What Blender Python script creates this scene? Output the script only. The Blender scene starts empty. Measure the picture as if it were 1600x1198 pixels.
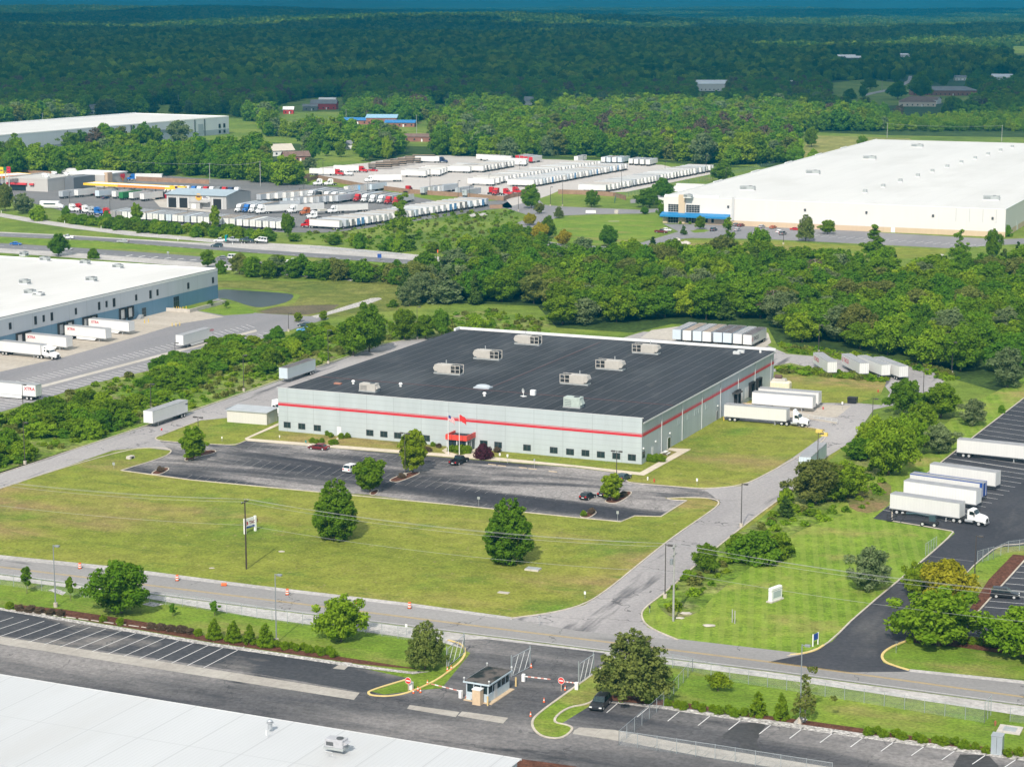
import bpy, math, random
import numpy as np
from mathutils import Vector, Matrix
from mathutils.geometry import tessellate_polygon
R = math.radians
random.seed(7)
rng = np.random.default_rng(7)
scene = bpy.context.scene
col = scene.collection

# ------------------------------------------------------------------ camera, sky, sun, exposure
FPX, CX, CY, CAMH = 3234.0, 800.0, 599.0, 100.0
PITCH = math.atan(CY / FPX)
cam_d = bpy.data.cameras.new("camera"); cam = bpy.data.objects.new("camera", cam_d); col.objects.link(cam)
cam.location = (0, 0, CAMH); cam.rotation_euler = (math.pi / 2 - PITCH, 0, 0)
cam_d.sensor_width = 36; cam_d.lens = FPX / 1600 * 36
cam_d.clip_start = 1; cam_d.clip_end = 90000
scene.camera = cam
SUN_AZ, SUN_EL = 76.0, 40.0            # heading the light travels to (from +X), elevation
world = bpy.data.worlds.new("World"); scene.world = world; world.use_nodes = True
wn = world.node_tree; bg = wn.nodes["Background"]
sky = wn.nodes.new("ShaderNodeTexSky"); sky.sky_type = 'NISHITA'; sky.sun_disc = False
sky.sun_elevation = R(SUN_EL); sky.sun_rotation = R(90 - (SUN_AZ + 180))
sky.air_density = 1.3; sky.dust_density = 1.2; sky.ozone_density = 0.8
wn.links.new(sky.outputs[0], bg.inputs[0]); bg.inputs[1].default_value = 0.115
sun_d = bpy.data.lights.new("sun", 'SUN'); sun = bpy.data.objects.new("sun", sun_d); col.objects.link(sun)
sun_d.energy = 4.3; sun_d.angle = R(0.55); sun_d.color = (1.0, 0.935, 0.83)
sun.rotation_euler = (R(90 - SUN_EL), 0, R(SUN_AZ - 90)); sun.location = (0, 0, 400)
vs = scene.view_settings
scene.display_settings.display_device = 'sRGB'
vs.view_transform = 'Standard'; vs.look = 'None'; vs.gamma = 1.0; vs.use_curve_mapping = False
vs.exposure = 0.27
cy = scene.cycles
cy.max_bounces = 7; cy.diffuse_bounces = 4; cy.glossy_bounces = 2; cy.transmission_bounces = 3
cy.transparent_max_bounces = 12; cy.volume_bounces = 0
cy.caustics_reflective = False; cy.caustics_refractive = False
cy.use_denoising = True
try: cy.denoiser = 'OPENIMAGEDENOISE'; cy.denoising_input_passes = 'RGB_ALBEDO_NORMAL'; cy.denoising_prefilter = 'ACCURATE'
except Exception: pass
scene.render.film_transparent = False

# ------------------------------------------------------------------ pixel of the survey photo -> point of the place
_fw = np.array([0, math.cos(PITCH), -math.sin(PITCH)]); _up = np.array([0, math.sin(PITCH), math.cos(PITCH)])
def ray(px, py): return _fw + (px - CX) / FPX * np.array([1., 0, 0]) - (py - CY) / FPX * _up
def W(px, py, z=0.0):
    d = ray(px, py); t = (CAMH - z) / -d[2]
    return Vector((d[0] * t, d[1] * t, z))
def proj(x, y, z):
    v = np.array([x, y, z - CAMH]); k = v @ _fw
    return CX + FPX * v[0] / k, CY - FPX * (v @ _up) / k
def on_wall(px, py, p0, ang):
    """(distance along a vertical wall through p0 heading ang degrees, height) of a pixel"""
    d = ray(px, py); a = R(ang); n = np.array([-math.sin(a), math.cos(a), 0])
    t = (n @ (np.array([p0[0], p0[1], 0]) - np.array([0, 0, CAMH]))) / (n @ d)
    q = np.array([0, 0, CAMH]) + t * d
    return (q[0] - p0[0]) * math.cos(a) + (q[1] - p0[1]) * math.sin(a), q[2]
AU, AV = 67.0, -23.0                    # the two street-grid headings
U = Vector((math.cos(R(AU)), math.sin(R(AU)), 0)); V = Vector((math.cos(R(AV)), math.sin(R(AV)), 0))
def frame(loc, ang): return Matrix.Translation(Vector(loc)) @ Matrix.Rotation(R(ang), 4, 'Z')

# ------------------------------------------------------------------ materials
MATS = {}
def nodes(name):
    m = bpy.data.materials.new(name); m.use_nodes = True; nt = m.node_tree
    return m, nt, nt.nodes["Principled BSDF"], nt.links
def rgb(c): return (*c, 1.0)
def math_n(nt, op, a, b=None, c=None):
    n = nt.nodes.new("ShaderNodeMath"); n.operation = op
    for i, x in enumerate((a, b, c)):
        if x is None: continue
        if isinstance(x, (int, float)): n.inputs[i].default_value = x
        else: nt.links.new(x, n.inputs[i])
    return n.outputs[0]
def pos_vec(nt, coords='pos', rot=0, scl=(1, 1, 1)):
    if coords == 'pos': o = nt.nodes.new("ShaderNodeNewGeometry").outputs['Position']
    else: o = nt.nodes.new("ShaderNodeTexCoord").outputs['Object']
    mp = nt.nodes.new("ShaderNodeMapping"); mp.vector_type = 'POINT'
    mp.inputs['Rotation'].default_value = (0, 0, R(-rot)); nt.links.new(o, mp.inputs['Vector'])
    mp2 = nt.nodes.new("ShaderNodeMapping"); mp2.inputs['Scale'].default_value = scl
    nt.links.new(mp.outputs[0], mp2.inputs['Vector'])
    return mp2.outputs[0]
def noise_fac(nt, scale, detail=4, rough=0.55, coords='pos', rot=0, stretch=(1, 1, 1), dist=0.0):
    n = nt.nodes.new("ShaderNodeTexNoise"); n.inputs['Scale'].default_value = scale
    n.inputs['Detail'].default_value = detail; n.inputs['Roughness'].default_value = rough; n.inputs['Distortion'].default_value = dist
    nt.links.new(pos_vec(nt, coords, rot, stretch), n.inputs['Vector'])
    return n.outputs['Fac']
def ramp(nt, fac, stops):
    r = nt.nodes.new("ShaderNodeValToRGB"); el = r.color_ramp.elements
    while len(el) < len(stops): el.new(0.5)
    for e, (p, c) in zip(el, stops): e.position = p; e.color = rgb(c) if len(c) == 3 else c
    nt.links.new(fac, r.inputs[0]); return r.outputs[0]
def mixc(nt, fac, a, b, mode='MIX'):
    n = nt.nodes.new("ShaderNodeMix"); n.data_type = 'RGBA'; n.blend_type = mode
    for s, x in ((n.inputs[0], fac), (n.inputs[6], a), (n.inputs[7], b)):
        if isinstance(x, (int, float)): s.default_value = x
        elif isinstance(x, tuple): s.default_value = rgb(x)
        else: nt.links.new(x, s)
    return n.outputs[2]
def lines_fac(nt, ang, spacing, width, coords='pos', offset=0.0):
    """1 on thin parallel lines that run along heading ang"""
    v = pos_vec(nt, coords, ang); s = nt.nodes.new("ShaderNodeSeparateXYZ"); nt.links.new(v, s.inputs[0])
    f = math_n(nt, 'FRACT', math_n(nt, 'DIVIDE', math_n(nt, 'ADD', s.outputs[1], 1000 + offset), spacing))
    return math_n(nt, 'LESS_THAN', f, width / spacing)
def mat(name, c, rough=0.6, metal=0.0, var=0.0, vscale=2.0, coords='obj', spec=0.4):
    if name in MATS: return MATS[name]
    m, nt, b, L = nodes(name)
    b.inputs['Roughness'].default_value = rough; b.inputs['Metallic'].default_value = metal
    b.inputs['Specular IOR Level'].default_value = spec
    if var:
        f = noise_fac(nt, vscale, coords=coords)
        lo = tuple(x * (1 - var) for x in c); hi = tuple(min(1, x * (1 + var)) for x in c)
        L.new(ramp(nt, f, [(0.3, lo), (0.7, hi)]), b.inputs['Base Color'])
    else: b.inputs['Base Color'].default_value = rgb(c)
    MATS[name] = m; return m
def ground_mat(name, stops, scale, rough=0.95, fine=(1.2, 0.25), rot=0, stretch=(1, 1, 1), extra=None, lines=None, mid=None, bump=0.0, dist=0.0, cracks=None):
    """noise-ramped ground: stops on a broad noise, multiplied by finer noise, extra = [(scale, lo, hi, colour, rot, stretch)] patches, lines = [(ang, spacing, width, colour, amount)]"""
    if name in MATS: return MATS[name]
    m, nt, b, L = nodes(name)
    b.inputs['Roughness'].default_value = rough; b.inputs['Specular IOR Level'].default_value = 0.15
    c = ramp(nt, noise_fac(nt, scale, 5, 0.6, rot=rot, stretch=stretch, dist=dist), stops)
    for (s, lo, hi, cc, rr, st) in extra or []:
        f = nt.nodes.new("ShaderNodeMapRange"); f.inputs[1].default_value = lo; f.inputs[2].default_value = hi
        L.new(noise_fac(nt, s, 4, 0.6, rot=rr, stretch=st), f.inputs[0]); c = mixc(nt, f.outputs[0], c, cc)
    for (sc, amt) in ([fine] + (mid or [])):
        g = ramp(nt, noise_fac(nt, sc, 3, 0.7), [(0.36, (1 - amt,) * 3), (0.64, (1 + amt,) * 3)])
        c = mixc(nt, 1.0, c, g, 'MULTIPLY')
    if cracks:
        sz, w, amt = cracks; v = nt.nodes.new("ShaderNodeTexVoronoi"); v.feature = 'DISTANCE_TO_EDGE'; v.inputs['Scale'].default_value = 1 / sz
        nz = nt.nodes.new("ShaderNodeTexNoise"); nz.inputs['Scale'].default_value = .35; L.new(pos_vec(nt), nz.inputs['Vector'])
        va = nt.nodes.new("ShaderNodeVectorMath"); va.operation = 'MULTIPLY_ADD'; va.inputs[1].default_value = (5, 5, 5); L.new(nz.outputs['Color'], va.inputs[0]); L.new(pos_vec(nt, rot=rot, scl=(1, .6, 1)), va.inputs[2]); L.new(va.outputs[0], v.inputs['Vector'])
        k = math_n(nt, 'LESS_THAN', v.outputs['Distance'], w / sz); f2 = noise_fac(nt, .07, 2); k = math_n(nt, 'MULTIPLY', k, math_n(nt, 'MULTIPLY', math_n(nt, 'GREATER_THAN', f2, .47), amt)); c = mixc(nt, k, c, (.035, .034, .036))
    for (a, sp, w, lc, amt) in lines or []:
        c = mixc(nt, math_n(nt, 'MULTIPLY', lines_fac(nt, a, sp, w), amt), c, lc)
    L.new(c, b.inputs['Base Color']); MATS[name] = m
    if bump:
        bn = nt.nodes.new("ShaderNodeBump"); bn.inputs['Strength'].default_value = bump; bn.inputs['Distance'].default_value = 0.3
        L.new(noise_fac(nt, 1.5, 4, 0.7), bn.inputs['Height']); L.new(bn.outputs[0], b.inputs['Normal'])
    return m

def m_panel(name, c, ang, spacing, dark=0.75, stain=0.06, width=0.06, horiz=None):
    """painted panel wall: vertical joints every spacing metres, faint streaky dirt"""
    if name in MATS: return MATS[name]
    m, nt, b, L = nodes(name); b.inputs['Roughness'].default_value = 0.6
    f = noise_fac(nt, 0.35, 5, 0.6, stretch=(1, 1, 0.15))
    cc = ramp(nt, f, [(0.3, tuple(x * (1 - stain) for x in c)), (0.7, tuple(min(1, x * (1 + stain)) for x in c))])
    cc = mixc(nt, lines_fac(nt, ang + 90, spacing, width), cc, tuple(x * dark for x in c))
    if horiz:
        s = nt.nodes.new("ShaderNodeSeparateXYZ"); L.new(pos_vec(nt), s.inputs[0])
        fr = math_n(nt, 'FRACT', math_n(nt, 'DIVIDE', math_n(nt, 'ADD', s.outputs[2], 100), horiz))
        cc = mixc(nt, math_n(nt, 'MULTIPLY', math_n(nt, 'LESS_THAN', fr, 0.12), 0.4), cc, tuple(x * dark for x in c))
    L.new(cc, b.inputs['Base Color']); MATS[name] = m; return m
def m_roof(name, c, lines, var=0.1, scale=0.08, rough=0.7, streak=AU, stains=None):
    if name in MATS: return MATS[name]
    m, nt, b, L = nodes(name); b.inputs['Roughness'].default_value = rough; b.inputs['Specular IOR Level'].default_value = 0.25
    f = noise_fac(nt, scale, 6, 0.6, rot=streak, stretch=(0.25, 1, 1))
    cc = ramp(nt, f, [(0.3, tuple(x * (1 - var) for x in c)), (0.7, tuple(min(1, x * (1 + var)) for x in c))])
    for (s, lo, hi, sc, st) in stains or []:
        k = nt.nodes.new("ShaderNodeMapRange"); k.inputs[1].default_value = lo; k.inputs[2].default_value = hi
        L.new(noise_fac(nt, s, 4, 0.6, rot=streak, stretch=st), k.inputs[0]); cc = mixc(nt, k.outputs[0], cc, sc)
    for (a, sp, w, lc, amt) in lines: cc = mixc(nt, math_n(nt, 'MULTIPLY', lines_fac(nt, a, sp, w), amt), cc, lc)
    L.new(cc, b.inputs['Base Color']); MATS[name] = m; return m

# ------------------------------------------------------------------ mesh builder
class MB:
    def __init__(s): s.v = []; s.f = []; s.m = []
    def add(s, vs_, fs, m=0, M=None):
        o = len(s.v)
        s.v += [tuple(M @ Vector(v)) if M is not None else tuple(v) for v in vs_]
        s.f += [tuple(i + o for i in f) for f in fs]; s.m += [m] * len(fs); return s
    def box(s, x0, x1, y0, y1, z0, z1, m=0, M=None, taper=0.0):
        t = taper
        return s.add([(x0, y0, z0), (x1, y0, z0), (x1, y1, z0), (x0, y1, z0), (x0 + t, y0 + t, z1), (x1 - t, y0 + t, z1), (x1 - t, y1 - t, z1), (x0 + t, y1 - t, z1)],
                     [(3, 2, 1, 0), (4, 5, 6, 7), (0, 1, 5, 4), (1, 2, 6, 5), (2, 3, 7, 6), (3, 0, 4, 7)], m, M)
    def bbox(s, x0, x1, y0, y1, z0, z1, b=0.05, m=0, M=None):
        """box with chamfered vertical and top edges"""
        def ring(i, z): return [(x0 + i, y0, z), (x1 - i, y0, z), (x1, y0 + i, z), (x1, y1 - i, z), (x1 - i, y1, z), (x0 + i, y1, z), (x0, y1 - i, z), (x0, y0 + i, z)]
        def ring2(i, z): return [(x0 + 2 * i, y0 + i, z), (x1 - 2 * i, y0 + i, z), (x1 - i, y0 + 2 * i, z), (x1 - i, y1 - 2 * i, z), (x1 - 2 * i, y1 - i, z), (x0 + 2 * i, y1 - i, z), (x0 + i, y1 - 2 * i, z), (x0 + i, y0 + 2 * i, z)]
        vv = ring(b, z0) + ring(b, z1 - b) + ring2(b, z1); ff = [tuple(range(7, -1, -1)), tuple(range(16, 24))]
        for k in (0, 8): ff += [(k + i, k + (i + 1) % 8, k + 8 + (i + 1) % 8, k + 8 + i) for i in range(8)]
        return s.add(vv, ff, m, M)
    def cyl(s, c, r, h, ax='z', n=12, m=0, M=None, r2=None):
        r2 = r if r2 is None else r2; vv = []
        for k, (rr, t) in enumerate(((r, 0), (r2, h))):
            for i in range(n):
                a = 2 * math.pi * i / n; p, q = rr * math.cos(a), rr * math.sin(a)
                vv.append((c[0] + p, c[1] + q, c[2] + t) if ax == 'z' else (c[0] + p, c[1] + t, c[2] + q) if ax == 'y' else (c[0] + t, c[1] + p, c[2] + q))
        ff = [(i, (i + 1) % n, n + (i + 1) % n, n + i) for i in range(n)] + [tuple(range(n - 1, -1, -1)), tuple(range(n, 2 * n))]
        return s.add(vv, ff, m, M)
    def tube(s, pts, r, n=6, m=0, r2=None):
        pts = [Vector(p) for p in pts]; vv = []; r2 = r if r2 is None else r2
        for i, p in enumerate(pts):
            d = (pts[min(i + 1, len(pts) - 1)] - pts[max(i - 1, 0)]).normalized()
            a = d.orthogonal().normalized() if abs(d.z) > 0.95 else d.cross(Vector((0, 0, 1))).normalized(); b = d.cross(a)
            rr = r + (r2 - r) * i / max(1, len(pts) - 1)
            vv += [tuple(p + (a * math.cos(2 * math.pi * k / n) + b * math.sin(2 * math.pi * k / n)) * rr) for k in range(n)]
        ff = [(i * n + k, i * n + (k + 1) % n, (i + 1) * n + (k + 1) % n, (i + 1) * n + k) for i in range(len(pts) - 1) for k in range(n)]
        ff += [tuple(range(n - 1, -1, -1)), tuple(range((len(pts) - 1) * n, len(pts) * n))]
        return s.add(vv, ff, m)
    def prism(s, poly, z0, z1, m=0, M=None, mt=None):
        n = len(poly); vv = [(p[0], p[1], z0) for p in poly] + [(p[0], p[1], z1) for p in poly]
        tri = tessellate_polygon([[Vector((p[0], p[1], 0)) for p in poly]])
        s.add(vv, [(i, (i + 1) % n, n + (i + 1) % n, n + i) for i in range(n)], m, M)
        o = len(s.v) - 2 * n
        s.f += [tuple(o + n + i for i in t) for t in tri]; s.m += [m if mt is None else mt] * len(tri); return s
    def extr(s, prof, y0, y1, m=0, M=None, inset=0.0):
        """side profile (x, z) swept from y0 to y1"""
        n = len(prof); vv = [(p[0], y0, p[1]) for p in prof] + [(p[0], y1, p[1]) for p in prof]
        return s.add(vv, [(i, (i + 1) % n, n + (i + 1) % n, n + i) for i in range(n)] + [tuple(range(n)), tuple(range(2 * n - 1, n - 1, -1))], m, M)
    def ico(s, c, r, sq=(1, 1, 1), m=0, jit=0.0, sub=1):
        t = (1 + 5 ** .5) / 2
        vv = [Vector(p).normalized() for p in [(-1, t, 0), (1, t, 0), (-1, -t, 0), (1, -t, 0), (0, -1, t), (0, 1, t), (0, -1, -t), (0, 1, -t), (t, 0, -1), (t, 0, 1), (-t, 0, -1), (-t, 0, 1)]]
        ff = [(0, 11, 5), (0, 5, 1), (0, 1, 7), (0, 7, 10), (0, 10, 11), (1, 5, 9), (5, 11, 4), (11, 10, 2), (10, 7, 6), (7, 1, 8), (3, 9, 4), (3, 4, 2), (3, 2, 6), (3, 6, 8), (3, 8, 9), (4, 9, 5), (2, 4, 11), (6, 2, 10), (8, 6, 7), (9, 8, 1)]
        for _ in range(sub):
            cache = {}; nf = []
            def mid(a, b):
                k = (min(a, b), max(a, b))
                if k not in cache: vv.append(((vv[a] + vv[b]) / 2).normalized()); cache[k] = len(vv) - 1
                return cache[k]
            for a, b, d in ff:
                x, y, z = mid(a, b), mid(b, d), mid(d, a); nf += [(a, x, z), (b, y, x), (d, z, y), (x, y, z)]
            ff = nf
        out = []
        for p in vv:
            k = r * (1 + random.uniform(-jit, jit)); out.append((c[0] + p.x * k * sq[0], c[1] + p.y * k * sq[1], c[2] + p.z * k * sq[2]))
        return s.add(out, ff, m)
    def mesh(s, name, mats):
        me = bpy.data.meshes.new(name); me.from_pydata(s.v, [], s.f)
        for x in mats: me.materials.append(x)
        if len(mats) > 1: me.polygons.foreach_set("material_index", s.m)
        me.update(); return me
    def build(s, name, mats, parent=None, smooth=False, loc=None, rot=0):
        if not isinstance(mats, (list, tuple)): mats = [mats]
        me = s.mesh(name, mats)
        if smooth: me.polygons.foreach_set("use_smooth", [True] * len(me.polygons))
        o = bpy.data.objects.new(name, me); col.objects.link(o)
        if parent is not None: o.parent = parent
        if loc is not None: o.location = loc; o.rotation_euler = (0, 0, R(rot))
        return o
def tag(o, label=None, cat=None, group=None, kind=None):
    for k, x in (("label", label), ("category", cat), ("group", group), ("kind", kind)):
        if x: o[k] = x
    return o
def thing(name, loc, rot, label, cat, group=None):
    o = bpy.data.objects.new(name, None); col.objects.link(o); o.empty_display_size = 0.5
    o.location = loc; o.rotation_euler = (0, 0, R(rot)); return tag(o, label, cat, group)
KIDS = {}
def children(o):
    return [c for c in bpy.data.objects if c.parent is o]
def copy_tree(o, loc, rot, label=None, kids=None):
    c = o.copy(); col.objects.link(c); c.location = loc; c.rotation_euler = (0, 0, R(rot))
    if label: c["label"] = label
    for ch in children(o) if kids is None else kids:
        d = ch.copy(); col.objects.link(d); d.parent = c
        for g in children(ch):
            e = g.copy(); col.objects.link(e); e.parent = d
    return c
def text(name, s, size, M, material, parent=None, depth=0.004, bold=0.0, shear=0.0, align='LEFT', sx=1.0):
    cu = bpy.data.curves.new(name, 'FONT'); cu.body = s; cu.size = size; cu.extrude = depth; cu.offset = bold; cu.shear = shear; cu.align_x = align
    cu.resolution_u = 2; cu.materials.append(material)
    tmp = bpy.data.objects.new(name, cu); me = bpy.data.meshes.new_from_object(tmp); bpy.data.objects.remove(tmp)
    if not me.materials: me.materials.append(material)
    o = bpy.data.objects.new(name, me); col.objects.link(o); o.matrix_local = M @ Matrix.Diagonal((sx, 1, 1, 1))
    if parent is not None: o.parent = parent; o.matrix_local = M @ Matrix.Diagonal((sx, 1, 1, 1))
    return o
def wall_text_M(x, y, z, ang):
    """text standing upright on a wall, reading along heading ang"""
    return Matrix.Translation((x, y, z)) @ Matrix.Rotation(R(ang), 4, 'Z') @ Matrix.Rotation(R(90), 4, 'X')

# ------------------------------------------------------------------ ground sheets
def chaikin(p, it=2, closed=True):
    p = [Vector(q) for q in p]
    for _ in range(it):
        n = len(p); q = [] if closed else [p[0]]
        for i in range(n if closed else n - 1):
            a, b = p[i], p[(i + 1) % n]; q += [a * 0.75 + b * 0.25, a * 0.25 + b * 0.75]
        if not closed: q.append(p[-1])
        p = q
    return p
def sheet(name, pts, z, m, world_pts=False, smooth=0, kind='structure', label=None):
    p = [Vector((q[0], q[1], 0)) for q in pts] if world_pts else [W(*q) for q in pts]
    if smooth: p = chaikin(p, smooth)
    tri = tessellate_polygon([p])
    me = bpy.data.meshes.new(name); fs = []
    for t in tri:
        a, b, c = (p[i] for i in t)
        fs.append(t if (b - a).cross(c - a).z > 0 else (t[0], t[2], t[1]))
    me.from_pydata([(q.x, q.y, z) for q in p], [], fs); me.materials.append(m); me.update()
    o = bpy.data.objects.new(name, me); col.objects.link(o); o["kind"] = kind
    if label: o["label"] = label
    return o
def ribbon_mb(path, w, z0, z1, mb=None, m=0, closed=False):
    mb = mb or MB(); n = len(path); vv = []
    for i, p in enumerate(path):
        a = path[(i - 1) % n] if closed or i else path[0]; b = path[(i + 1) % n] if closed or i < n - 1 else path[-1]
        d = (b - a); d.z = 0; d.normalize(); s = Vector((-d.y, d.x, 0)) * (w / 2)
        l, r = p + s, p - s; vv += [(l.x, l.y, z0), (l.x, l.y, z1), (r.x, r.y, z1), (r.x, r.y, z0)]
    ff = []
    for i in range(n if closed else n - 1):
        a, b = 4 * i, 4 * ((i + 1) % n); ff += [(a, a + 1, b + 1, b), (a + 1, a + 2, b + 2, b + 1), (a + 2, a + 3, b + 3, b + 2)]
    mb.add(vv, ff, m); return mb
def kerb(px, m=None, w=0.28, h=0.14, smooth=2, name='kerb', closed=False, z0=0.0):
    p = [W(*q) for q in px]
    if smooth: p = chaikin(p, smooth, closed)
    o = ribbon_mb(p, w, z0, z0 + h, closed=closed).build(name, m or MATS['concrete_kerb']); o["kind"] = 'structure'; return o
def stripe_set(name, segs, w, z, m, world_pts=False):
    mb = MB()
    for a, b in segs:
        a, b = (Vector(a), Vector(b)) if world_pts else (W(*a), W(*b))
        d = (b - a); d.z = 0; d.normalize(); s = Vector((-d.y, d.x, 0)) * (w / 2)
        mb.add([(*(a - s).xy, z), (*(b - s).xy, z), (*(b + s).xy, z), (*(a + s).xy, z)], [(0, 1, 2, 3)])
    o = mb.build(name, m); o["kind"] = 'structure'; return o
def lerp_px(a, b, t): return (a[0] + (b[0] - a[0]) * t, a[1] + (b[1] - a[1]) * t)
# ------------------------------------------------------------------ ground materials (albedos)
G_FIELD = ground_mat('field_grass', [(0.3, (0.090, 0.144, 0.019)), (0.5, (0.139, 0.198, 0.026)), (0.7, (0.206, 0.241, 0.043))], 0.02, fine=(1.3, 0.22), mid=[(0.15, 0.18)], bump=0.5,
                     extra=[(0.03, 0.62, 0.72, (0.179, 0.152, 0.056), 0, (1, 1, 1))])
G_LAWN = ground_mat('lawn_grass', [(0.3, (0.152, 0.190, 0.022)), (0.5, (0.202, 0.223, 0.032)), (0.72, (0.251, 0.241, 0.047))], 0.025, fine=(1.8, 0.26), mid=[(0.25, 0.18)], rot=AV, stretch=(0.5, 1, 1),
                    extra=[(0.04, 0.5, 0.68, (0.278, 0.198, 0.084), AV, (0.35, 1, 1)), (0.05, 0.54, 0.7, (0.116, 0.190, 0.019), 40, (0.7, 1, 1)), (0.3, 0.56, 0.72, (0.125, 0.169, 0.023), AV, (0.3, 1, 1)), (0.9, 0.62, 0.7, (0.240, 0.200, 0.102), 0, (1, 1, 1))], bump=0.5)
G_MOWN = ground_mat('mown_grass', [(0.3, (0.116, 0.194, 0.017)), (0.5, (0.157, 0.241, 0.022)), (0.72, (0.224, 0.270, 0.040))], 0.035, fine=(1.8, 0.26), mid=[(0.3, 0.2)],
                    extra=[(0.05, 0.53, 0.7, (0.296, 0.236, 0.084), 0, (1, 1, 1)), (0.5, 0.6, 0.72, (0.108, 0.169, 0.019), 83, (0.25, 1, 1))], lines=[(83, 2.3, 1.0, (0.278, 0.329, 0.070), 0.24)], bump=0.4)
G_BRIGHT = ground_mat('verge_grass', [(0.3, (0.103, 0.181, 0.015)), (0.5, (0.143, 0.223, 0.021)), (0.72, (0.197, 0.253, 0.032))], 0.05, fine=(1.8, 0.28), mid=[(0.3, 0.16)], lines=[(AV, 2.4, 1.1, (0.152, 0.211, 0.028), 0.25)], bump=0.4,
                      extra=[(0.07, 0.54, 0.7, (0.251, 0.219, 0.070), AV, (0.5, 1, 1))])
G_ROUGH = ground_mat('rough_grass', [(0.3, (0.076, 0.144, 0.014)), (0.48, (0.134, 0.203, 0.022)), (0.7, (0.242, 0.236, 0.084))], 0.06, fine=(0.9, 0.4), mid=[(0.25, 0.3)], bump=0.9,
                     extra=[(0.08, 0.58, 0.7, (0.22, 0.19, 0.1), 0, (1, 1, 1))])
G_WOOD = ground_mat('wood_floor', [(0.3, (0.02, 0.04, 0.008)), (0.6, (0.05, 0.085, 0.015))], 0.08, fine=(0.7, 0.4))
G_FAR = ground_mat('far_terrain', [(0.35, (0.025, 0.05, 0.012)), (0.65, (0.05, 0.085, 0.02))], 0.004, fine=(0.05, 0.3))
A_ROAD = ground_mat('road_asphalt', cracks=(20, .08, .5), stops=[(0.3, (0.235, 0.225, 0.22)), (0.7, (0.325, 0.31, 0.3))], scale=0.06, rough=0.9, fine=(1.5, 0.08), rot=AV, stretch=(0.15, 1, 1), extra=[(0.12, 0.63, 0.72, (0.13, 0.125, 0.125), AV, (0.2, 1, 1))])
A_DRIVE = ground_mat('drive_asphalt', cracks=(17, .1, .6), stops=[(0.3, (0.27, 0.253, 0.252)), (0.7, (0.385, 0.36, 0.352))], scale=0.06, rough=0.9, fine=(1.5, 0.12), rot=AU, stretch=(0.2, 1, 1), extra=[(0.16, 0.58, 0.66, (0.12, 0.115, 0.12), AU, (0.12, 1, 1))])
A_LOT = ground_mat('worn_asphalt', cracks=(9, .08, .4), stops=[(0.4, (0.042, 0.042, 0.05)), (0.49, (0.085, 0.082, 0.086)), (0.6, (0.28, 0.258, 0.248))], scale=0.075, rough=0.9, fine=(1.4, 0.26), rot=AV, stretch=(0.22, 1, 1), mid=[(0.3, 0.14)],
                   extra=[(0.35, 0.67, 0.74, (0.34, 0.32, 0.31), AV, (0.5, 1, 1))], dist=0.4)
A_YARD = ground_mat('yard_asphalt', cracks=(14, .08, .45), stops=[(0.36, (0.058, 0.058, 0.065)), (0.48, (0.12, 0.115, 0.116)), (0.63, (0.245, 0.228, 0.22))], scale=0.06, rough=0.9, fine=(1.4, 0.2), rot=AV, stretch=(0.18, 1, 1), mid=[(0.3, 0.1)],
                    extra=[(0.14, 0.62, 0.7, (0.05, 0.05, 0.055), AV, (0.25, 1, 1))], dist=0.3)
A_BLACK = ground_mat('fresh_asphalt', [(0.3, (0.036, 0.037, 0.045)), (0.7, (0.07, 0.07, 0.078))], 0.05, rough=0.85, fine=(1.3, 0.16), extra=[(0.09, 0.58, 0.78, (0.12, 0.115, 0.114), AU, (0.25, 1, 1))])
A_PAD = ground_mat('sealed_asphalt', cracks=(11, .08, .6), stops=[(0.3, (0.045, 0.046, 0.053)), (0.7, (0.085, 0.085, 0.09))], scale=0.08, rough=0.85, fine=(1.3, 0.2), rot=AV, stretch=(0.3, 1, 1), extra=[(0.1, 0.56, 0.68, (0.19, 0.175, 0.165), AV, (0.4, 1, 1))])
A_STOP = ground_mat('truck_asphalt', [(0.3, (0.13, 0.128, 0.13)), (0.7, (0.22, 0.21, 0.21))], 0.03, rough=0.9, fine=(0.8, 0.12), rot=AV, stretch=(0.3, 1, 1))
A_BLUE = ground_mat('dock_asphalt', [(0.3, (0.2, 0.195, 0.205)), (0.7, (0.27, 0.255, 0.26))], 0.04, rough=0.9, fine=(1.0, 0.08), rot=AU, stretch=(0.2, 1, 1))
A_HWY = ground_mat('highway_asphalt', [(0.3, (0.15, 0.15, 0.16)), (0.7, (0.21, 0.205, 0.21))], 0.05, rough=0.9, fine=(0.8, 0.08), rot=-9, stretch=(0.1, 1, 1))
C_PALE = ground_mat('pale_concrete', [(0.3, (0.42, 0.38, 0.33)), (0.7, (0.52, 0.48, 0.43))], 0.08, rough=0.9, fine=(0.9, 0.1), rot=AV, stretch=(0.2, 1, 1), lines=[(AU, 4.6, 0.12, (0.3, 0.27, 0.24), 0.5)])
C_APRON = ground_mat('dock_concrete', [(0.3, (0.38, 0.33, 0.27)), (0.7, (0.48, 0.43, 0.37))], 0.1, rough=0.9, fine=(0.9, 0.1), rot=AV, stretch=(0.12, 1, 1), lines=[(AV, 4.2, 0.2, (0.28, 0.24, 0.2), 0.6), (AU, 9.0, 0.15, (0.28, 0.24, 0.2), 0.5)])
C_LOT = ground_mat('trailer_concrete', [(0.3, (0.42, 0.385, 0.36)), (0.7, (0.53, 0.49, 0.46))], 0.02, rough=0.9, fine=(0.5, 0.06), rot=AV, stretch=(0.3, 1, 1))
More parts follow.
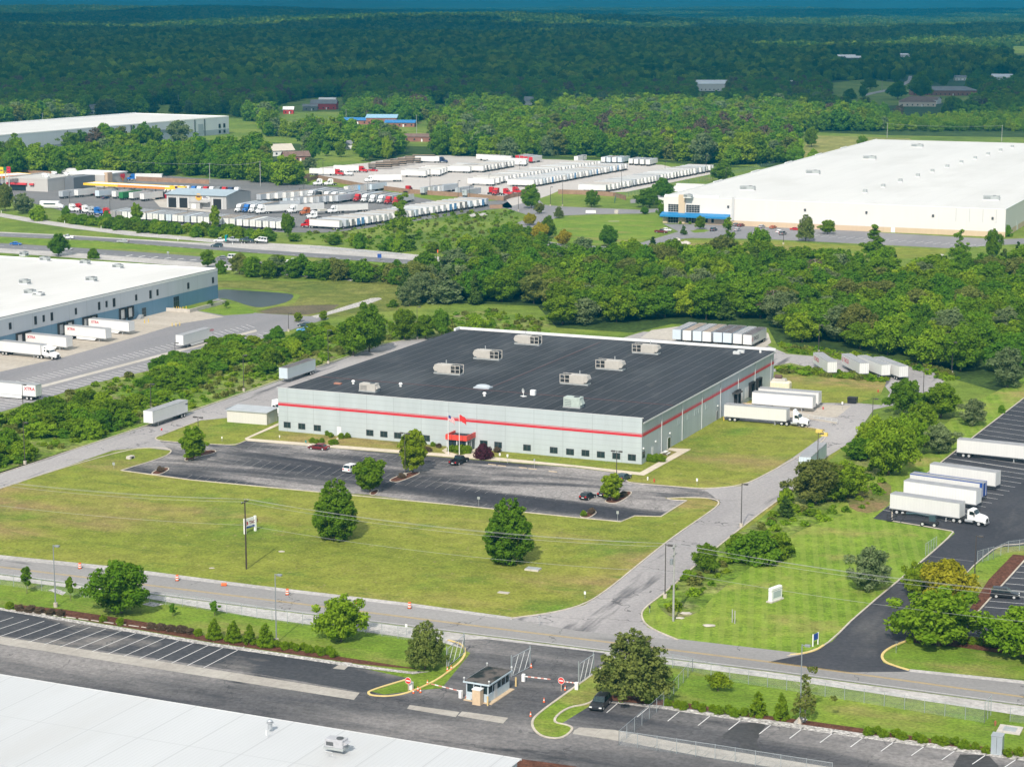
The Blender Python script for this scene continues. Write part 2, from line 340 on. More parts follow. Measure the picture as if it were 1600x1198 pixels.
C_BAND = ground_mat('concrete_band', [(0.3, (0.33, 0.3, 0.265)), (0.7, (0.43, 0.4, 0.355))], 0.12, rough=0.9, fine=(0.9, 0.1), lines=[(AU, 4.0, 0.08, (0.24, 0.22, 0.2), 0.5)])
C_WALK = ground_mat('walk_concrete', [(0.3, (0.52, 0.45, 0.35)), (0.7, (0.63, 0.55, 0.44))], 0.2, rough=0.9, fine=(0.9, 0.08))
SHOULDER = ground_mat('gravel_shoulder', [(0.3, (0.36, 0.34, 0.32)), (0.7, (0.5, 0.47, 0.45))], 0.12, rough=0.95, fine=(1.2, 0.2))
GRAVEL = ground_mat('stone_chips', [(0.35, (0.28, 0.26, 0.24)), (0.65, (0.6, 0.57, 0.54))], 1.5, rough=0.95, fine=(2.5, 0.4), bump=0.8)
MULCH = ground_mat('mulch', [(0.3, (0.075, 0.03, 0.018)), (0.7, (0.15, 0.065, 0.04))], 0.8, fine=(2.2, 0.3), bump=0.6)
DIRT = ground_mat('bare_soil', [(0.3, (0.2, 0.12, 0.07)), (0.7, (0.3, 0.19, 0.12))], 0.4, fine=(1.5, 0.25))
WET = ground_mat('wet_patch', [(0.3, (0.05, 0.048, 0.048)), (0.7, (0.065, 0.06, 0.06))], 0.5, rough=0.5)
CONC = ground_mat('concrete_kerb', [(0.3, (0.42, 0.37, 0.3)), (0.7, (0.56, 0.5, 0.42))], 0.3, rough=0.9, fine=(1.5, 0.12))
KERB_Y = mat('yellow_kerb_paint', (0.66, 0.5, 0.2), 0.7, var=0.15, vscale=0.6, coords='pos')
PAINT = mat('road_paint_white', (0.68, 0.67, 0.66), 0.7, var=0.12, vscale=0.4, coords='pos')
PAINT_OLD = mat('worn_paint', (0.21, 0.205, 0.2), 0.8, var=0.5, vscale=0.5, coords='pos')
PAINT_Y = mat('road_paint_yellow', (0.55, 0.37, 0.09), 0.7, var=0.15, vscale=0.4, coords='pos')

# ------------------------------------------------------------------ terrain: one polar sheet out to the hills
def hill(x, y):
    d = math.hypot(x, y)
    t = min(1, max(0, (d - 2300) / 3500)); t = t * t * (3 - 2 * t)
    h = 9 * math.sin(x / 520 + 1.3) * math.sin(y / 610 + 0.4) + 7 * math.sin(x / 240 + y / 310) + 9 * math.sin(y / 430 - x / 900 + 2)
    e = 26 * math.exp(-((x + 1480) / 700) ** 2 - ((y - 9800) / 1100) ** 2) + 62 * math.exp(-((x + 180) / 620) ** 2 - ((y - 7400) / 700) ** 2) * 0.62
    e += 34 * math.exp(-((x - 1900) / 1500) ** 2 - ((y - 12500) / 1500) ** 2) + 52 * math.exp(-((x + 1900) / 1500) ** 2 - ((y - 11800) / 1300) ** 2)
    e += 30 * math.exp(-((x - 300) / 1500) ** 2 - ((y - 15000) / 1200) ** 2)
    q = min(1, max(0, (d - 15500) / 5500)); e += q * q * (3 - 2 * q) * (215 + 22 * math.sin(x / 1700 + 1) + 14 * math.sin(x / 730))
    return t * (h * 0.75 + e)
rad = [0, 60, 120, 200, 300, 420, 560, 720, 900, 1100, 1350, 1600, 1900, 2200] + [2500 + 220 * i for i in range(40)] + [11500, 12200, 13000, 13800, 14600, 15500, 16500, 18000, 21000, 26000, 34000]
na = 180; gv = [(0, 0, 0)]; gf = []
for r in rad[1:]:
    for k in range(na):
        a = 2 * math.pi * k / na + 0.004; x, y = r * math.cos(a), r * math.sin(a); gv.append((x, y, hill(x, y) if y > 0 else 0))
for k in range(na): gf.append((0, 1 + k, 1 + (k + 1) % na))
for i in range(len(rad) - 2):
    for k in range(na):
        a = 1 + i * na; gf.append((a + k, a + na + k, a + na + (k + 1) % na, a + (k + 1) % na))
gm = MB(); gm.add(gv, gf); 
for i, f in enumerate(gm.f):
    if max(math.hypot(*gv[j][:2]) for j in f) > 2250: gm.m[i] = 1
gnd = gm.build('ground', [G_FIELD, G_FAR], smooth=True); gnd["kind"] = 'structure'

S = sheet
# lawns
S('lawn', [(-300, 740), (0, 737), (300, 643), (430, 600), (700, 560), (1180, 600), (1310, 600), (1330, 690), (1140, 850), (1000, 1000), (800, 974), (400, 925), (0, 878), (-300, 850)], 0.012, G_LAWN)
S('lawn_mown', [(1000, 955), (1140, 850), (1250, 800), (1364, 795), (1490, 825), (1500, 850), (1340, 965), (1290, 1025), (1200, 1026), (1060, 1002), (1005, 990)], 0.014, G_MOWN)
S('rough_field', [(1020, 940), (1040, 905), (1110, 860), (1215, 795), (1290, 740), (1390, 700), (1400, 790), (1330, 800), (1240, 830), (1180, 880), (1120, 925), (1090, 960), (1050, 968)], 0.018, G_ROUGH, smooth=2)
S('lawn_verge', [(-250, 880), (0, 906), (400, 963), (690, 1005), (720, 1040), (690, 1075), (580, 1080), (640, 1060), (560, 1042), (300, 998), (0, 952), (-250, 915)], 0.012, G_BRIGHT)
S('lawn_verge', [(1380, 1030), (1440, 985), (1640, 1000), (1750, 1010), (1750, 1075), (1600, 1060), (1420, 1050)], 0.012, G_BRIGHT)
S('lawn_verge', [(925, 1060), (1030, 1040), (1300, 1085), (1700, 1145), (1700, 1230), (1580, 1176), (1200, 1118), (1040, 1100), (880, 1160), (840, 1150), (830, 1128)], 0.012, G_BRIGHT)
S('lawn_verge', [(1509, 897), (1560, 855), (1610, 852), (1700, 850), (1700, 880), (1600, 868), (1535, 930)], 0.02, G_BRIGHT)
S('lawn_strip', [(1330, 770), (1400, 720), (1450, 690), (1500, 640), (1700, 540), (1760, 560), (1600, 626), (1475, 722), (1364, 812), (1300, 800)], 0.022, G_MOWN)
S('rough_bank', [(-250, 640), (0, 650), (150, 600), (400, 535), (480, 515), (600, 500), (760, 485), (860, 500), (860, 540), (700, 530), (600, 540), (400, 606), (0, 740), (-250, 820)], 0.012, G_ROUGH)
S('bare_bank', [(1322, 778), (1355, 758), (1392, 750), (1394, 786), (1364, 803), (1330, 797)], 0.026, ground_mat('bare_bank', [(.35, (.09, .13, .02)), (.5, (.16, .15, .05)), (.65, (.26, .16, .085))], .12, fine=(1.5, .3)), smooth=1)
# woods floors
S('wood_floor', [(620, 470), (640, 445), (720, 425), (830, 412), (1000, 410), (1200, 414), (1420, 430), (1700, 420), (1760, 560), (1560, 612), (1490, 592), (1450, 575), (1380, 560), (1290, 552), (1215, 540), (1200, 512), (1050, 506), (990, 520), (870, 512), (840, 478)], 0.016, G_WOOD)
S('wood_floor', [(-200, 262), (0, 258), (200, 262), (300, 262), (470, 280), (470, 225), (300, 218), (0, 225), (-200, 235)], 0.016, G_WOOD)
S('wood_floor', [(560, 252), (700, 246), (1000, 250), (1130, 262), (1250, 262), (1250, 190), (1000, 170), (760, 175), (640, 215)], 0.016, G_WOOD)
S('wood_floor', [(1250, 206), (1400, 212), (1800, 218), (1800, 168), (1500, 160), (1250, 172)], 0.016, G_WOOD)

# public road
yl = [(-300, 838), (0, 885), (400, 934), (800, 984), (1200, 1033), (1600, 1088), (1900, 1131)]
S('road', [(-300, 823), (0, 872), (170, 889), (400, 918), (640, 946), (800, 967), (930, 975), (1060, 998), (1300, 1026), (1421, 1047), (1600, 1066), (1900, 1100), (1900, 1150), (1600, 1102), (1200, 1048), (942, 1016), (800, 998), (400, 949), (0, 897), (-300, 850)], 0.03, A_ROAD)
S('road_shoulder', [(-300, 851), (0, 898), (400, 950), (800, 999), (942, 1017), (1200, 1049), (1600, 1103), (1900, 1151), (1900, 1165), (1600, 1118), (1250, 1065), (1000, 1032), (720, 1012), (690, 1003), (400, 964), (180, 926), (0, 905), (-300, 860)], 0.026, SHOULDER)
S('road_shoulder', [(-300, 816), (0, 867), (170, 884), (400, 914), (640, 942), (800, 964), (800, 968), (640, 947), (400, 919), (170, 890), (0, 873), (-300, 824)], 0.034, SHOULDER)
S('road_shoulder', [(1421, 1045), (1600, 1063), (1900, 1098), (1900, 1101), (1600, 1068), (1421, 1049)], 0.034, SHOULDER)
stripe_set('road_markings', [s for i in range(6) for s in [(yl[i], yl[i + 1])]], 0.14, 0.045, PAINT_Y)
stripe_set('road_markings', [s for i in range(6) for s in [((yl[i][0], yl[i][1] + 1.3), (yl[i + 1][0], yl[i + 1][1] + 1.3))]], 0.14, 0.045, PAINT_Y)
wl = [(-300, 848), (0, 895.5), (400, 947), (800, 996.5), (942, 1014.5), (1200, 1046), (1600, 1100)]
stripe_set('road_markings', list(zip(wl, wl[1:])), 0.12, 0.045, PAINT)

# drive beside the black-roofed warehouse, rear loop, west road
drive_l = [(797, 966), (860, 958), (913, 945), (950, 921), (1000, 880), (1050, 840), (1100, 806), (1125, 788)]
drive_r = [(1365, 640), (1330, 690), (1290, 715), (1240, 765), (1190, 800), (1135, 843), (1087, 883), (1038, 927), (1006, 950), (1001, 963), (1012, 980), (1060, 1000)]
S('driveway', drive_l + [(1124, 781), (1100, 777), (1043, 778), (978, 752), (1100, 764), (1158, 759), (1190, 745), (1240, 714), (1290, 678), (1288, 671), (1232, 664), (1130, 655), (1130, 640), (1225, 628), (1320, 628), (1378, 633), (1392, 615), (1380, 600)] + [(1400, 600), (1400, 632)] + drive_r + [(900, 985)], 0.036, A_DRIVE)
S('rear_loop', [(400, 609), (488, 576), (550, 556), (613, 534), (696, 526), (760, 518), (973, 528), (1005, 518), (1060, 522), (1200, 540), (1230, 553), (1310, 560), (1418, 572), (1470, 584), (1478, 594), (1440, 620), (1400, 634), (1378, 633), (1392, 612), (1380, 600), (1340, 588), (1270, 582), (1180, 580), (700, 560), (640, 546), (593, 560), (440, 612)], 0.028, A_DRIVE)
S('access_road', [(-300, 835), (0, 741), (203, 674), (296, 644), (400, 608), (450, 590), (460, 640), (420, 652), (353, 653), (313, 657), (243, 684), (250, 689), (328, 695), (300, 720), (268, 704), (225, 699), (175, 704), (88, 734), (0, 764), (-300, 862)], 0.032, A_DRIVE)
S('parking_lot', [(189, 735), (255, 715), (268, 705), (262, 700), (250, 689), (328, 694), (367, 696), (385, 689), (700, 715), (725, 717), (900, 731), (983, 741), (978, 752), (1100, 764), (1128, 786), (1100, 777), (1039, 777), (1043, 780), (1073, 782), (1033, 807), (992, 806), (970, 815), (905, 809), (700, 788), (565, 772), (500, 769), (300, 750)], 0.042, A_LOT)
S('dock_pad', [(1172, 640), (1228, 629), (1330, 634), (1308, 652), (1180, 652)], 0.045, C_APRON)
S('trailer_pad', [(1018, 516), (1060, 510), (1200, 520), (1205, 535), (1195, 543), (1100, 536), (1000, 528)], 0.04, C_PALE)
S('rough_strip', [(1212, 571), (1235, 567), (1280, 578), (1340, 583), (1390, 590), (1378, 596), (1300, 589), (1215, 583)], 0.046, G_ROUGH)
S('lawn', [(1208, 588), (1212, 583), (1300, 589), (1385, 597), (1375, 618), (1340, 630), (1234, 629), (1208, 624)], 0.05, G_LAWN)

# kerbs
kerb(drive_l + [(1120, 780), (1090, 777), (1040, 778), (1047, 781), (1073, 782)], smooth=2)
kerb([(1073, 782), (1033, 807), (992, 806), (970, 815), (905, 809), (700, 788), (500, 769), (300, 750), (189, 735)], smooth=0)
kerb([(189, 735), (255, 715), (269, 706), (264, 701), (240, 699), (200, 702), (88, 734), (0, 764), (-300, 862)], smooth=2)
kerb([(975, 748), (983, 755), (1040, 759), (1100, 764), (1158, 759), (1190, 745), (1275, 698), (1293, 682), (1284, 670), (1232, 663)], smooth=2)
kerb([(313, 657), (262, 676), (243, 683), (243, 687), (260, 690), (328, 694), (367, 696), (386, 688)], smooth=2)
kerb([(-300, 835), (0, 741), (203, 673), (296, 643), (400, 607), (488, 575), (550, 555), (613, 533), (696, 525)], smooth=1)
kerb(drive_r[2:], smooth=2)
kerb([(1600, 622), (1475, 718), (1364, 809), (1485, 829), (1491, 832), (1450, 869), (1340, 960), (1300, 1000), (1275, 1016), (1230, 1025)], smooth=1)
kerb([(1640, 840), (1600, 850), (1560, 852), (1525, 880), (1509, 897), (1480, 920), (1412, 990)], smooth=1, w=0.2)
kerb([(1460, 985), (1420, 1000), (1393, 1010), (1377, 1022), (1380, 1033), (1397, 1040), (1421, 1047)], KERB_Y, smooth=2, w=0.4)
kerb([(1287, 1008), (1275, 1016), (1255, 1021), (1235, 1023)], KERB_Y, smooth=2, w=0.4, h=0.15)

# black lot by the lawn
S('fresh_lot', [(1800, 480), (1600, 622), (1475, 718), (1364, 810), (1485, 830), (1492, 833), (1450, 870), (1340, 961), (1300, 1002), (1260, 1021), (1200, 1034), (1320, 1050), (1421, 1049), (1380, 1035), (1376, 1024), (1390, 1011), (1412, 1001), (1455, 984), (1560, 1000), (1800, 1010), (1800, 890), (1690, 840), (1600, 852), (1560, 855), (1525, 881), (1509, 898), (1475, 925), (1500, 940), (1528, 955), (1600, 876), (1800, 760)], 0.034, A_BLACK)
S('fresh_lot', [(1528, 955), (1600, 876), (1800, 700), (1800, 1010), (1500, 985)], 0.038, A_BLACK)
S('mulch_bed', [(1583, 866), (1606, 868), (1600, 876), (1528, 955), (1516, 950), (1545, 905)], 0.05, MULCH)
kerb([(1606, 870), (1528, 956)], smooth=0)
S('mulch_bed', [(1412, 1001), (1450, 985), (1520, 995), (1620, 1010), (1620, 1025), (1560, 1020), (1500, 1011), (1440, 1006)], 0.05, MULCH)
stripe_set('bay_lines', [((1484 + 0, 716 - 0), (1640, 740))] + [(lerp_px((1372, 803), (1600, 622), t), (lerp_px((1372, 803), (1600, 622), t)[0] + 122 + 40 * t, lerp_px((1372, 803), (1600, 622), t)[1] + 20 + 2 * t)) for t in [i / 29 for i in range(1, 30)]], 0.14, 0.05, PAINT)
stripe_set('bay_lines', [(lerp_px((1538, 948), (1612, 866), t), (lerp_px((1538, 948), (1612, 866), t)[0] + 110, lerp_px((1538, 948), (1612, 866), t)[1] + 9)) for t in [i / 9 for i in range(10)]], 0.14, 0.056, PAINT)
stripe_set('bay_lines', [((1453, 869), (1521, 877))], 0.2, 0.05, PAINT_OLD)

# walks and islands in front of the warehouse
S('sidewalk', [(386, 689), (700, 714), (900, 730), (985, 741), (1006, 743), (1080, 702), (1067, 701), (1000, 738), (990, 737), (900, 727), (770, 714), (748, 708), (735, 708), (722, 711), (700, 709), (388, 685), (437, 664), (437, 660), (382, 685)], 0.06, C_WALK)
S('sidewalk', [(700, 711), (690, 704), (702, 697), (706, 698), (697, 705), (722, 712)], 0.062, C_WALK)
S('sidewalk', [(722, 712), (733, 706), (742, 697), (752, 700), (745, 706), (748, 712)], 0.064, C_WALK)
S('sidewalk', [(518, 690), (530, 682), (534, 683), (522, 691)], 0.066, C_WALK)
S('sidewalk', [(1043, 703), (1046, 700), (1080, 702), (1067, 708)], 0.068, C_WALK)
for isl in ([(288, 722), (312, 713), (338, 708), (336, 703), (320, 704), (290, 714)], [(609, 752), (618, 754), (632, 750), (656, 740), (655, 737), (640, 738), (622, 744), (610, 749)],
            [(672 - 95, 773), (580, 768), (590, 764), (592, 768), (586, 774)], [(944, 784), (955, 787), (968, 785), (986, 773), (987, 768), (972, 768), (950, 777)],
            [(905, 808), (910, 803), (925, 799), (934, 800), (920, 810)], [(235, 741), (243, 735), (260, 730), (266, 733), (250, 742)]):
    S('island_bed', isl, 0.1, MULCH, smooth=1); kerb(isl, smooth=2, w=0.22, closed=True)

# bay lines of the front lot, nearly worn away
segs = []
for i in range(40):
    t = i / 39
    a = lerp_px((400, 692), (975, 745), t); b = (a[0] - 13, a[1] + 8); segs.append((a, b))
    if 2 < i < 37:
        a = lerp_px((330, 712), (940, 771), t); segs.append((a, (a[0] - 26, a[1] + 15)))
    if i < 36: a = lerp_px((300, 742), (900, 800), t); segs.append((a, (a[0] - 12, a[1] + 7)))
stripe_set('bay_lines', segs, 0.11, 0.052, PAINT_OLD)

# foreground yard
S('yard', [(-300, 905), (0, 951), (180, 981), (330, 1008), (560, 1042), (640, 1060), (590, 1078), (590, 1083), (690, 1075), (722, 1036), (735, 1020), (700, 1000), (760, 998), (945, 1020), (945, 1040), (830, 1125), (845, 1150), (950, 1085), (1040, 1100), (1180, 1122), (1560, 1180), (1800, 1220), (1800, 1400), (-300, 1400)], 0.03, A_YARD)
S('yard_pad', [(-300, 905), (0, 951), (180, 981), (330, 1007), (560, 1042), (640, 1060), (585, 1084), (400, 1052), (0, 992), (-300, 950)], 0.036, A_PAD)
S('concrete_band', [(-300, 950), (0, 994), (400, 1056), (562, 1082), (553, 1093), (400, 1069), (0, 1006), (-300, 962)], 0.04, C_BAND)
S('concrete_band', [(640, 1101), (718, 1112), (712, 1120), (636, 1107)], 0.04, C_BAND); S('concrete_band', [(722, 1111), (794, 1121), (786, 1130), (715, 1118)], 0.04, C_BAND)
S('concrete_band', [(520, 1044), (536, 1034), (552, 1034), (538, 1046)], 0.04, C_BAND)
S('concrete_band', [(897, 1141), (905, 1136), (960, 1140), (1050, 1158), (1400, 1215), (1400, 1228), (1100, 1182), (960, 1156), (895, 1146)], 0.04, C_BAND)
S('wet_patch', [(1124, 1152), (1140, 1140), (1155, 1128), (1200, 1130), (1190, 1142), (1185, 1152), (1180, 1162), (1194, 1174), (1184, 1177), (1150, 1170), (1160, 1160), (1148, 1157)], 0.044, WET, smooth=2)
S('wet_patch', [(1490, 1196), (1500, 1178), (1545, 1180), (1560, 1196), (1560, 1215), (1480, 1215)], 0.044, WET)
S('stone_edging', [(0, 949), (180, 978), (330, 1004), (560, 1038), (640, 1049), (672, 1049), (645, 1053), (560, 1043), (330, 1009), (0, 953)], 0.05, GRAVEL)
S('stone_edging', [(940, 1096), (1040, 1108), (1200, 1132), (1560, 1183), (1800, 1216), (1800, 1210), (1560, 1176), (1200, 1124), (1130, 1116), (1040, 1102)], 0.05, GRAVEL)
S('stone_edging', [(1240, 1128), (1252, 1118), (1262, 1124), (1250, 1132), (1242, 1134)], 0.055, GRAVEL); S('stone_patch', [(75, 922), (86, 919), (103, 925), (98, 930)], 0.05, GRAVEL); S('stone_patch', [(222, 944), (236, 940), (256, 944), (240, 948)], 0.05, GRAVEL)
S('mulch_bed', [(23, 944), (100, 952), (230, 972), (330, 995), (560, 1030), (650, 1044), (672, 1047), (560, 1037), (330, 1003), (180, 977), (20, 950)], 0.045, MULCH)
S('mulch_bed', [(950, 1094), (952, 1086), (1000, 1088), (1060, 1096), (1200, 1118), (1250, 1124), (1350, 1138), (1560, 1170), (1800, 1204), (1800, 1211), (1350, 1146), (1200, 1124), (1060, 1104)], 0.045, MULCH)
S('bare_soil', [(803, 1190), (812, 1185), (900, 1197), (1000, 1240), (800, 1240)], 0.036, MULCH)
kerb([(640, 1060), (577, 1079), (575, 1084), (583, 1087), (610, 1088), (640, 1082), (680, 1064), (700, 1050), (722, 1032), (728, 1018), (722, 1006), (700, 1000)], KERB_Y, smooth=2, w=0.35)
kerb([(945, 1040), (900, 1072), (840, 1115), (830, 1128), (835, 1142), (850, 1152), (878, 1154), (896, 1140), (890, 1133), (860, 1128), (885, 1105), (920, 1100), (935, 1088)], smooth=2, w=0.35)
S('lawn_verge', [(905, 1068), (945, 1042), (945, 1085), (920, 1098), (885, 1104), (860, 1127), (890, 1134), (894, 1140), (878, 1152), (850, 1150), (836, 1140), (832, 1128), (842, 1114)], 0.06, G_BRIGHT)
S('lawn_verge', [(580, 1080), (640, 1061), (690, 1045), (722, 1012), (726, 1020), (720, 1032), (698, 1050), (680, 1062), (640, 1080), (600, 1085)], 0.06, G_BRIGHT)
bl = []
for i in range(17):
    t = i / 16; a = lerp_px((-3, 961 + 0), (382, 1010), t); b = lerp_px((-80, 985), (318, 1043), t); bl.append((a, b))
stripe_set('bay_lines', bl, 0.14, 0.05, PAINT)
bl = []
for i in range(15):
    a = lerp_px((968, 1096), (1640, 1190), i / 14); bl.append((a, (a[0] - 20 - i * 0.4, a[1] + 17)))
stripe_set('bay_lines', bl, 0.14, 0.05, PAINT)
stripe_set('bay_lines', [((1000 + 27 * i, 1159 + 4.3 * i), (993 + 27 * i, 1164 + 4.3 * i)) for i in range(16)], 0.14, 0.05, PAINT_OLD)

# left warehouse yard, pond
S('dock_yard', [(-350, 600), (0, 570), (275, 490), (341, 466), (400, 489), (430, 491), (500, 495), (515, 497), (450, 517), (400, 532), (250, 575), (150, 598), (0, 644), (-350, 745)], 0.03, A_BLUE)
S('dock_apron', [(-350, 590), (0, 540), (190, 500), (262, 477), (350, 495), (280, 506), (200, 530), (100, 558), (0, 581), (-350, 665)], 0.036, C_APRON)
S('concrete_band', [(400, 515), (402, 518), (60, 607), (0, 622), (-350, 705), (-350, 698), (0, 618), (60, 603)], 0.05, C_PALE)
bl = []
for i in range(46):
    a = lerp_px((0, 636), (430, 520), i / 45); bl.append(((a[0] - 4 - 18 * (1 - i / 60), a[1] - 3), (a[0] + 8, a[1] + 1.5)))
    a = lerp_px((30, 604), (398, 512), i / 45); bl.append((a, (a[0] - 22 + i * 0.2, a[1] - 4.5)))
stripe_set('bay_lines', bl, 0.2, 0.05, PAINT)
WATER = mat('pond_water', (0.012, 0.02, 0.018), 0.3, spec=0.2)
POND = [(333, 451), (400, 455), (445, 458), (461, 461), (452, 471), (430, 477), (405, 481), (385, 477), (360, 468), (341, 466), (330, 466)]
S('pond_water', POND, 0.03, WATER, smooth=1)
S('pond_bank', [(325, 438), (640, 440), (660, 470), (620, 485), (500, 497), (420, 497), (400, 487), (405, 484), (460, 474), (470, 461), (440, 455), (400, 452), (325, 448)], 0.02, ground_mat('bank_grass', [(0.3, (0.09, 0.13, 0.02)), (0.5, (0.14, 0.16, 0.03)), (0.7, (0.19, 0.19, 0.05))], 0.05, fine=(1.0, 0.25), mid=[(0.2, 0.2)], bump=0.6))
S('mud_flat', [(430, 480), (475, 477), (530, 476), (520, 484), (480, 492), (415, 490), (405, 487)], 0.03, ground_mat('mud', [(0.3, (0.1, 0.085, 0.055)), (0.7, (0.16, 0.13, 0.08))], 0.1))
S('stone_bed', [(486, 494), (500, 491), (580, 466), (592, 465), (597, 467), (580, 474), (520, 490), (495, 497)], 0.04, GRAVEL)
S('lawn_verge', [(277, 479), (300, 474), (345, 470), (385, 480), (402, 487), (395, 490), (350, 493), (300, 484)], 0.042, G_BRIGHT)

# highway
S('highway', [(-300, 352), (0, 364), (100, 368.5), (250, 378), (400, 390), (600, 403), (722, 413), (830, 422), (820, 430), (695, 417), (500, 403), (300, 388), (150, 376), (0, 370), (-300, 358)], 0.04, A_HWY)
S('highway_shoulder', [(-300, 350), (0, 362.5), (100, 367), (250, 376), (330, 380), (400, 379), (500, 384), (600, 393), (722, 405), (850, 418), (830, 423), (722, 414), (600, 404), (400, 391), (250, 379), (0, 365)], 0.034, SHOULDER)
S('highway', [(-300, 365), (0, 380), (100, 386), (250, 396), (400, 408), (560, 422), (700, 434), (690, 442), (540, 430), (380, 416), (250, 405), (100, 394), (0, 388), (-300, 372)], 0.04, A_HWY)
S('highway_shoulder', [(-300, 372), (0, 387), (100, 393), (250, 404), (380, 415), (560, 432), (560, 440), (380, 424), (200, 409), (0, 395), (-300, 380)], 0.034, SHOULDER)
S('frontage_road', [(-300, 318), (0, 333), (60, 343), (150, 356), (250, 366), (350, 375), (440, 381), (400, 386), (300, 376), (200, 368), (120, 358), (50, 348), (0, 339), (-300, 323)], 0.045, SHOULDER)
S('median_grass', [(-300, 359), (0, 371), (150, 377), (300, 389), (500, 404), (695, 418), (700, 432), (560, 421), (400, 407), (250, 395), (100, 385), (0, 379), (-300, 364)], 0.02, G_BRIGHT)
stripe_set('highway_lines', [(lerp_px((0, 367), (700, 415), i / 40), lerp_px((0, 367), (700, 415), (i + 0.35) / 40)) for i in range(40)], 0.25, 0.055, PAINT)
stripe_set('highway_lines', [(lerp_px((0, 384), (640, 433), i / 36), lerp_px((0, 384), (640, 433), (i + 0.35) / 36)) for i in range(36)], 0.25, 0.055, PAINT)
stripe_set('gore_marks', [((197 + 20 * i, 400.5 + 1.3 * i), (207 + 20 * i, 398.5 + 1.4 * i)) for i in range(6)], 0.8, 0.055, PAINT)

# truck stop, trailer lot, roads by the white warehouse
S('truck_lot', [(-200, 285), (0, 280), (60, 283), (80, 270), (190, 268), (300, 278), (400, 283), (470, 288), (600, 298), (700, 318), (800, 312), (800, 325), (770, 327), (640, 347), (540, 361), (500, 364), (440, 363), (330, 356), (230, 348), (150, 345), (80, 325), (60, 320), (0, 305), (-200, 310)], 0.036, A_STOP)
S('truck_apron', [(232, 304), (262, 303), (300, 325), (330, 328), (330, 332), (250, 324)], 0.042, C_PALE)
S('trailer_lot', [(495, 275), (500, 262), (560, 256), (640, 244), (700, 243), (780, 247), (880, 250), (1035, 258), (1060, 264), (1122, 266), (1118, 271), (980, 300), (900, 302), (872, 299), (856, 306), (838, 312), (800, 322), (790, 312), (840, 298), (785, 310), (640, 301), (560, 291), (497, 280)], 0.048, C_LOT)
S('plant_bed', [(440, 282), (500, 282), (640, 302), (700, 308), (785, 313), (780, 318), (640, 308), (500, 290), (440, 288)], 0.03, G_BRIGHT)
S('loop_road', [(780, 322), (800, 312), (838, 308), (850, 320), (880, 323), (930, 325), (1000, 328), (1036, 325), (1045, 330), (1000, 334), (930, 335), (880, 337), (860, 344), (845, 356), (838, 366), (850, 376), (880, 382), (960, 386), (1000, 380), (1060, 362), (1036, 350), (1150, 352), (1250, 355), (1400, 365), (1560, 374), (1620, 372), (1620, 380), (1480, 388), (1200, 374), (1080, 372), (1060, 374), (1000, 392), (960, 394), (850, 386), (806, 366), (805, 350), (830, 338)], 0.036, A_BLUE)
S('lawn', [(850, 358), (862, 345), (890, 338), (960, 336), (1036, 337), (1030, 348), (1050, 360), (1000, 378), (960, 384), (880, 380), (848, 372)], 0.03, G_BRIGHT)
S('lawn', [(1000, 393), (1064, 375), (1200, 377), (1480, 391), (1470, 404), (1200, 405), (1010, 402)], 0.03, G_LAWN)
S('island', [(1078, 361), (1095, 358), (1110, 360), (1100, 363), (1085, 364)], 0.05, G_BRIGHT)
stripe_set('bay_lines', [((1255 + 13.5 * i, 369 + 0.85 * i), (1268 + 13.5 * i, 366.3 + 0.85 * i)) for i in range(22)], 0.22, 0.05, PAINT)
S('side_road', [(1105, 290), (1155, 278), (1180, 266), (1240, 258), (1250, 262), (1200, 280), (1120, 300), (1040, 312), (985, 318), (985, 312), (1060, 300)], 0.04, A_BLUE)
S('meadow', [(1243, 246), (1270, 212), (1420, 216), (1430, 222), (1380, 230), (1250, 262)], 0.02, ground_mat('meadow_grass', [(0.3, (0.17, 0.19, 0.04)), (0.55, (0.25, 0.24, 0.07)), (0.75, (0.3, 0.24, 0.12))], 0.02, fine=(0.4, 0.25), mid=[(0.08, 0.2)]))
S('meadow', [(860, 244), (1040, 250), (1130, 258), (1190, 262), (1160, 240), (1000, 238), (880, 240)], 0.03, G_FIELD)
S('stone_rubble', [(733, 336), (742, 333), (758, 333), (762, 336), (750, 339), (736, 339)], 0.04, GRAVEL); S('stone_rubble', [(1452, 404), (1470, 397), (1476, 398), (1462, 405)], 0.04, GRAVEL)
# far fields among the woods
FIELDS = [[(1290, 150), (1300, 130), (1350, 124), (1480, 138), (1560, 150), (1480, 158), (1400, 163), (1330, 160)], [(425, 186), (430, 165), (490, 153), (545, 152), (540, 170), (535, 190)], [(640, 205), (655, 190), (672, 190), (672, 212), (690, 230), (620, 228)], [(495, 260), (500, 245), (570, 245), (580, 254), (540, 258)],
          [(218, 178), (225, 165), (290, 164), (290, 178)], [(670, 172), (672, 162), (705, 163), (705, 170)], [(845, 170), (850, 163), (866, 164), (866, 172)], [(1080, 150), (1085, 143), (1118, 145), (1118, 152)], [(1580, 92), (1584, 70), (1640, 70), (1640, 90)], [(360, 212), (362, 207), (410, 212), (408, 216)]]
for f in FIELDS: S('field', f, 0.05, G_FIELD)
S('lane', [(1350, 147), (1395, 138), (1418, 126), (1420, 119), (1425, 119), (1424, 128), (1400, 140), (1352, 150)], 0.08, A_DRIVE)
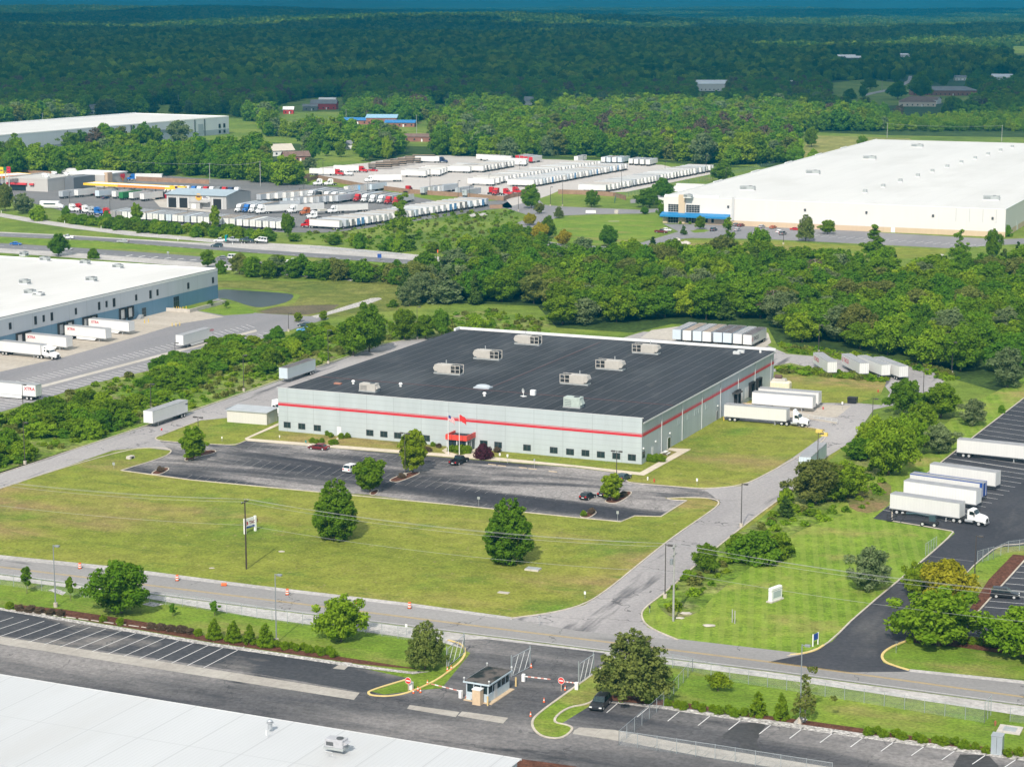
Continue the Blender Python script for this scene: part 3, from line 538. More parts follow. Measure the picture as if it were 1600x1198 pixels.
# ------------------------------------------------------------------ buildings
GLASS = mat('window_glass', (0.02, 0.035, 0.04), 0.12, spec=0.5)
DARK = mat('dark_opening', (0.012, 0.012, 0.014), 0.7)
FRAME_D = mat('dark_frame', (0.07, 0.075, 0.08), 0.5)
FRAME_L = mat('pale_frame', (0.55, 0.56, 0.56), 0.5)
WHITE = mat('white_paint', (0.76, 0.76, 0.75), 0.5, var=0.04, vscale=0.4)
RED = mat('red_paint', (0.52, 0.02, 0.035), 0.5, var=0.08, vscale=0.3)
GALV = mat('galvanised', (0.42, 0.44, 0.46), 0.45, 0.4, var=0.1)
CREAM = mat('unit_cream', (0.46, 0.43, 0.39), 0.55, var=0.1, vscale=0.8)
GREYU = mat('unit_grey', (0.34, 0.36, 0.36), 0.55, var=0.12, vscale=0.8)
YEL = mat('bollard_yellow', (0.75, 0.52, 0.04), 0.55, var=0.1)
STEEL_D = mat('dark_steel', (0.045, 0.042, 0.04), 0.6)
BLACK = mat('black_rubber', (0.018, 0.018, 0.018), 0.85)
M_GREYW = m_panel('pale_blue_panel', (0.415, 0.46, 0.475), -23.5, 7.0, 0.74, 0.07, 0.11, 1.15)
M_GREYW2 = m_panel('pale_blue_panel_side', (0.415, 0.46, 0.475), 66.5, 1.4, 0.82, 0.07, 0.06)
M_ROOFD = m_roof('dark_membrane', (0.03, 0.032, 0.038), [(66.5, 3.04, 0.16, (0.15, 0.155, 0.165), 0.8), (66.5, 1.52, 0.1, (0.09, 0.095, 0.1), 0.4), (-23.5, 24.0, 0.25, (0.1, 0.1, 0.11), 0.6)], 0.35, 0.12, 0.8,
                 stains=[(0.05, 0.52, 0.7, (0.06, 0.064, 0.07), (0.5, 1, 1)), (0.3, 0.58, 0.75, (0.075, 0.076, 0.08), (0.25, 1, 1))])
M_ROOFD2 = m_roof('dark_membrane_seam', (0.10, 0.055, 0.055), [], 0.3, 0.6)
M_ROOFW = m_roof('white_membrane', (0.63, 0.615, 0.595), [(AV, 3.6, 0.3, (0.5, 0.49, 0.475), 0.55), (AU, 12.0, 0.3, (0.5, 0.49, 0.475), 0.5)], 0.05, 0.05, 0.6, stains=[(0.03, 0.5, 0.72, (0.55, 0.535, 0.51), (0.4, 1, 1))])
M_ROOFM = m_roof('white_ribbed_roof', (0.53, 0.535, 0.54), [(AU, 7.4, 0.22, (0.38, 0.385, 0.39), 0.6), (AU, 0.62, 0.12, (0.46, 0.465, 0.47), 0.5), (AV, 15.5, 0.25, (0.42, 0.425, 0.43), 0.5)], 0.05, 0.05, 0.5, stains=[(0.06, 0.5, 0.7, (0.48, 0.475, 0.465), (0.15, 1, 1))])

def tf(ang, x, y, z=0): return Matrix.Translation((x, y, z)) @ Matrix.Rotation(R(ang), 4, 'Z')
def window(parent, M, s0, s1, z0, z1, fm=None, gm=None, cols=1, rows=1, name='window', out=0.06, fw=0.09):
    """a frame standing 6 cm proud of the wall with its pane as a sub-part; M maps (along, inward, up)"""
    fm = fm or FRAME_D; gm = gm or GLASS; b = MB(); w = fw
    b.box(s0 - w, s1 + w, -out, 0.03, z0 - w, z0, 0, M).box(s0 - w, s1 + w, -out, 0.03, z1, z1 + w, 0, M)
    b.box(s0 - w, s0, -out, 0.03, z0, z1, 0, M).box(s1, s1 + w, -out, 0.03, z0, z1, 0, M)
    for i in range(1, cols): x = s0 + (s1 - s0) * i / cols; b.box(x - w / 2, x + w / 2, -out + .004, 0.0, z0, z1, 0, M)
    for i in range(1, rows): z = z0 + (z1 - z0) * i / rows; b.box(s0, s1, -out + .008, 0.0, z - w / 2, z + w / 2, 0, M)
    f = b.build(name, fm, parent)
    MB().box(s0, s1, -0.025, 0.02, z0, z1, 0, M).build('pane', gm, f); return f
def px_rect(x0, y0, x1, y1, P0, ang):
    (s0, z1), (s1, z0) = on_wall(x0, (y0 + 0), P0, ang), on_wall(x1, y1, P0, ang)
    return s0, s1, z0, z1
def door(parent, M, s0, s1, z1, m, name='door', fm=None, z0=0.0):
    b = MB().box(s0, s1, -0.05, 0.02, z0 + .03, z1, 0, M); d = b.build(name, m, parent)
    f = MB(); f.box(s0 - .1, s0, -.07, .02, z0, z1, 0, M).box(s1, s1 + .1, -.07, .02, z0, z1, 0, M).box(s0 - .1, s1 + .1, -.07, .02, z1, z1 + .1, 0, M); f.build('frame', fm or FRAME_L, d); return d

# --- the black-roofed warehouse
BA = -23.5; BL = W(1003, 725); BP = Vector((BL.x - 91 * math.cos(R(BA)), BL.y - 91 * math.sin(R(BA)), 0))
bt = thing('warehouse_building', BP, BA, 'pale blue-grey warehouse with black flat roof and red band round its walls', 'warehouse')
bw, bd, bh = 91.0, 101.0, 9.4
b = MB(); b.box(0, bw, 0, bd, 0, bh - 0.02)
b.build('wall', M_GREYW2, bt)
b = MB(); b.box(-0.02, bw + 0.02, -0.30, -0.003, 0, 10.3); b.build('front_wall', M_GREYW, bt)
b = MB(); b.box(-0.25, bw + 0.25, 0.0, bd + 0.1, bh - 0.02, bh + 0.1); rf = b.build('roof', M_ROOFD, bt)
b = MB(); b.box(0, bw, 20.0, 20.35, bh + .1, bh + .16).box(44, 44.3, 20.35, 96, bh + .1, bh + .15); b.build('seam_strip', M_ROOFD2, rf)
b = MB(); b.box(-0.3, bw + 0.3, bd + .1, bd + .5, bh - .6, bh + .75).box(-0.3, 0.2, bd - 3, bd + .1, bh + .1, bh + .75); b.build('parapet', WHITE, bt)
b = MB(); b.box(-0.33, bw + .33, -.34, -.02, 10.3, 10.38); b.build('coping', FRAME_L, bt)
b = MB(); b.box(bw + .25, bw + .42, 0, bd, bh - .35, bh - .05)
for i in range(7): b.box(bw + .02, bw + .16, 12.5 + 14.3 * i, 12.7 + 14.3 * i, 0, bh - .35)
b.build('gutter', FRAME_L, bt)
b = MB(); b.box(-0.03, bw + .03, -.33, -.301, 6.1, 6.62).box(-0.03, bw + .03, -.325, -.301, 6.74, 6.86); b.box(bw + .02, bw + .05, 0, bd, 6.1, 6.62).box(bw + .02, bw + .045, 0, bd, 6.74, 6.86)
b.build('red_band', RED, bt)
FWM = Matrix.Translation((0, -0.3, 0)); FW0 = Vector(BP) + Matrix.Rotation(R(BA), 3, 'Z') @ Vector((0, -0.3, 0))
for x0, y0, x1, y1 in [(175, 718, 215, 748), (267, 727, 305, 757), (363, 738, 403, 767), (690, 768, 731, 797), (778, 776, 818, 806), (865, 785, 905, 814), (1042, 801, 1082, 831), (1400, 834, 1442, 864), (1490, 843, 1531, 873),
                       (1670, 860, 1712, 890), (1836, 875, 1879, 906), (1938, 886, 1981, 916), (2034, 894, 2077, 923), (2130, 903, 2173, 933), (2226, 911, 2270, 942), (2323, 921, 2367, 951)]:
    xm = (400 + (x0 + x1) / 2 / 3.9925, 480 + (y0 + y1) / 2 / 3.9925); s, z = on_wall(*xm, FW0, BA)
    window(bt, FWM, s - 0.85, s + 0.85, z - 0.62, z + 0.62, cols=2)
s, z = on_wall(530, 674, FW0, BA); door(bt, FWM, s - .5, s + .5, 2.2, WHITE)
RWM = tf(90, bw, 0) @ Matrix.Identity(4)
s, _ = on_wall(1005.5, 713, BL, BA + 90); window(bt, RWM, s - .7, s + .7, 1.3, 2.6, cols=2)
for px, w2, gl in ((1019, .55, WHITE), (1045, .95, GLASS)):
    s, _ = on_wall(px, 705, BL, BA + 90); door(bt, RWM, s - w2, s + w2, 2.5, gl)
s, _ = on_wall(1120, 655, BL, BA + 90); door(bt, RWM, s - .55, s + .55, 2.2, FRAME_D)
for px in (1157, 1166):
    s, _ = on_wall(px, 640, BL, BA + 90); door(bt, RWM, s - 1.4, s + 1.4, 3.9, WHITE, 'dock_door', z0=1.1)
for i, y in enumerate((24, 27, 30.5, 36, 39, 44)): window(bt, RWM, y, y + 1.1, 4.3, 5.3, fm=M_GREYW2, gm=mat('louvre_grey', (0.36, 0.4, 0.41), .6), name='louvre')
s1, _ = on_wall(1147, 640, BL, BA + 90)
b = MB(); b.box(s1 - 2, s1 + 2, -1.6, 0, 4.3, 4.55, 0, RWM); b.build('dock_canopy', STEEL_D, bt)
for px in (1150, 1172, 1183):
    s, _ = on_wall(px, 640, BL, BA + 90); b = MB(); b.box(s - 1.75, s - 1.25, -.7, 0, 1.0, 4.3, 0, RWM).box(s + 1.25, s + 1.75, -.7, 0, 1.0, 4.3, 0, RWM).box(s - 1.75, s + 1.75, -.75, 0, 4.3, 4.7, 0, RWM); b.build('dock_seal', BLACK, bt)
for px in (1005, 1024, 1046, 1120):
    s, _ = on_wall(px, 690, BL, BA + 90); MB().box(s - .2, s + .2, -.25, 0, 3.3, 3.6, 0, RWM).build('wall_light', WHITE, bt)
# entrance porch
s0, _ = on_wall(702, 700, FW0, BA); s1, _ = on_wall(735, 704, FW0, BA)
PX0, PX1, PD = s0 + 1.5, s1 + 1.2, 4.6
b = MB(); b.box(PX0, PX1, -PD - .3, -.3, 3.1, 3.35); pr = b.build('porch_roof', M_ROOFD, bt)
b = MB(); b.box(PX0 - .15, PX1 + .15, -PD - .6, -PD - .3, 2.75, 3.9).box(PX0 - .15, PX0 + .12, -PD - .3, -.31, 2.75, 3.9).box(PX1 - .12, PX1 + .15, -PD - .3, -.31, 2.75, 3.9); b.build('fascia', mat('fascia_red', (0.62, 0.06, 0.04), .5), pr)
for x in (PX0 + .1, (PX0 + PX1) / 2, PX1 - .1): MB().box(x - .12, x + .12, -PD - .2, -PD + .04, 0, 3.1).build('porch_column', FRAME_L, bt)
pm = Matrix.Translation((0, -PD, 0)); window(bt, pm, PX0 + .25, (PX0 + PX1) / 2 - .15, .5, 2.5, FRAME_D, cols=2, name='porch_window'); window(bt, pm, (PX0 + PX1) / 2 + .15, PX1 - .25, .5, 2.5, FRAME_D, cols=2, name='porch_window')
pm2 = tf(90, PX1 - .05, -PD); window(bt, pm2, .4, 2.0, .1, 2.4, FRAME_L, cols=2, name='glass_door'); window(bt, pm2, 2.4, 4.0, .1, 2.6, FRAME_L, cols=1, name='porch_window')

# --- rooftop equipment
def rooftop_unit(loc, rot, label, group=None, flip=False):
    t = thing('rooftop_unit', loc, rot, label, 'rooftop unit', group); f = -1 if flip else 1
    def X(a, b_): return (a, b_) if not flip else (-b_, -a)
    b = MB(); b.box(-3.6, 3.6, -1.1, 1.1, 0, .35); b.build('curb', GREYU, t)
    x0, x1 = X(-2.6, 1.0); b = MB(); b.bbox(x0, x1, -1.2, 1.2, .36, 2.4, .05); b.build('cabinet', CREAM, t)
    x0, x1 = X(-3.7, -2.6); b = MB(); hp = [(f * -2.6, .7), (f * -3.3, .7), (f * -3.7, 1.4), (f * -3.3, 2.3), (f * -2.6, 2.3)]; b.extr(hp, -1.15, 1.15); b.build('intake_hood', CREAM, t)
    b = MB(); x0, x1 = X(1.0, 3.6)
    for y in (-1.2, 1.05):
        for x in (x0, (x0 + x1) / 2 - .08, x1 - .16): b.box(x, x + .16, y, y + .15, .36, 2.4)
        b.box(x0, x1, y + .01, y + .14, 2.25, 2.41).box(x0, x1, y + .01, y + .14, 1.3, 1.42).box(x0, x1, y + .01, y + .14, .37, .5)
    b.build('condenser_frame', CREAM, t)
    b = MB(); b.box(x0 + .25, x1 - .25, -.9, .9, .4, 1.2, 0).extr([(x0 + .4, 1.25), (x1 - .4, 1.25), ((x0 + x1) / 2, 2.3)], -.85, .85, 0); b.build('coil', mat('coil_dark', (0.03, 0.032, 0.035), .6), t)
    b = MB(); 
    for x in (x0 + .75, x1 - .75): b.cyl((x, 0, 2.3), .6, .12, n=14)
    b.build('fan', FRAME_D, t)
    b = MB(); b.cyl((f * -.9, .6, 2.4), .12, .9, n=8); b.build('flue', GALV, t)
    b = MB()
    for x in (-1.6, -.4): b.box(f * x - .35, f * x + .35, -1.225, -1.2, .8, 2.0)
    b.build('access_panel', mat('panel_shade', (0.46, 0.43, 0.39), .6), t); return t
RT = [(701, 581, 0, 'cream rooftop unit nearest the road in the west row of three on the black roof'), (762, 558, 0, 'cream rooftop unit in the middle of the west row of three on the black roof'), (825, 535, 0, 'cream rooftop unit farthest back in the west row on the black roof'),
      (899, 597, 1, 'cream rooftop unit nearest the road in the east row of three on the black roof'), (954, 574, 1, 'cream rooftop unit in the middle of the east row of three on the black roof'), (1010, 549, 1, 'cream rooftop unit at the back of the east row on the black roof')]
for px, py, fl, lab in RT: rooftop_unit(W(px, py + 3, 9.5), BA, lab, 'large cream rooftop units on the black roof', bool(fl))
def box_unit(loc, rot, w, d, h, label, m, name='rooftop_unit', fan=True, group=None):
    t = thing(name, loc, rot, label, 'rooftop unit', group)
    MB().box(-w / 2 - .1, w / 2 + .1, -d / 2 - .1, d / 2 + .1, 0, .3).build('curb', GREYU if m is not GREYU else WHITE, t)
    MB().bbox(-w / 2, w / 2, -d / 2, d / 2, .31, h, .05).build('cabinet', m, t)
    if fan: MB().cyl((w * .2, 0, h), min(w, d) * .3, .12, n=14).build('fan', FRAME_D, t)
    b = MB()
    for k in range(4): b.box(-w * .42, -w * .02, -d / 2 - .02, -d / 2, .5 + k * (h - .8) / 4, .6 + k * (h - .8) / 4)
    b.build('grille', FRAME_D, t)
    MB().extr([(w / 2, .6), (w / 2 + .5, .9), (w / 2, h * .85)], -d * .35, d * .35).build('hood', m, t); return t
box_unit(W(577, 611, 9.5), BA, 4.2, 2.2, 1.9, 'low cream box unit at the west front of the black roof', CREAM)
box_unit(W(896, 636, 9.5), BA, 4.0, 2.4, 2.4, 'greenish grey unit with dark grille on the black roof by the front wall', mat('unit_green', (0.42, 0.48, 0.44), .55, var=.1))
def small(name, px, py, z, label, cat, mb, m, rot=BA, mats=None, group=None):
    o = mb.build(name, mats or m, loc=W(px, py, z), rot=rot); return tag(o, label, cat, group)
d_ = MB(); d_.ico((0, 0, .35), 1.6, (1.2, .8, .35), sub=2); d_.box(-2, 2, -1.3, 1.3, 0, .3); small('skylight_dome', 755, 606, 9.5, 'low pale skylight dome on the black roof behind the entrance', 'skylight', d_, mat('dome_grey', (0.42, 0.46, 0.5), .35))
for px, py, h, lab in ((552, 600, .9, 'white mushroom vent beside the low cream unit on the black roof'), (626, 604, .9, 'white mushroom vent east of the low cream unit on the black roof'), (757, 619, .9, 'white mushroom vent in front of the skylight dome'), (1188, 551, 1.2, 'white pipe vent at the far corner of the black roof')):
    m_ = MB(); m_.cyl((0, 0, 0), .28, h * .7, n=10).cyl((0, 0, h * .7), .5, .35, n=12, r2=.3); small('roof_vent', px, py, 9.5, lab, 'roof vent', m_, WHITE, group='small vents on the black roof')
m_ = MB(); m_.tube([(0, 0, 0), (0, 0, 1.0)], .06).cyl((0, -.1, 1.3), .05, .1, 'y', 10).box(-.7, .7, -.5, .5, 0, .08)
for k in range(8):
    a0, a1 = k * math.pi / 4, (k + 1) * math.pi / 4; m_.add([(0, .15, 1.3), (.62 * math.cos(a0), -.12, 1.3 + .62 * math.sin(a0)), (.62 * math.cos(a1), -.12, 1.3 + .62 * math.sin(a1))], [(0, 1, 2), (2, 1, 0)])
small('satellite_dish', 818, 619, 9.5, 'white satellite dish on a mast beside small roof boxes', 'satellite dish', m_, WHITE, rot=-60)
m_ = MB(); m_.bbox(-.6, .6, -.5, .5, 0, 1.2); small('vent_box', 833, 617, 9.5, 'small white vent box right beside the satellite dish', 'vent', m_, WHITE)
for px, py in ((1151, 553), (1158, 551)):
    m_ = MB(); m_.bbox(-.9, .9, -.5, .5, 0, .7); small('vent_box', px, py, 9.5, 'pale condenser box at the far right corner of the black roof' if px < 1155 else 'second pale condenser box at the corner, closer to the rear parapet', 'vent', m_, FRAME_L)
m_ = MB(); m_.bbox(-.9, .9, -.5, .5, 0, .35); small('roof_hatch', 528, 600, 9.5, 'low reddish brown roof hatch at the west front of the black roof', 'roof hatch', m_, mat('hatch_brown', (0.35, 0.17, 0.12), .7))

# --- foreground warehouse, only its white ribbed roof shows
FP0 = W(808, 1184, 9.0); FA = -24.3
ft = thing('warehouse_building', (FP0.x, FP0.y, 0), FA, 'big foreground warehouse of which the white ribbed roof edge shows', 'warehouse')
MB().box(-175, 0, -150, 0, 0, 8.78).build('wall', m_panel('white_panel_wall', (0.62, 0.64, 0.65), FA, 6, .85), ft)
b = MB(); b.add([(-175.2, .4, 8.8), (.4, .4, 8.8), (.4, -60, 10.2), (-175.2, -60, 10.2), (-175.2, -150, 8.6), (.4, -150, 8.6)], [(3, 2, 1, 0), (4, 5, 2, 3)])
b.box(-175.2, .4, .4, .5, 8.6, 8.86); b.build('roof', M_ROOFM, ft)
m_ = MB(); m_.cyl((0, 0, 0), .3, .8, n=12).cyl((0, 0, .8), .45, .12, n=12).cyl((0, 0, 1.0), .38, .25, n=12, r2=.2); tag(m_.build('roof_vent', GALV, loc=W(422, 1138, 9.3)), 'grey turbine vent standing on the foreground white roof', 'roof vent')
box_unit(W(526, 1168, 9.5), FA, 2.5, 1.5, 1.3, 'small grey condenser with top fan on the foreground white roof', mat('unit_grey2', (0.4, 0.4, 0.42), .5, var=.1))
m_ = MB(); m_.tube([(0, 0, 0), (0, 0, .6), (1.0, 0, .6), (1.0, 0, .1)], .04); m_.tube([(0.0, 0, .6), (-.2, .5, .6)], .04); tag(m_.build('gas_pipe', FRAME_L, loc=W(508, 1180, 9.6), rot=FA), 'thin bent pipe beside the small condenser on the white roof', 'pipe')
m_ = MB(); m_.tube([(0, 0, 0), (0, 0, .7)], .06); tag(m_.build('vent_pipe', WHITE, loc=W(416, 1148, 9.4)), 'thin white vent pipe in front of the turbine vent', 'pipe')

# --- left warehouse with blue lower wall
LA = AU + 180; LP = W(341, 466); LH = 10.3
lt = thing('warehouse_building', LP, LA, 'long warehouse with white roof, grey upper wall and blue lower wall with docks', 'warehouse')
# local: x runs along the dock wall towards the camera, y (left of heading) = +v side? outward is +y
L_UP = m_panel('grey_tilt_panel', (0.47, 0.50, 0.54), LA, 9.2, .7, .04, .12); L_LO = m_panel('blue_tilt_panel', (0.125, 0.235, 0.335), LA, 9.2, .7, .05, .12)
LD = 118.0
MB().box(-.02, 190, -LD, 0, 4.7, LH - .9).build('upper_wall', L_UP, lt); MB().box(0, 190.02, -LD + .02, -.02, 0, 4.72).build('lower_wall', L_LO, lt)
MB().box(.3, 190, -LD + .3, -.3, LH - .9, LH - .5).build('roof', M_ROOFW, lt)
b = MB(); b.box(-.06, 190, -.35, .04, LH - .9, LH).box(-.06, .3, -LD, -.35, LH - .9, LH).box(-.06, 190, -LD - .04, -LD + .3, LH - .9, LH + .1); b.build('parapet', WHITE, lt)
MB().box(-.08, 190, .04, .07, LH - .12, LH + .02).build('coping', FRAME_D, lt)
# wall frame for windows: heading from camera end to far end is AU, building on its left
DP = (LP.x, LP.y)
LWM = Matrix.Rotation(math.pi, 4, 'Z')
def lwin(x0, y0, x1, y1, **k):
    (sa, za), (sb, zb) = on_wall(x0, y0, DP, AU), on_wall(x1, y1, DP, AU); zc = (za + zb) / 2; sm = (sa + sb) / 2
    window(lt, LWM, sm - max(.45, abs(sb - sa) / 2 - .1), sm + max(.45, abs(sb - sa) / 2 - .1), min(za, zb), max(za, zb), **k)
z5 = lambda x, y: (x / 3.9925, 220 + y / 3.9925)
for x, y0, y1, w in [(63, 1138, 1172, 9), (221, 1098, 1142, 9), (272, 1090, 1126, 7), (323, 1074, 1118, 9), (473, 1046, 1080, 7), (618, 1008, 1052, 8), (664, 1002, 1035, 7), (711, 986, 1032, 9), (849, 962, 993, 7), (938, 936, 980, 8), (982, 930, 962, 7), (1174, 888, 920, 7), (1328, 854, 885, 7)]:
    a = z5(x - w, y0); c = z5(x + w, y1); lwin(a[0], a[1], c[0], c[1], gm=DARK)
(x, y), (x2, y2) = z5(1082, 977), z5(1118, 1052); lwin(x, y, x2, y2, cols=3, rows=3, name='glazed_entrance')
(x, y), (x2, y2) = z5(885, 1046), z5(912, 1100); lwin(x, y, x2, y2, cols=2, rows=3, name='glazed_entrance')
dock_px = [(765, 1105), (811, 1098), (532, 1160), (582, 1145), (382, 1190), (443, 1165 + 5)]
dock_s = []
for px, py in [(191, 496), (203, 494), (134, 510), (146, 508), (95.5, 520), (109, 517), (30.5, 532), (42, 530), (-8, 548)]:
    s, z = on_wall(px, py, DP, AU); dock_s.append(s)
    b = MB(); b.box(s - 1.75, s - 1.3, -.5, 0, 1.1, 4.1, 0, LWM).box(s + 1.3, s + 1.75, -.5, 0, 1.1, 4.1, 0, LWM).box(s - 1.75, s + 1.75, -.52, 0, 4.1, 4.55, 0, LWM).box(s - 1.3, s + 1.3, -.45, 0, .5, 1.1, 0, LWM)
    f = b.build('dock_seal', BLACK, lt); MB().box(s - 1.3, s + 1.3, -.06, 0.01, 1.12, 4.08, 0, LWM).build('dock_door', WHITE, f)
b = MB(); s, _ = on_wall(262, 478, DP, AU); b.box(s - 1, s + 22, -9, -8.6, 0, 1.2, 0, LWM).box(s - 1, s - .6, -8.6, -.02, 0, 1.2, 0, LWM); tag(b.build('ramp_wall', C_PALE, lt), None)
b = MB(); s, _ = on_wall(222, 492, DP, AU)
for k in range(6): b.box(s - 2.0 - k * .35, s - k * .35 - 1.65, -1.6, -.02, 0, 1.25 - .2 * k, 0, LWM)
b.build('stair', GALV, lt)
for i, (x, y, lab) in enumerate([(150, 716, 'by its far corner'), (280, 750, 'second along its far edge'), (530, 770, 'third along its far edge'), (735, 795, 'with a stacked box, nearest the highway corner'), (155, 893, 'in the middle behind a pair'), (570, 876, 'alone in the middle'), (187, 957, 'of the close pair in the middle'), (240, 964, 'low pale one of the close pair')]):
    a = z5(x, y); box_unit(W(a[0], a[1], LH - .5), LA + 90, 3.2 if i else 2.4, 2.2, 1.5 if i != 7 else 1.0, 'grey-green rooftop unit on the left white roof, ' + lab, GREYU if i != 7 else FRAME_L, group='units on the white roof beside the highway')

# --- white distribution warehouse with blue awning
WP = W(1037, 348); WE = W(1570, 371); WA = math.degrees(math.atan2(WE.y - WP.y, WE.x - WP.x)); WL = (WE - WP).length; WH = 12.0
wt = thing('warehouse_building', WP, WA, 'huge white flat-roofed warehouse with tan base and blue entrance awning', 'warehouse')
WD = 425.0
MB().box(0, WL, .02, WD, 2.3, WH - .1).build('wall', m_panel('white_tilt_panel', (0.64, 0.62, 0.6), WA, 12, .93, .02, .15), wt)
MB().box(-.03, WL + .03, -.02, WD, 0, 2.3).build('tan_base', m_panel('tan_panel', (0.55, 0.42, 0.29), WA, 12, .9, .05, .15), wt)
MB().box(.4, WL - .4, .4, WD - .4, WH - .1, WH + .05).build('roof', M_ROOFW, wt)
b = MB(); b.box(-.04, .38, -.02, WD, WH - .1, WH + .35).box(.38, WL, -.02, .38, WH - .1, WH + .15).box(WL - .38, WL + .04, .0, WD, WH - .1, WH + .15)
for y in (75, 140, 205, 270, 330): b.box(-.05, .45, y, y + 14, WH + .35, WH + .8)
b.box(.38, 26, -.03, .38, WH + .15, WH + 1.0); b.build('parapet', WHITE, wt)
WM = Matrix.Identity(4)
def wx(px): return on_wall(px, 340, WP, WA)[0]
TAN = mat('tan_column', (0.56, 0.44, 0.31), .6)
b = MB(); b.box(wx(1060.5), wx(1070.5), -.7, -.04, 0, WH + 1.1).box(-.3, wx(1043), -.5, -.04, 0, 3.2); b.build('pilaster', TAN, wt)
b = MB(); b.box(wx(1143.5), wx(1147), -.5, -.04, 2.3, WH + .9); b.build('end_pilaster', mat('grey_column', (0.5, 0.5, 0.5), .6), wt)
window(wt, WM, wx(1044), wx(1060), 5.2, 8.6, FRAME_L, DARK, 4, 4); window(wt, WM, wx(1072), wx(1093), 5.2, 8.6, FRAME_L, DARK, 5, 4)
window(wt, WM, wx(1044), wx(1060), .1, 3.0, FRAME_L, DARK, 4, 2); window(wt, WM, wx(1072), wx(1093), .3, 3.0, FRAME_L, DARK, 5, 2)
for a, c in ((1102, 1106), (1111.5, 1115.5)): window(wt, WM, wx(a), wx(c), .9, 2.7, FRAME_L, DARK)
b = MB(); b.extr([(-3.4, 3.1), (-3.4, 4.0), (-.03, 5.0), (-.03, 3.1)], wx(1034.5), wx(1141), 0, Matrix.Rotation(R(90), 4, 'Z') @ Matrix.Diagonal((1, -1, 1, 1))); b.build('awning', mat('awning_blue', (0.02, 0.19, 0.42), .45, var=.05), wt)
for a, c in ((1493, .2), (1514, .2), (1535, .2), (1556, .2)): MB().box(wx(a), wx(a) + .35, -.06, .02, 6.0, WH - .3).build('panel_joint', mat('grey_column', (0.5, 0.5, 0.5), .6), wt)
for px, y in ((1258, 328), (1354, 332), (1458, 337), (1551, 341), (1138, 323)):
    s, z = on_wall(px, y, WP, WA); b = MB(); b.box(s - .45, s + .45, -.4, 0.0, z - .5, z + .5); b.build('wall_light', FRAME_D, wt)
s = wx(1396); door(wt, Matrix.Translation((0, -.02, 0)), s - .8, s + .8, 2.2, WHITE)
s, _ = on_wall(1596, 345, WE, WA + 90); door(wt, tf(90, WL + .03, 0), 30, 33, 4, FRAME_L, 'dock_door')
vents = [(605, 322), (718, 288), (825, 255), (934, 222), (1025, 194), (1118, 165), (1206, 138), (1292, 113), (1372, 88), (1450, 64), (1523, 42)]
ordn = ['first', 'second', 'third', 'fourth', 'fifth', 'sixth', 'seventh', 'eighth', 'ninth', 'tenth', 'eleventh', 'twelfth', 'thirteenth', 'fourteenth', 'fifteenth', 'sixteenth', 'seventeenth', 'eighteenth', 'nineteenth', 'twentieth'] + ['twenty-' + q for q in ('first', 'second', 'third', 'fourth', 'fifth', 'sixth', 'seventh', 'eighth', 'ninth')] + ['thirtieth'] + ['thirty-' + q for q in ('first', 'second', 'third', 'fourth', 'fifth', 'sixth', 'seventh', 'eighth', 'ninth')] + ['fortieth']
for i, (x, y) in enumerate(vents):
    m_ = MB(); m_.box(-1, 1, -1, 1, 0, .35, 1).bbox(-.9, .9, -.9, .9, .36, 1.7, .1, 0); o = m_.build('roof_vent', [GREYU, WHITE], loc=W(1200 + x / 3.9925, 221 + y / 3.9925, WH), rot=WA)
    tag(o, f'small grey hooded vent on the huge white roof, {ordn[i]} in line from the front', 'roof vent', 'line of vents on the huge white roof')
for x, y, lab in ((930, 35, 'at the back'), (633, 110, 'second from the back'), (280, 202, 'beside its west parapet'), (1393, 364, 'by the front corner, pale green'), (-128, 302, 'behind the blue awning')):
    box_unit(W(1200 + x / 3.9925, 221.5 + y / 3.9925, WH), WA, 7.0, 2.6, 2.0, 'long rooftop unit on the huge white roof, ' + lab, GREYU, group='long units on the huge white roof')
box_unit(W(1075, 309, WH), WA, 3.5, 2.5, 1.6, 'square rooftop unit just behind the tan pilaster', GREYU)

# --- far white warehouse beyond the trees
QA = 62.0; QP = W(358, 209)
qt = thing('warehouse_building', QP, QA + 180, 'far white warehouse with grey stripes and mural end beyond the tree belt', 'warehouse'); QH = 12.6
Q1 = m_panel('far_grey_panel', (0.52, 0.56, 0.6), QA, 14, .85, .03, .2)
MB().box(0, 330, -88, 0, 0, QH).build('wall', Q1, qt); MB().box(0.0, 330, 0.0, .15, 0, 4.0).build('grey_base', mat('far_base', (0.3, 0.35, 0.4), .6), qt)
b = MB(); b.box(.5, 330, -87.5, -.5, QH, QH + .3); b.build('roof', M_ROOFW, qt)
b = MB(); b.box(-.2, 330, -.5, .1, QH, QH + .8).box(-.2, .5, -88, -.5, QH, QH + .8).box(.5, 330, -88.3, -87.5, QH, QH + 1.2); b.build('parapet', WHITE, qt)
b = MB()
for x in (31, 43, 104, 118, 173, 187): b.box(x - .5, x + .5, .15, .3, 0, QH)
b.build('pier', FRAME_D, qt)
for x in (68, 142): b = MB(); b.box(x, x + 30, .15, .3, 6.2, 7.4).box(x + 9, x + 20, .3, .45, 5.6, 6.6); b.build('high_window', mat('far_glass', (0.17, 0.21, 0.25), .4), qt)
for x in (36, 110, 180): MB().box(x - 3, x + 3, .15, .25, 2, 9).build('grey_panel', mat('far_base', (0.3, 0.35, 0.4), .6), qt)
MB().box(-.2, -.02, -24, -1.0, 4.0, QH - .4).build('mural', mat('mural_blue', (0.05, 0.2, 0.42), .5), qt)
MB().box(-.2, -.02, -24, -1.0, 0.3, 3.6).build('entrance_glass', GLASS, qt)
for x in (5, 11): MB().box(x, x + 2.4, .15, .25, 5, 8).build('window', DARK, qt); MB().box(x, x + 2.4, .15, .25, 1, 3.2).build('window', DARK, qt)

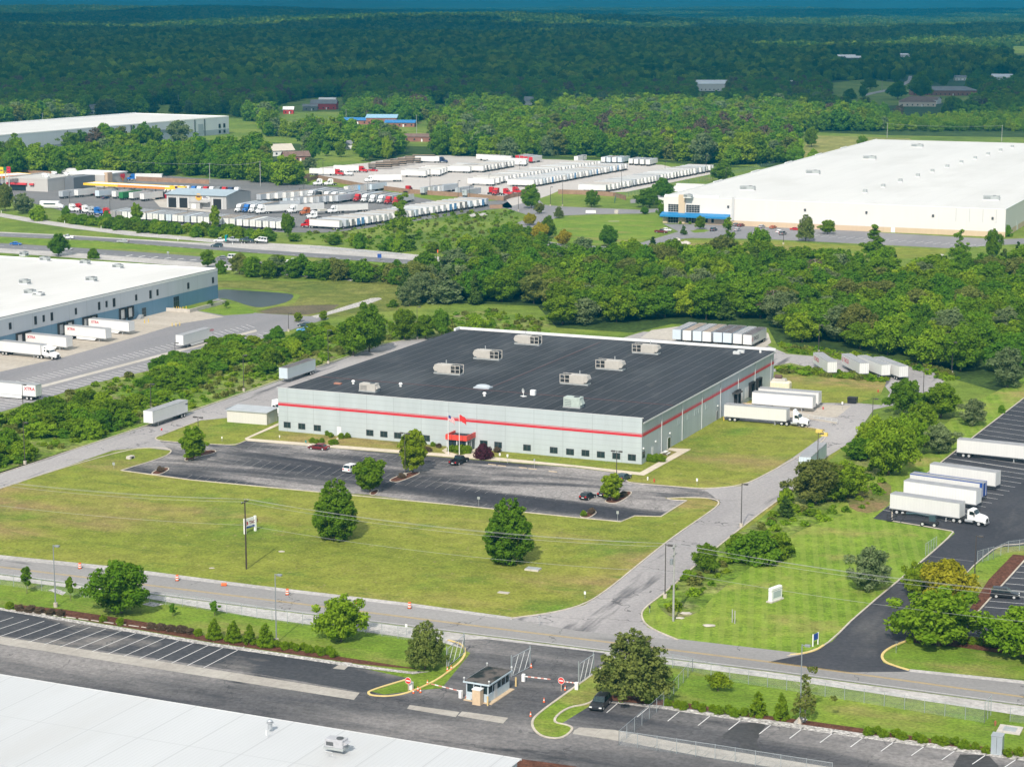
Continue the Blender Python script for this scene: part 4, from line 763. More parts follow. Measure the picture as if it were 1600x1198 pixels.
# --- truck stop: service shop, store, canopies
SP = W(261, 324); SA = math.degrees(math.atan2(*(W(354, 327.5) - SP).yx)); SL = (W(354, 327.5) - SP).length
st = thing('service_shop', SP, SA, 'grey truck service shop with three open bays and pale blue metal roof', 'workshop')
SM_W = m_panel('shop_panel', (0.42, 0.41, 0.40), SA, 4, .9, .05)
b = MB(); b.box(0, SL, 0, 26, 0, 6.6); b.extr([(0, 6.6), (13, 8.2), (26, 6.6)], 0.02, SL - .02, 0, Matrix.Rotation(R(90), 4, 'Z') @ Matrix.Diagonal((1, -1, 1, 1))); b.build('wall', SM_W, st)
b = MB(); b.add([(-.6, -.8, 6.7), (SL + .6, -.8, 6.7), (SL + .6, 13, 8.5), (-.6, 13, 8.5), (-.6, 26.8, 6.7), (SL + .6, 26.8, 6.7)], [(0, 1, 2, 3), (3, 2, 5, 4)])
b.add([(-.6, -.8, 6.45), (SL + .6, -.8, 6.45), (SL + .6, -.8, 6.7), (-.6, -.8, 6.7)], [(0, 1, 2, 3)]); b.build('roof', m_roof('blue_metal_roof', (0.33, 0.4, 0.45), [(AU, 1.2, .15, (0.28, 0.34, 0.39), .5)], .05), st)
for x in (.9, 7.0, 25.5): f = MB().box(x, x + 4.3, -.05, .05, 0, 4.9).build('bay_opening', DARK, st)
for x in (0.1, 5.4, 6.3, 11.6, 24.9, 30.1): MB().box(x, x + .5, -.12, .0, 0, 5.4).build('bay_post', FRAME_L, st)
b = MB(); b.box(13.5, 19.5, -2.6, 0, 0, 3.2).box(13.3, 24.0, -2.9, .0, 3.2, 3.5); b.build('front_office', SM_W, st); MB().box(15, 17.2, -2.65, -2.6, .2, 2.4).build('office_door', WHITE, st)
b = MB(); b.cyl((17.6, -.15, 5.6), 1.7, .1, 'y', 16, 0).box(19.5, 23.5, -.12, -.05, 4.5, 6.4, 1); sgn = b.build('sign', [mat('sign_orange', (0.75, 0.4, 0.05), .5), WHITE], st)
b = MB(); b.box(16.5, 18.7, -.2, -.16, 5.35, 5.85).box(19.9, 21.6, -.2, -.13, 5.7, 6.1).box(19.9, 23.1, -.2, -.13, 5.0, 5.4); b.build('lettering', mat('sign_dark', (0.06, 0.03, 0.08), .5), sgn)

LPx = W(75, 300)
ot = thing('travel_store', LPx, AV, 'grey travel store with red awnings and a red heart on its wall', 'store')
O_W = m_panel('store_panel', (0.47, 0.45, 0.43), AU, 5, .9, .04)
MB().box(-27, 0, 0, 34, 0, 6.3).build('wall', O_W, ot); MB().box(-26.6, -.4, .4, 33.6, 6.3, 6.4).build('roof', mat('store_roof', (0.5, 0.48, 0.45), .8, var=.1, vscale=.2), ot)
b = MB(); b.box(-27.1, .1, -.1, .3, 6.3, 7.0).box(-.3, .1, .3, 34, 6.3, 7.0).box(-27.1, -26.7, .3, 34, 6.3, 7.0); b.build('parapet', mat('store_trim', (0.5, 0.48, 0.46), .6), ot)
MB().box(.12, 6, 15, 34.9, 0, 6.6).build('dark_wing', mat('store_dark', (0.14, 0.15, 0.165), .6), ot)
MB().box(-14, 12, 35, 57, 0, 6.6).build('rear_wing', O_W, ot); MB().box(-14.3, 12.3, 34.95, 57.3, 6.6, 7.1).build('rear_parapet', WHITE, ot)
MB().box(11.5, 13.8, 35.4, 40, 0, 7.9).build('tan_tower', mat('tan_block', (0.52, 0.38, 0.27), .6), ot)
b = MB(); b.box(-26, -13, -1.4, -.1, 3.3, 4.3).box(-11, -8.5, -1.2, -.1, 3.3, 4.2); b.build('red_awning', mat('awning_red', (0.62, 0.05, 0.06), .5), ot); MB().box(-24, -14, -.12, .0, .1, 3.2).build('storefront', GLASS, ot)
hp = []
for k in range(28):
    a = 2 * math.pi * k / 28; hp.append((1.6 * math.sin(a) ** 3 * 1.35, (13 * math.cos(a) - 5 * math.cos(2 * a) - 2 * math.cos(3 * a) - math.cos(4 * a)) / 16 * 2.3))
HM = tf(90, 12.4, 52, 4.4) @ Matrix.Rotation(R(90), 4, 'X')
hb = MB(); hb.prism(hp, 0, .25, 0, HM); h_ = hb.build('heart_emblem', mat('heart_red', (0.6, 0.02, 0.05), .5), ot)
hb = MB(); hb.prism([(-2.0, -.1), (-1.5, -.2), (.1, -1.9), (0, -2.25)], .26, .32, 0, HM).prism([(-1.2, -.3), (-.7, -.4), (.5, -1.5), (.2, -1.8)], .26, .31, 0, HM); hb.build('heart_stripe', mat('sign_orange', (0.75, 0.4, 0.05), .5), h_)
for k, (x, y, w) in enumerate([(-8, 10, 3), (-14, 18, 3.4), (-6, 26, 2.4), (-17, 30, 2.2)]):
    q = Matrix.Translation(LPx) @ Matrix.Rotation(R(AV), 4, 'Z') @ Vector((x, y, 6.4)); box_unit(q, AV, w, 2, 1.7, f'{ordn[k]} pale rooftop unit from the front of the travel store roof', WHITE, group='units on the travel store roof')
CO = [mat('canopy_yellow', (0.85, 0.5, 0.03), .5), mat('canopy_orange', (0.8, 0.24, 0.03), .5), WHITE]
def canopy(a, b_, w, label, h=5.6, ncol=6):
    p, q = W(*a, h), W(*b_, h); ang = math.degrees(math.atan2(q.y - p.y, q.x - p.x)); L = (q - p).length
    t = thing('fuel_canopy', (p.x, p.y, 0), ang, label, 'fuel canopy')
    m_ = MB(); n = 8
    for k in range(n): m_.box(L * k / n, L * (k + 1) / n, 0, .25, h - 1.1, h, 0 if k < 3 or k > 6 else 1)
    m_.box(0, L, w - .25, w, h - 1.1, h, 0).box(0, .25, .25, w - .25, h - 1.1, h, 0).box(L - .25, L, .25, w - .25, h - 1.1, h, 0); m_.build('fascia', CO[:2], t)
    MB().box(.3, L - .3, .3, w - .3, h - .5, h - .2).build('deck', WHITE, t)
    for k in range(ncol): MB().box(L * (k + .5) / ncol - .2, L * (k + .5) / ncol + .2, w / 2 - .2, w / 2 + .2, 0, h - .5).build('column', FRAME_L, t)
    for k in range(ncol): m_ = MB(); m_.bbox(L * (k + .5) / ncol - .5, L * (k + .5) / ncol + .5, w / 2 - 1.1, w / 2 - .3, 0, 2.1, .05); m_.build('fuel_pump', RED, t)
    return t
canopy((130, 286), (276, 293.5), 9, 'long white-topped truck fuel canopy with yellow and orange edge', 6.2, 9)
canopy((-40, 279), (52, 271.5), 14, 'car fuel canopy with orange edge in front of the brown fence', 5.6, 5)
t = thing('road_sign_tower', W(276, 314), AV, 'small yellow canopy price sign at the end of the truck canopy', 'sign'); MB().box(-4, 5, 0, .4, 6.1, 7.6).build('panel', CO[0], t); MB().box(-.8, .8, -.03, 0, 6.3, 7.4).build('emblem', mat('sign_dark', (0.06, 0.03, 0.08), .5), t)
for x in (-2, 3): MB().box(x - .15, x + .15, .1, .3, 0, 6.1).build('pole', FRAME_L, t)
t = thing('restaurant_sign', W(9, 300), AV, 'square yellow sign beside green and red panels over the car canopy', 'sign')
MB().box(-3.4, -1, 0, .5, 9.6, 13.0).build('yellow_panel', mat('sign_yellow', (0.8, 0.55, 0.03), .5), t); MB().box(-.9, 1.1, 0, .5, 11.2, 13.2).build('green_panel', mat('sign_green', (0.02, 0.15, 0.06), .5), t); MB().box(1.2, 3.4, 0, .5, 10.0, 13.4).build('red_panel', mat('heart_red', (0.6, 0.02, 0.05), .5), t)
for x in (-2.2, .1, 2.3): MB().box(x - .15, x + .15, .1, .4, 0, 10.4).build('pole', FRAME_L, t)
b = MB(); b.box(-3.1, -1.4, -.03, 0, 11, 11.6).box(1.5, 3.1, -.03, 0, 12.3, 12.7).box(1.5, 2.8, -.03, 0, 10.6, 11); b.build('lettering', mat('sign_dark', (0.06, 0.03, 0.08), .5), t)

# --- guard booth at the gate
GP = W(763, 1099); GA = 60.0
GA = math.degrees(math.atan2(*(W(796, 1077) - GP).yx)); GLn = (W(796, 1077) - GP).length
gt = thing('guard_booth', GP, GA, 'pale blue guard booth with dark roof between the gate lanes', 'guard booth'); GW = 3.6
MB().box(-.3, GLn + .3, -.7, GW + .3, 0, .15).build('kerb_base', mat('tan_concrete', (0.55, 0.42, 0.28), .9, var=.1), gt)
M_BOOTH = mat('booth_blue', (0.47, 0.55, 0.6), .5, var=.05)
MB().box(0, GLn, 0, GW, .15, 1.35).build('wall', M_BOOTH, gt)
b = MB()
for x, y in [(0, 0), (GLn - .15, 0), (0, GW - .15), (GLn - .15, GW - .15), (0, 1.15), (0, 2.3)] + [(GLn * k / 5, 0) for k in range(1, 5)] + [(GLn * k / 5, GW - .15) for k in range(1, 5)]: b.box(x, x + .15, y, y + .15, 1.35, 2.75)
b.build('post', M_BOOTH, gt)
MB().box(.07, GLn - .07, .07, GW - .07, 1.36, 2.74).build('glazing', GLASS, gt)
b = MB(); b.box(-.35, GLn + .35, -.35, GW + .35, 2.75, 2.98); r_ = b.build('roof', M_BOOTH, gt); MB().box(-.25, GLn + .25, -.25, GW + .25, 2.98, 3.03).build('roof_membrane', ground_mat('booth_roof', [(0.42, (0.02, 0.026, 0.026)), (0.56, (0.12, 0.105, 0.095))], .35, fine=(2, .1)), r_)
for x, y in ((-.25, -.25), (GLn + .2, -.25), (-.25, GW + .2), (GLn + .2, GW + .2)): MB().tube([(x, y, 2.98), (x, y, 3.4)], .05).ico((x, y, 3.45), .16, sub=1).build('lamp', FRAME_L, r_)
MB().box(-.45, 0, 1.6, 2.7, .5, 1.1).build('air_conditioner', FRAME_L, gt); MB().box(1.9, 2.9, -.03, 0, .2, 2.3).build('door', FRAME_L, gt)
pb = W(752, 1098); t = thing('equipment_cabinet', pb, GA, 'tan cabinet with white top in front of the guard booth', 'cabinet'); MB().bbox(-1.15, -.05, -.4, .9, 0, 2.25, .04).build('body', mat('tan_cabinet', (0.6, 0.45, 0.3), .6, var=.08), t); MB().box(-1.2, 0, -.45, .95, 2.25, 2.4).build('cap', WHITE, t)

# --- shed beside the warehouse
hp_ = W(417, 664); HA = math.degrees(math.atan2(*(W(417, 664) - W(355, 659)).yx)); p0 = W(355, 659)
t = thing('storage_shed', p0, HA, 'low beige metal shed with grey flat roof beside the west road', 'shed'); Ls = (hp_ - p0).length
MB().box(0, Ls, 0, 5.6, 0, 3.0).build('wall', m_panel('shed_panel', (0.6, 0.57, 0.53), HA, .8, .93, .04), t)
b = MB(); b.add([(-.25, -.25, 3.02), (Ls + .25, -.25, 3.02), (Ls + .25, 5.85, 3.3), (-.25, 5.85, 3.3)], [(0, 1, 2, 3)]); b.box(-.25, Ls + .25, -.27, -.25, 2.85, 3.05); b.box(-.27, -.25, -.25, 5.85, 2.9, 3.3); b.build('roof', mat('shed_roof', (0.4, 0.42, 0.44), .5, var=.08, vscale=.4), t); MB().box(Ls, Ls + .04, 1.5, 3.8, 0, 2.5).build('roller_door', FRAME_L, t)

# --- compactor behind the docks
t = thing('waste_compactor', W(1216, 606), BA, 'cream waste compactor with brown drum on top by the rear dock', 'compactor'); MB().bbox(-3.3, 3.3, -1.4, 1.4, 0, 1.9, .3).build('body', mat('cream_steel', (0.72, 0.65, 0.5), .6, var=.1), t)
MB().box(-1.6, 2.2, -1, 1, 1.92, 2.6, taper=.2).build('hopper', CREAM, t); b = MB(); b.cyl((-.9, 0, 3.0), .55, 1.8, 'x', 12); b.build('drum', mat('drum_brown', (0.12, 0.07, 0.06), .6), t)

# --- far houses
def house(px, py, ang, L, D, H, RH, wall, roof, label, hip=False, name='house', chimney=False, cat='house'):
    o = W(px, py); t = thing(name, (o.x, o.y, 0), ang, label, cat); h = L / 2; d = D / 2
    b = MB(); b.box(-h, h, -d, d, 0, H)
    if not hip: b.extr([(-d, H), (0, H + RH - .1), (d, H)], -h + .02, h - .02, 0, Matrix.Rotation(R(90), 4, 'Z') @ Matrix.Diagonal((1, -1, 1, 1)))
    b.build('wall', wall, t); b = MB(); e = .6; k = d + e if hip else 0
    b.add([(-h - e, -d - e, H - .1), (h + e, -d - e, H - .1), (h + e, d + e, H - .1), (-h - e, d + e, H - .1), (-h - e + k, 0, H + RH), (h + e - k, 0, H + RH)], [(0, 1, 5, 4), (2, 3, 4, 5)] + ([(1, 2, 5), (3, 0, 4)] if hip else [])); rf = b.build('roof', roof, t)
    if chimney: MB().box(h * .3, h * .3 + .8, .3, 1.1, H, H + RH + .8).build('chimney', wall, rf)
    n = max(2, int(L / 4.5))
    for i in range(n):
        x = -h + L * (i + .5) / n; MB().box(x - .6, x + .6, -d - .05, -d, 1, 2.3).build('window', DARK, t)
    MB().box(-.5 + L * .12, .5 + L * .12, -d - .06, -d, 0, 2.1).build('door', WHITE, t); return t
BRICK = mat('brick', (0.26, 0.12, 0.09), .9, var=.15, vscale=.5); TANW = mat('tan_siding', (0.55, 0.48, 0.4), .8); BROWNR = mat('brown_shingle', (0.17, 0.11, 0.09), .9, var=.15, vscale=.5); GREYR = mat('grey_shingle', (0.2, 0.2, 0.21), .9, var=.12, vscale=.5); BLUER = mat('blue_metal', (0.03, 0.17, 0.4), .5); WSID = mat('white_siding', (0.7, 0.69, 0.67), .7); BARN = mat('barn_red', (0.42, 0.03, 0.03), .7)
house(598, 194, -5, 25, 16, 5.5, 2.5, BRICK, mat('pale_blue_metal', (0.25, 0.42, 0.55), .5), 'brick hall with pale blue roof behind the round trees', name='brick_hall', cat='hall')
house(556, 194, -8, 22, 10, 3.4, 2, BRICK, BLUER, 'low brick building with bright blue roof west of the brick hall'); house(626, 198, -6, 24, 10, 3.4, 2, BRICK, BLUER, 'low brick building with bright blue roof east of the brick hall')
house(655, 221, -6, 22, 10, 3.6, 2, BRICK, BROWNR, 'brick bungalow with brown roof beside the short lane'); house(462, 252, 20, 16, 10, 3.4, 3, BRICK, BROWNR, 'brick bungalow with brown roof among the trees by the truck lot'); house(438, 243, 30, 15, 11, 3.6, 4, WSID, mat('pale_shingle', (0.5, 0.45, 0.38), .9), 'white gabled house behind the brown-roofed bungalow')
house(545, 233, 10, 12, 9, 3.4, 2.5, WSID, GREYR, 'grey-roofed house half hidden by trees beside the bright tree')
house(507, 171, -4, 24, 14, 5.5, 3.5, BARN, GREYR, 'red barn with grey roof in the far meadow', name='barn', cat='barn'); house(451, 178, 0, 9, 7, 4, 2.5, BARN, WHITE, 'tiny red shed with white roof in the far meadow', name='shed', cat='shed'); house(485, 173, 0, 13, 9, 4, 2, GREYR, GREYR, 'grey shed beside the red barn', name='shed', cat='shed')
house(512, 163, -4, 16, 9, 4, 2.5, WSID, WSID, 'white shed behind the red barn', name='shed', cat='shed')
house(827, 164, -20, 22, 12, 4, 4, WSID, GREYR, 'white farmhouse with grey roof beyond the bright tree belt', chimney=True); house(1112, 142, -4, 46, 20, 8, 4, WSID, mat('pale_metal', (0.6, 0.63, 0.66), .5), 'long white barn with pale roof at the dark forest edge', name='barn', cat='barn')
house(1433, 166, -8, 34, 20, 4.5, 5, TANW, BROWNR, 'brown hip-roofed house with porch among the trees', hip=True); house(1452, 162, -30, 20, 13, 4, 3, WSID, BROWNR, 'white wing house with brown roof beside the hip-roofed house')
house(1474, 149, -3, 70, 24, 5.5, 4, BRICK, GREYR, 'long brick building with hipped grey roof on the far lawn', hip=True, name='brick_hall', cat='hall')
house(1322, 94, 0, 30, 20, 6, 3, GREYR, WHITE, 'white-roofed shed in the far forest, the western of two', name='shed', cat='shed'); house(1335, 95, 10, 34, 22, 5, 3, GREYR, WHITE, 'white-roofed shed in the far forest, the eastern of two', name='shed', cat='shed')
house(1411, 90, 0, 48, 16, 5, 2, WSID, WHITE, 'long thin white building far off in the forest'); house(1500, 126, 0, 14, 9, 4, 2.5, WSID, GREYR, 'small white house under trees behind the brick building'); house(1566, 125, -25, 26, 14, 4, 3.5, WSID, mat('pale_metal', (0.6, 0.63, 0.66), .5), 'pale-roofed house at the eastern forest edge')
house(148, 179, -15, 15, 10, 5, 4, WSID, GREYR, 'white gabled house behind the far white warehouse'); house(1236, 133, 0, 14, 9, 3.5, 2, WSID, WHITE, 'small white-roofed cabin in the far western clearing')
# ------------------------------------------------------------------ vegetation
def fol(name, a, b, hue=0.03, val=0.3, trans=0.42, far=False):
    if name in MATS: return MATS[name]
    m = bpy.data.materials.new(name); m.use_nodes = True; nt = m.node_tree; L = nt.links; nt.nodes.clear()
    out = nt.nodes.new("ShaderNodeOutputMaterial"); at = nt.nodes.new("ShaderNodeAttribute"); at.attribute_name = 'tint'
    oi = nt.nodes.new("ShaderNodeObjectInfo"); c = mixc(nt, at.outputs['Fac'], a, b)
    if far: f3 = noise_fac(nt, .0035, 3); c = mixc(nt, 1.0, c, ramp(nt, f3, [(.35, (.62, .72, .7)), (.65, (1.25, 1.15, .9))]), 'MULTIPLY')
    hs = nt.nodes.new("ShaderNodeHueSaturation"); L.new(c, hs.inputs['Color'])
    L.new(math_n(nt, 'ADD', math_n(nt, 'MULTIPLY', oi.outputs['Random'], hue), 0.5 - hue / 2), hs.inputs['Hue'])
    r2 = math_n(nt, 'FRACT', math_n(nt, 'MULTIPLY', oi.outputs['Random'], 17.31))
    L.new(math_n(nt, 'ADD', math_n(nt, 'MULTIPLY', r2, val), 1 - val / 2), hs.inputs['Value'])
    d = nt.nodes.new("ShaderNodeBsdfDiffuse"); t = nt.nodes.new("ShaderNodeBsdfTranslucent"); mx = nt.nodes.new("ShaderNodeMixShader")
    L.new(hs.outputs[0], d.inputs[0])
    ty = mixc(nt, 0.35, hs.outputs[0], (0.25, 0.3, 0.02)); L.new(ty, t.inputs[0])
    mx.inputs[0].default_value = trans; L.new(d.outputs[0], mx.inputs[1]); L.new(t.outputs[0], mx.inputs[2]); L.new(mx.outputs[0], out.inputs[0])
    MATS[name] = m; return m
F_DARK = fol('leaf_dark', (0.085, 0.19, 0.013), (0.17, 0.3, 0.022))
F_MID = fol('leaf_mid', (0.105, 0.215, 0.012), (0.215, 0.34, 0.022))
F_LIGHT = fol('leaf_light', (0.18, 0.3, 0.014), (0.3, 0.42, 0.028))
F_YEL = fol('leaf_yellow', (0.3, 0.28, 0.016), (0.5, 0.43, 0.035), hue=.02)
F_GREY = fol('leaf_silver', (0.13, 0.19, 0.07), (0.27, 0.33, 0.15), hue=.02)
F_OLIVE = fol('leaf_olive', (0.125, 0.16, 0.03), (0.26, 0.28, 0.07), hue=.02)
F_PINE = fol('needle_green', (0.085, 0.125, 0.028), (0.21, 0.25, 0.06), hue=.015, trans=.15)
F_CEDAR = fol('needle_dark', (0.04, 0.08, 0.014), (0.11, 0.17, 0.03), hue=.015, trans=.12)
F_BRIGHT = fol('leaf_trim', (0.15, 0.26, 0.012), (0.25, 0.36, 0.02), hue=.01, val=.15)
F_PURP = fol('leaf_burgundy', (0.05, 0.012, 0.022), (0.12, 0.035, 0.05), hue=.01, trans=.15)
F_BROWN = fol('twig_brown', (0.12, 0.085, 0.06), (0.2, 0.145, 0.105), hue=.01)
F_FARA = fol('leaf_far', (0.04, 0.11, 0.012), (0.27, 0.38, 0.032), hue=.03, val=.3, far=True)
BARK = mat('bark', (0.16, 0.125, 0.095), .9, var=.25, vscale=3); BARK_P = mat('bark_pale', (0.32, 0.28, 0.24), .9, var=.2, vscale=3)

def quads_mesh(name, P, N, S, tint, mats, cores=None, seed=0, asp=0.75):
    """leaf faces: centres P, normals N, sizes S; cores = (verts, tris, tint) shells inside the lobes"""
    rs = np.random.default_rng(seed); n = len(P)
    t = np.cross(N, rs.normal(size=(n, 3))); t /= np.linalg.norm(t, axis=1)[:, None] + 1e-9; b = np.cross(N, t)
    k = lambda lo, hi: (S * rs.uniform(lo, hi, n))[:, None]
    bend = N * (S * 0.18)[:, None]
    vv = np.stack([P + t * k(.7, 1.25) - bend, P + b * k(.5, 1.0) * asp + bend, P - t * k(.7, 1.25) - bend, P - b * k(.5, 1.0) * asp + bend], 1).reshape(-1, 3)
    loops = np.arange(4 * n); starts = np.arange(0, 4 * n, 4); tot = np.full(n, 4)
    if cores is not None:
        cv, cf, ct = cores; loops = np.concatenate([loops, (cf + 4 * n).ravel()]); starts = np.concatenate([starts, 4 * n + 3 * np.arange(len(cf))]); tot = np.concatenate([tot, np.full(len(cf), 3)])
        vv = np.concatenate([vv, cv]); tint = np.concatenate([tint, ct])
    me = bpy.data.meshes.new(name); me.vertices.add(len(vv)); me.vertices.foreach_set("co", vv.astype(np.float32).ravel())
    me.loops.add(len(loops)); me.loops.foreach_set("vertex_index", loops.astype(np.int32)); me.polygons.add(len(starts))
    me.polygons.foreach_set("loop_start", starts.astype(np.int32)); me.polygons.foreach_set("loop_total", tot.astype(np.int32))
    for m in mats: me.materials.append(m)
    a = me.attributes.new('tint', 'FLOAT', 'FACE'); a.data.foreach_set("value", tint.astype(np.float32)); me.update(calc_edges=True); me.validate(); return me
_ico = MB().ico((0, 0, 0), 1, sub=1); ICV = np.array(_ico.v); ICF = np.array(_ico.f)
_ico0 = MB().ico((0, 0, 0), 1, sub=0); IC0V = np.array(_ico0.v); IC0F = np.array(_ico0.f)
def lobes_for(rs, prof, z0, z1, rmax, nlobe, lr, fill=(0.45, 0.82), squash=0.8, irr=0.12):
    c = []; tries = 0
    while len(c) < nlobe and tries < 5000:
        tries += 1; t = rs.uniform(0.02, 0.98); r = prof(t)
        if rs.uniform() > (r + .15): continue
        a = rs.uniform(0, 2 * math.pi); rr = r * rmax * rs.uniform(*fill) * (1 + rs.normal() * irr); l = lr * rmax * rs.uniform(.7, 1.3) * (0.45 + 0.55 * r)
        c.append((rr * math.cos(a), rr * math.sin(a), z0 + t * (z1 - z0), l, rs.uniform()))
    for t in (0.25, 0.5, 0.7): c.append((0, 0, z0 + t * (z1 - z0), rmax * prof(t) * .55, rs.uniform()))
    return np.array(c)
def crown_mesh(name, seed, prof, z0, z1, rmax, nlobe, lr, nleaf, leaf, mats, up=0.25, rnd=0.75, squash=0.85, core=.6, **k):
    rs = np.random.default_rng(seed); C = lobes_for(rs, prof, z0, z1, rmax, nlobe, lr, **k); w = C[:, 3] ** 2; w /= w.sum()
    li = rs.choice(len(C), size=nleaf * 3, p=w); d = rs.normal(size=(nleaf * 3, 3)); d[:, 2] += 0.25; d /= np.linalg.norm(d, axis=1)[:, None]
    P = C[li, :3] + d * (C[li, 3] * rs.uniform(.72, 1.22, len(li)))[:, None] * np.array([1, 1, squash])
    keep = P[:, 2] > z0 * .6
    for j in range(len(C)):
        q = (P - C[j, :3]) / np.array([1, 1, squash]); keep &= (np.linalg.norm(q, axis=1) > C[j, 3] * .8) | (li == j)
    idx = np.nonzero(keep)[0][:nleaf]; P, d, li = P[idx], d[idx], li[idx]
    N = d * .7 + rs.normal(size=d.shape) * rnd * .6 + np.array([0, 0, up]); N /= np.linalg.norm(N, axis=1)[:, None]
    tint = np.clip(C[li, 4] * .6 + rs.uniform(0, .4, len(li)), 0, 1)
    cv = []; cf = []; ct = []
    for j, c in enumerate(C):
        cv.append(c[:3] + IC0V * c[3] * core * np.array([1, 1, squash])); cf.append(IC0F + 12 * j); ct.append(np.full(len(IC0F), c[4] * .6 + .2))
    return quads_mesh(name, P, N, leaf * rs.uniform(.6, 1.3, len(P)), tint, mats, (np.concatenate(cv), np.concatenate(cf), np.concatenate(ct)), seed)
def trunk_mesh(seed, h, r, z0, rmax, limbs=5, m=None):
    random.seed(seed); b = MB(); lean = random.uniform(-.2, .2); b.tube([(0, 0, -.2), (lean * .3, .05, h * .35), (lean, 0, h * .7), (lean * 1.2, 0, h * .92)], r, 7, r2=r * .25)
    for k in range(limbs):
        a = k * 2.4 + random.uniform(-.4, .4); z = z0 + (h * .75 - z0) * (k + .6) / max(1, limbs); z = max(z, h * .18); q = rmax * random.uniform(.45, .7)
        b.tube([(lean * z / h, 0, z), (q * .5 * math.cos(a), q * .5 * math.sin(a), z + q * .4), (q * math.cos(a), q * math.sin(a), z + q * .65)], r * .4, 5, r2=r * .12)
    return b.mesh('trunk', [m or BARK])
P_ROUND = lambda t: max(0, math.sin(math.pi * min(1, (t * .9 + .12)))) ** .6
P_EGG = lambda t: (.35 + .65 * min(1, t / .3) ** .6) * (1 - max(0, (t - .36)) / .66) ** .52
P_OVAL = lambda t: max(0.02, math.sin(math.pi * (t * .88 + .09))) ** .75
P_CONE = lambda t: (min(1, t / .12) ** .6) * max(.03, 1 - t) ** .8
P_DOME = lambda t: max(.05, 1 - t * t) ** .55
P_IRR = lambda t: .62 + .3 * math.sin(t * 7 + .6) if t < .85 else .4
PROTO = {}
def proto(kind, seed, prof, H, Wd, z0, nlobe, lr, nleaf, leaf, m, trunk=.2, limbs=5, bark=None, **k):
    PROTO.setdefault(kind, []).append((crown_mesh('crown', seed, prof, z0, H, Wd / 2, nlobe, lr, nleaf, leaf, [m], **k), trunk_mesh(seed, H, trunk, z0, Wd / 2, limbs, bark), H, Wd))
for i, m in enumerate((F_DARK, F_MID, F_MID, F_LIGHT, F_OLIVE, F_GREY, F_DARK)):
    k = ('round_dark', 'round_mid', 'round_mid', 'round_light', 'round_olive', 'round_silver', 'round_dark')[i]
    proto(k, 100 + i, (P_ROUND, P_OVAL, P_ROUND, P_ROUND, P_OVAL, P_ROUND, P_EGG)[i], 11 + i % 3, 11, 1.6, 58 + 4 * i, .225, 5200, .38, m, trunk=.28, irr=.24, fill=(.4, .92))
for i in range(2): proto('egg', 120 + i, P_EGG, 12, 8.4, .1, 210, .15, 12000, .24, F_DARK, trunk=.3, irr=.05, fill=(.72, .9))
for i in range(3): proto('maple', 130 + i, P_OVAL, 9, 6.2, .8, 70, .2, 5400, .27, F_LIGHT, trunk=.17, irr=.12, fill=(.5, .85))
proto('maple_dark', 134, P_OVAL, 8, 6.2, 1.0, 40, .28, 4200, .3, F_MID, trunk=.17, irr=.14, fill=(.5, .85))
for i in range(2): proto('pine', 140 + i, P_DOME, 9.6, 9.4, 1.4, 170, .125, 8000, .22, F_PINE, trunk=.24, irr=.16, up=.5, fill=(.55, .95), squash=.9)
for i in range(2): proto('cedar', 150 + i, P_CONE, 8, 4.2, .2, 44, .3, 3200, .3, F_CEDAR, trunk=.16, irr=.12, limbs=0)
for i, m in enumerate((F_MID, F_LIGHT, F_DARK, F_MID)): proto('bush', 160 + i, P_DOME, 4.5, 6.5, .1, 56, .2, 3000, .3, m, trunk=.12, irr=.25, limbs=4)
for i in range(2): proto('sparse', 170 + i, P_IRR, 16, 9, 3.0, 46, .24, 3200, .36, F_MID, trunk=.3, irr=.4, fill=(.3, 1.0), limbs=9, bark=BARK_P)
proto('young', 180, P_OVAL, 4.5, 1.5, 1.0, 16, .42, 900, .17, F_DARK, trunk=.05, irr=.25, limbs=2)
proto('thin', 182, P_IRR, 7.5, 5, 1.2, 26, .16, 800, .22, F_OLIVE, trunk=.1, irr=.4, fill=(.2, 1), limbs=10, bark=BARK_P, core=.1)
proto('arborvitae', 184, lambda t: (min(1, t / .1) ** .5) * max(.02, 1 - t) ** .6, 3.2, 2.4, .02, 80, .2, 3600, .1, F_BRIGHT, trunk=.08, limbs=0, irr=.02, fill=(.76, .84))
proto('ball', 186, P_ROUND, 1.5, 1.8, .02, 22, .4, 1400, .11, F_BRIGHT, trunk=.05, limbs=0, irr=.05)
proto('ball_brown', 187, P_ROUND, 1.3, 1.9, .02, 20, .36, 1000, .11, F_BROWN, trunk=.05, limbs=0, irr=.15)
proto('burgundy', 188, P_DOME, 2.7, 4.2, .05, 40, .26, 2600, .16, F_PURP, trunk=.1, limbs=3, irr=.1)
proto('yellow', 190, P_ROUND, 8, 8.4, 1.2, 40, .28, 4000, .32, F_YEL, trunk=.2, irr=.2)
proto('umbrella', 192, P_DOME, 2.8, 4.0, 1.2, 18, .3, 1100, .16, F_LIGHT, trunk=.08, irr=.2, limbs=4)
proto('bare', 194, P_OVAL, 10, 8, 2, 22, .25, 500, .3, F_BROWN, trunk=.22, irr=.3, limbs=14, bark=BARK_P, core=.05)
NAMES = dict(egg='broadleaf_tree', pine='pine_tree', cedar='cedar_tree', bush='shrub', ball='trimmed_shrub', ball_brown='trimmed_shrub', arborvitae='arborvitae', burgundy='shrub', young='young_tree', thin='young_tree', umbrella='young_tree', bare='bare_tree')
CATS = dict(bush='shrub', ball='shrub', ball_brown='shrub', arborvitae='shrub', burgundy='shrub')
n_tree = {}
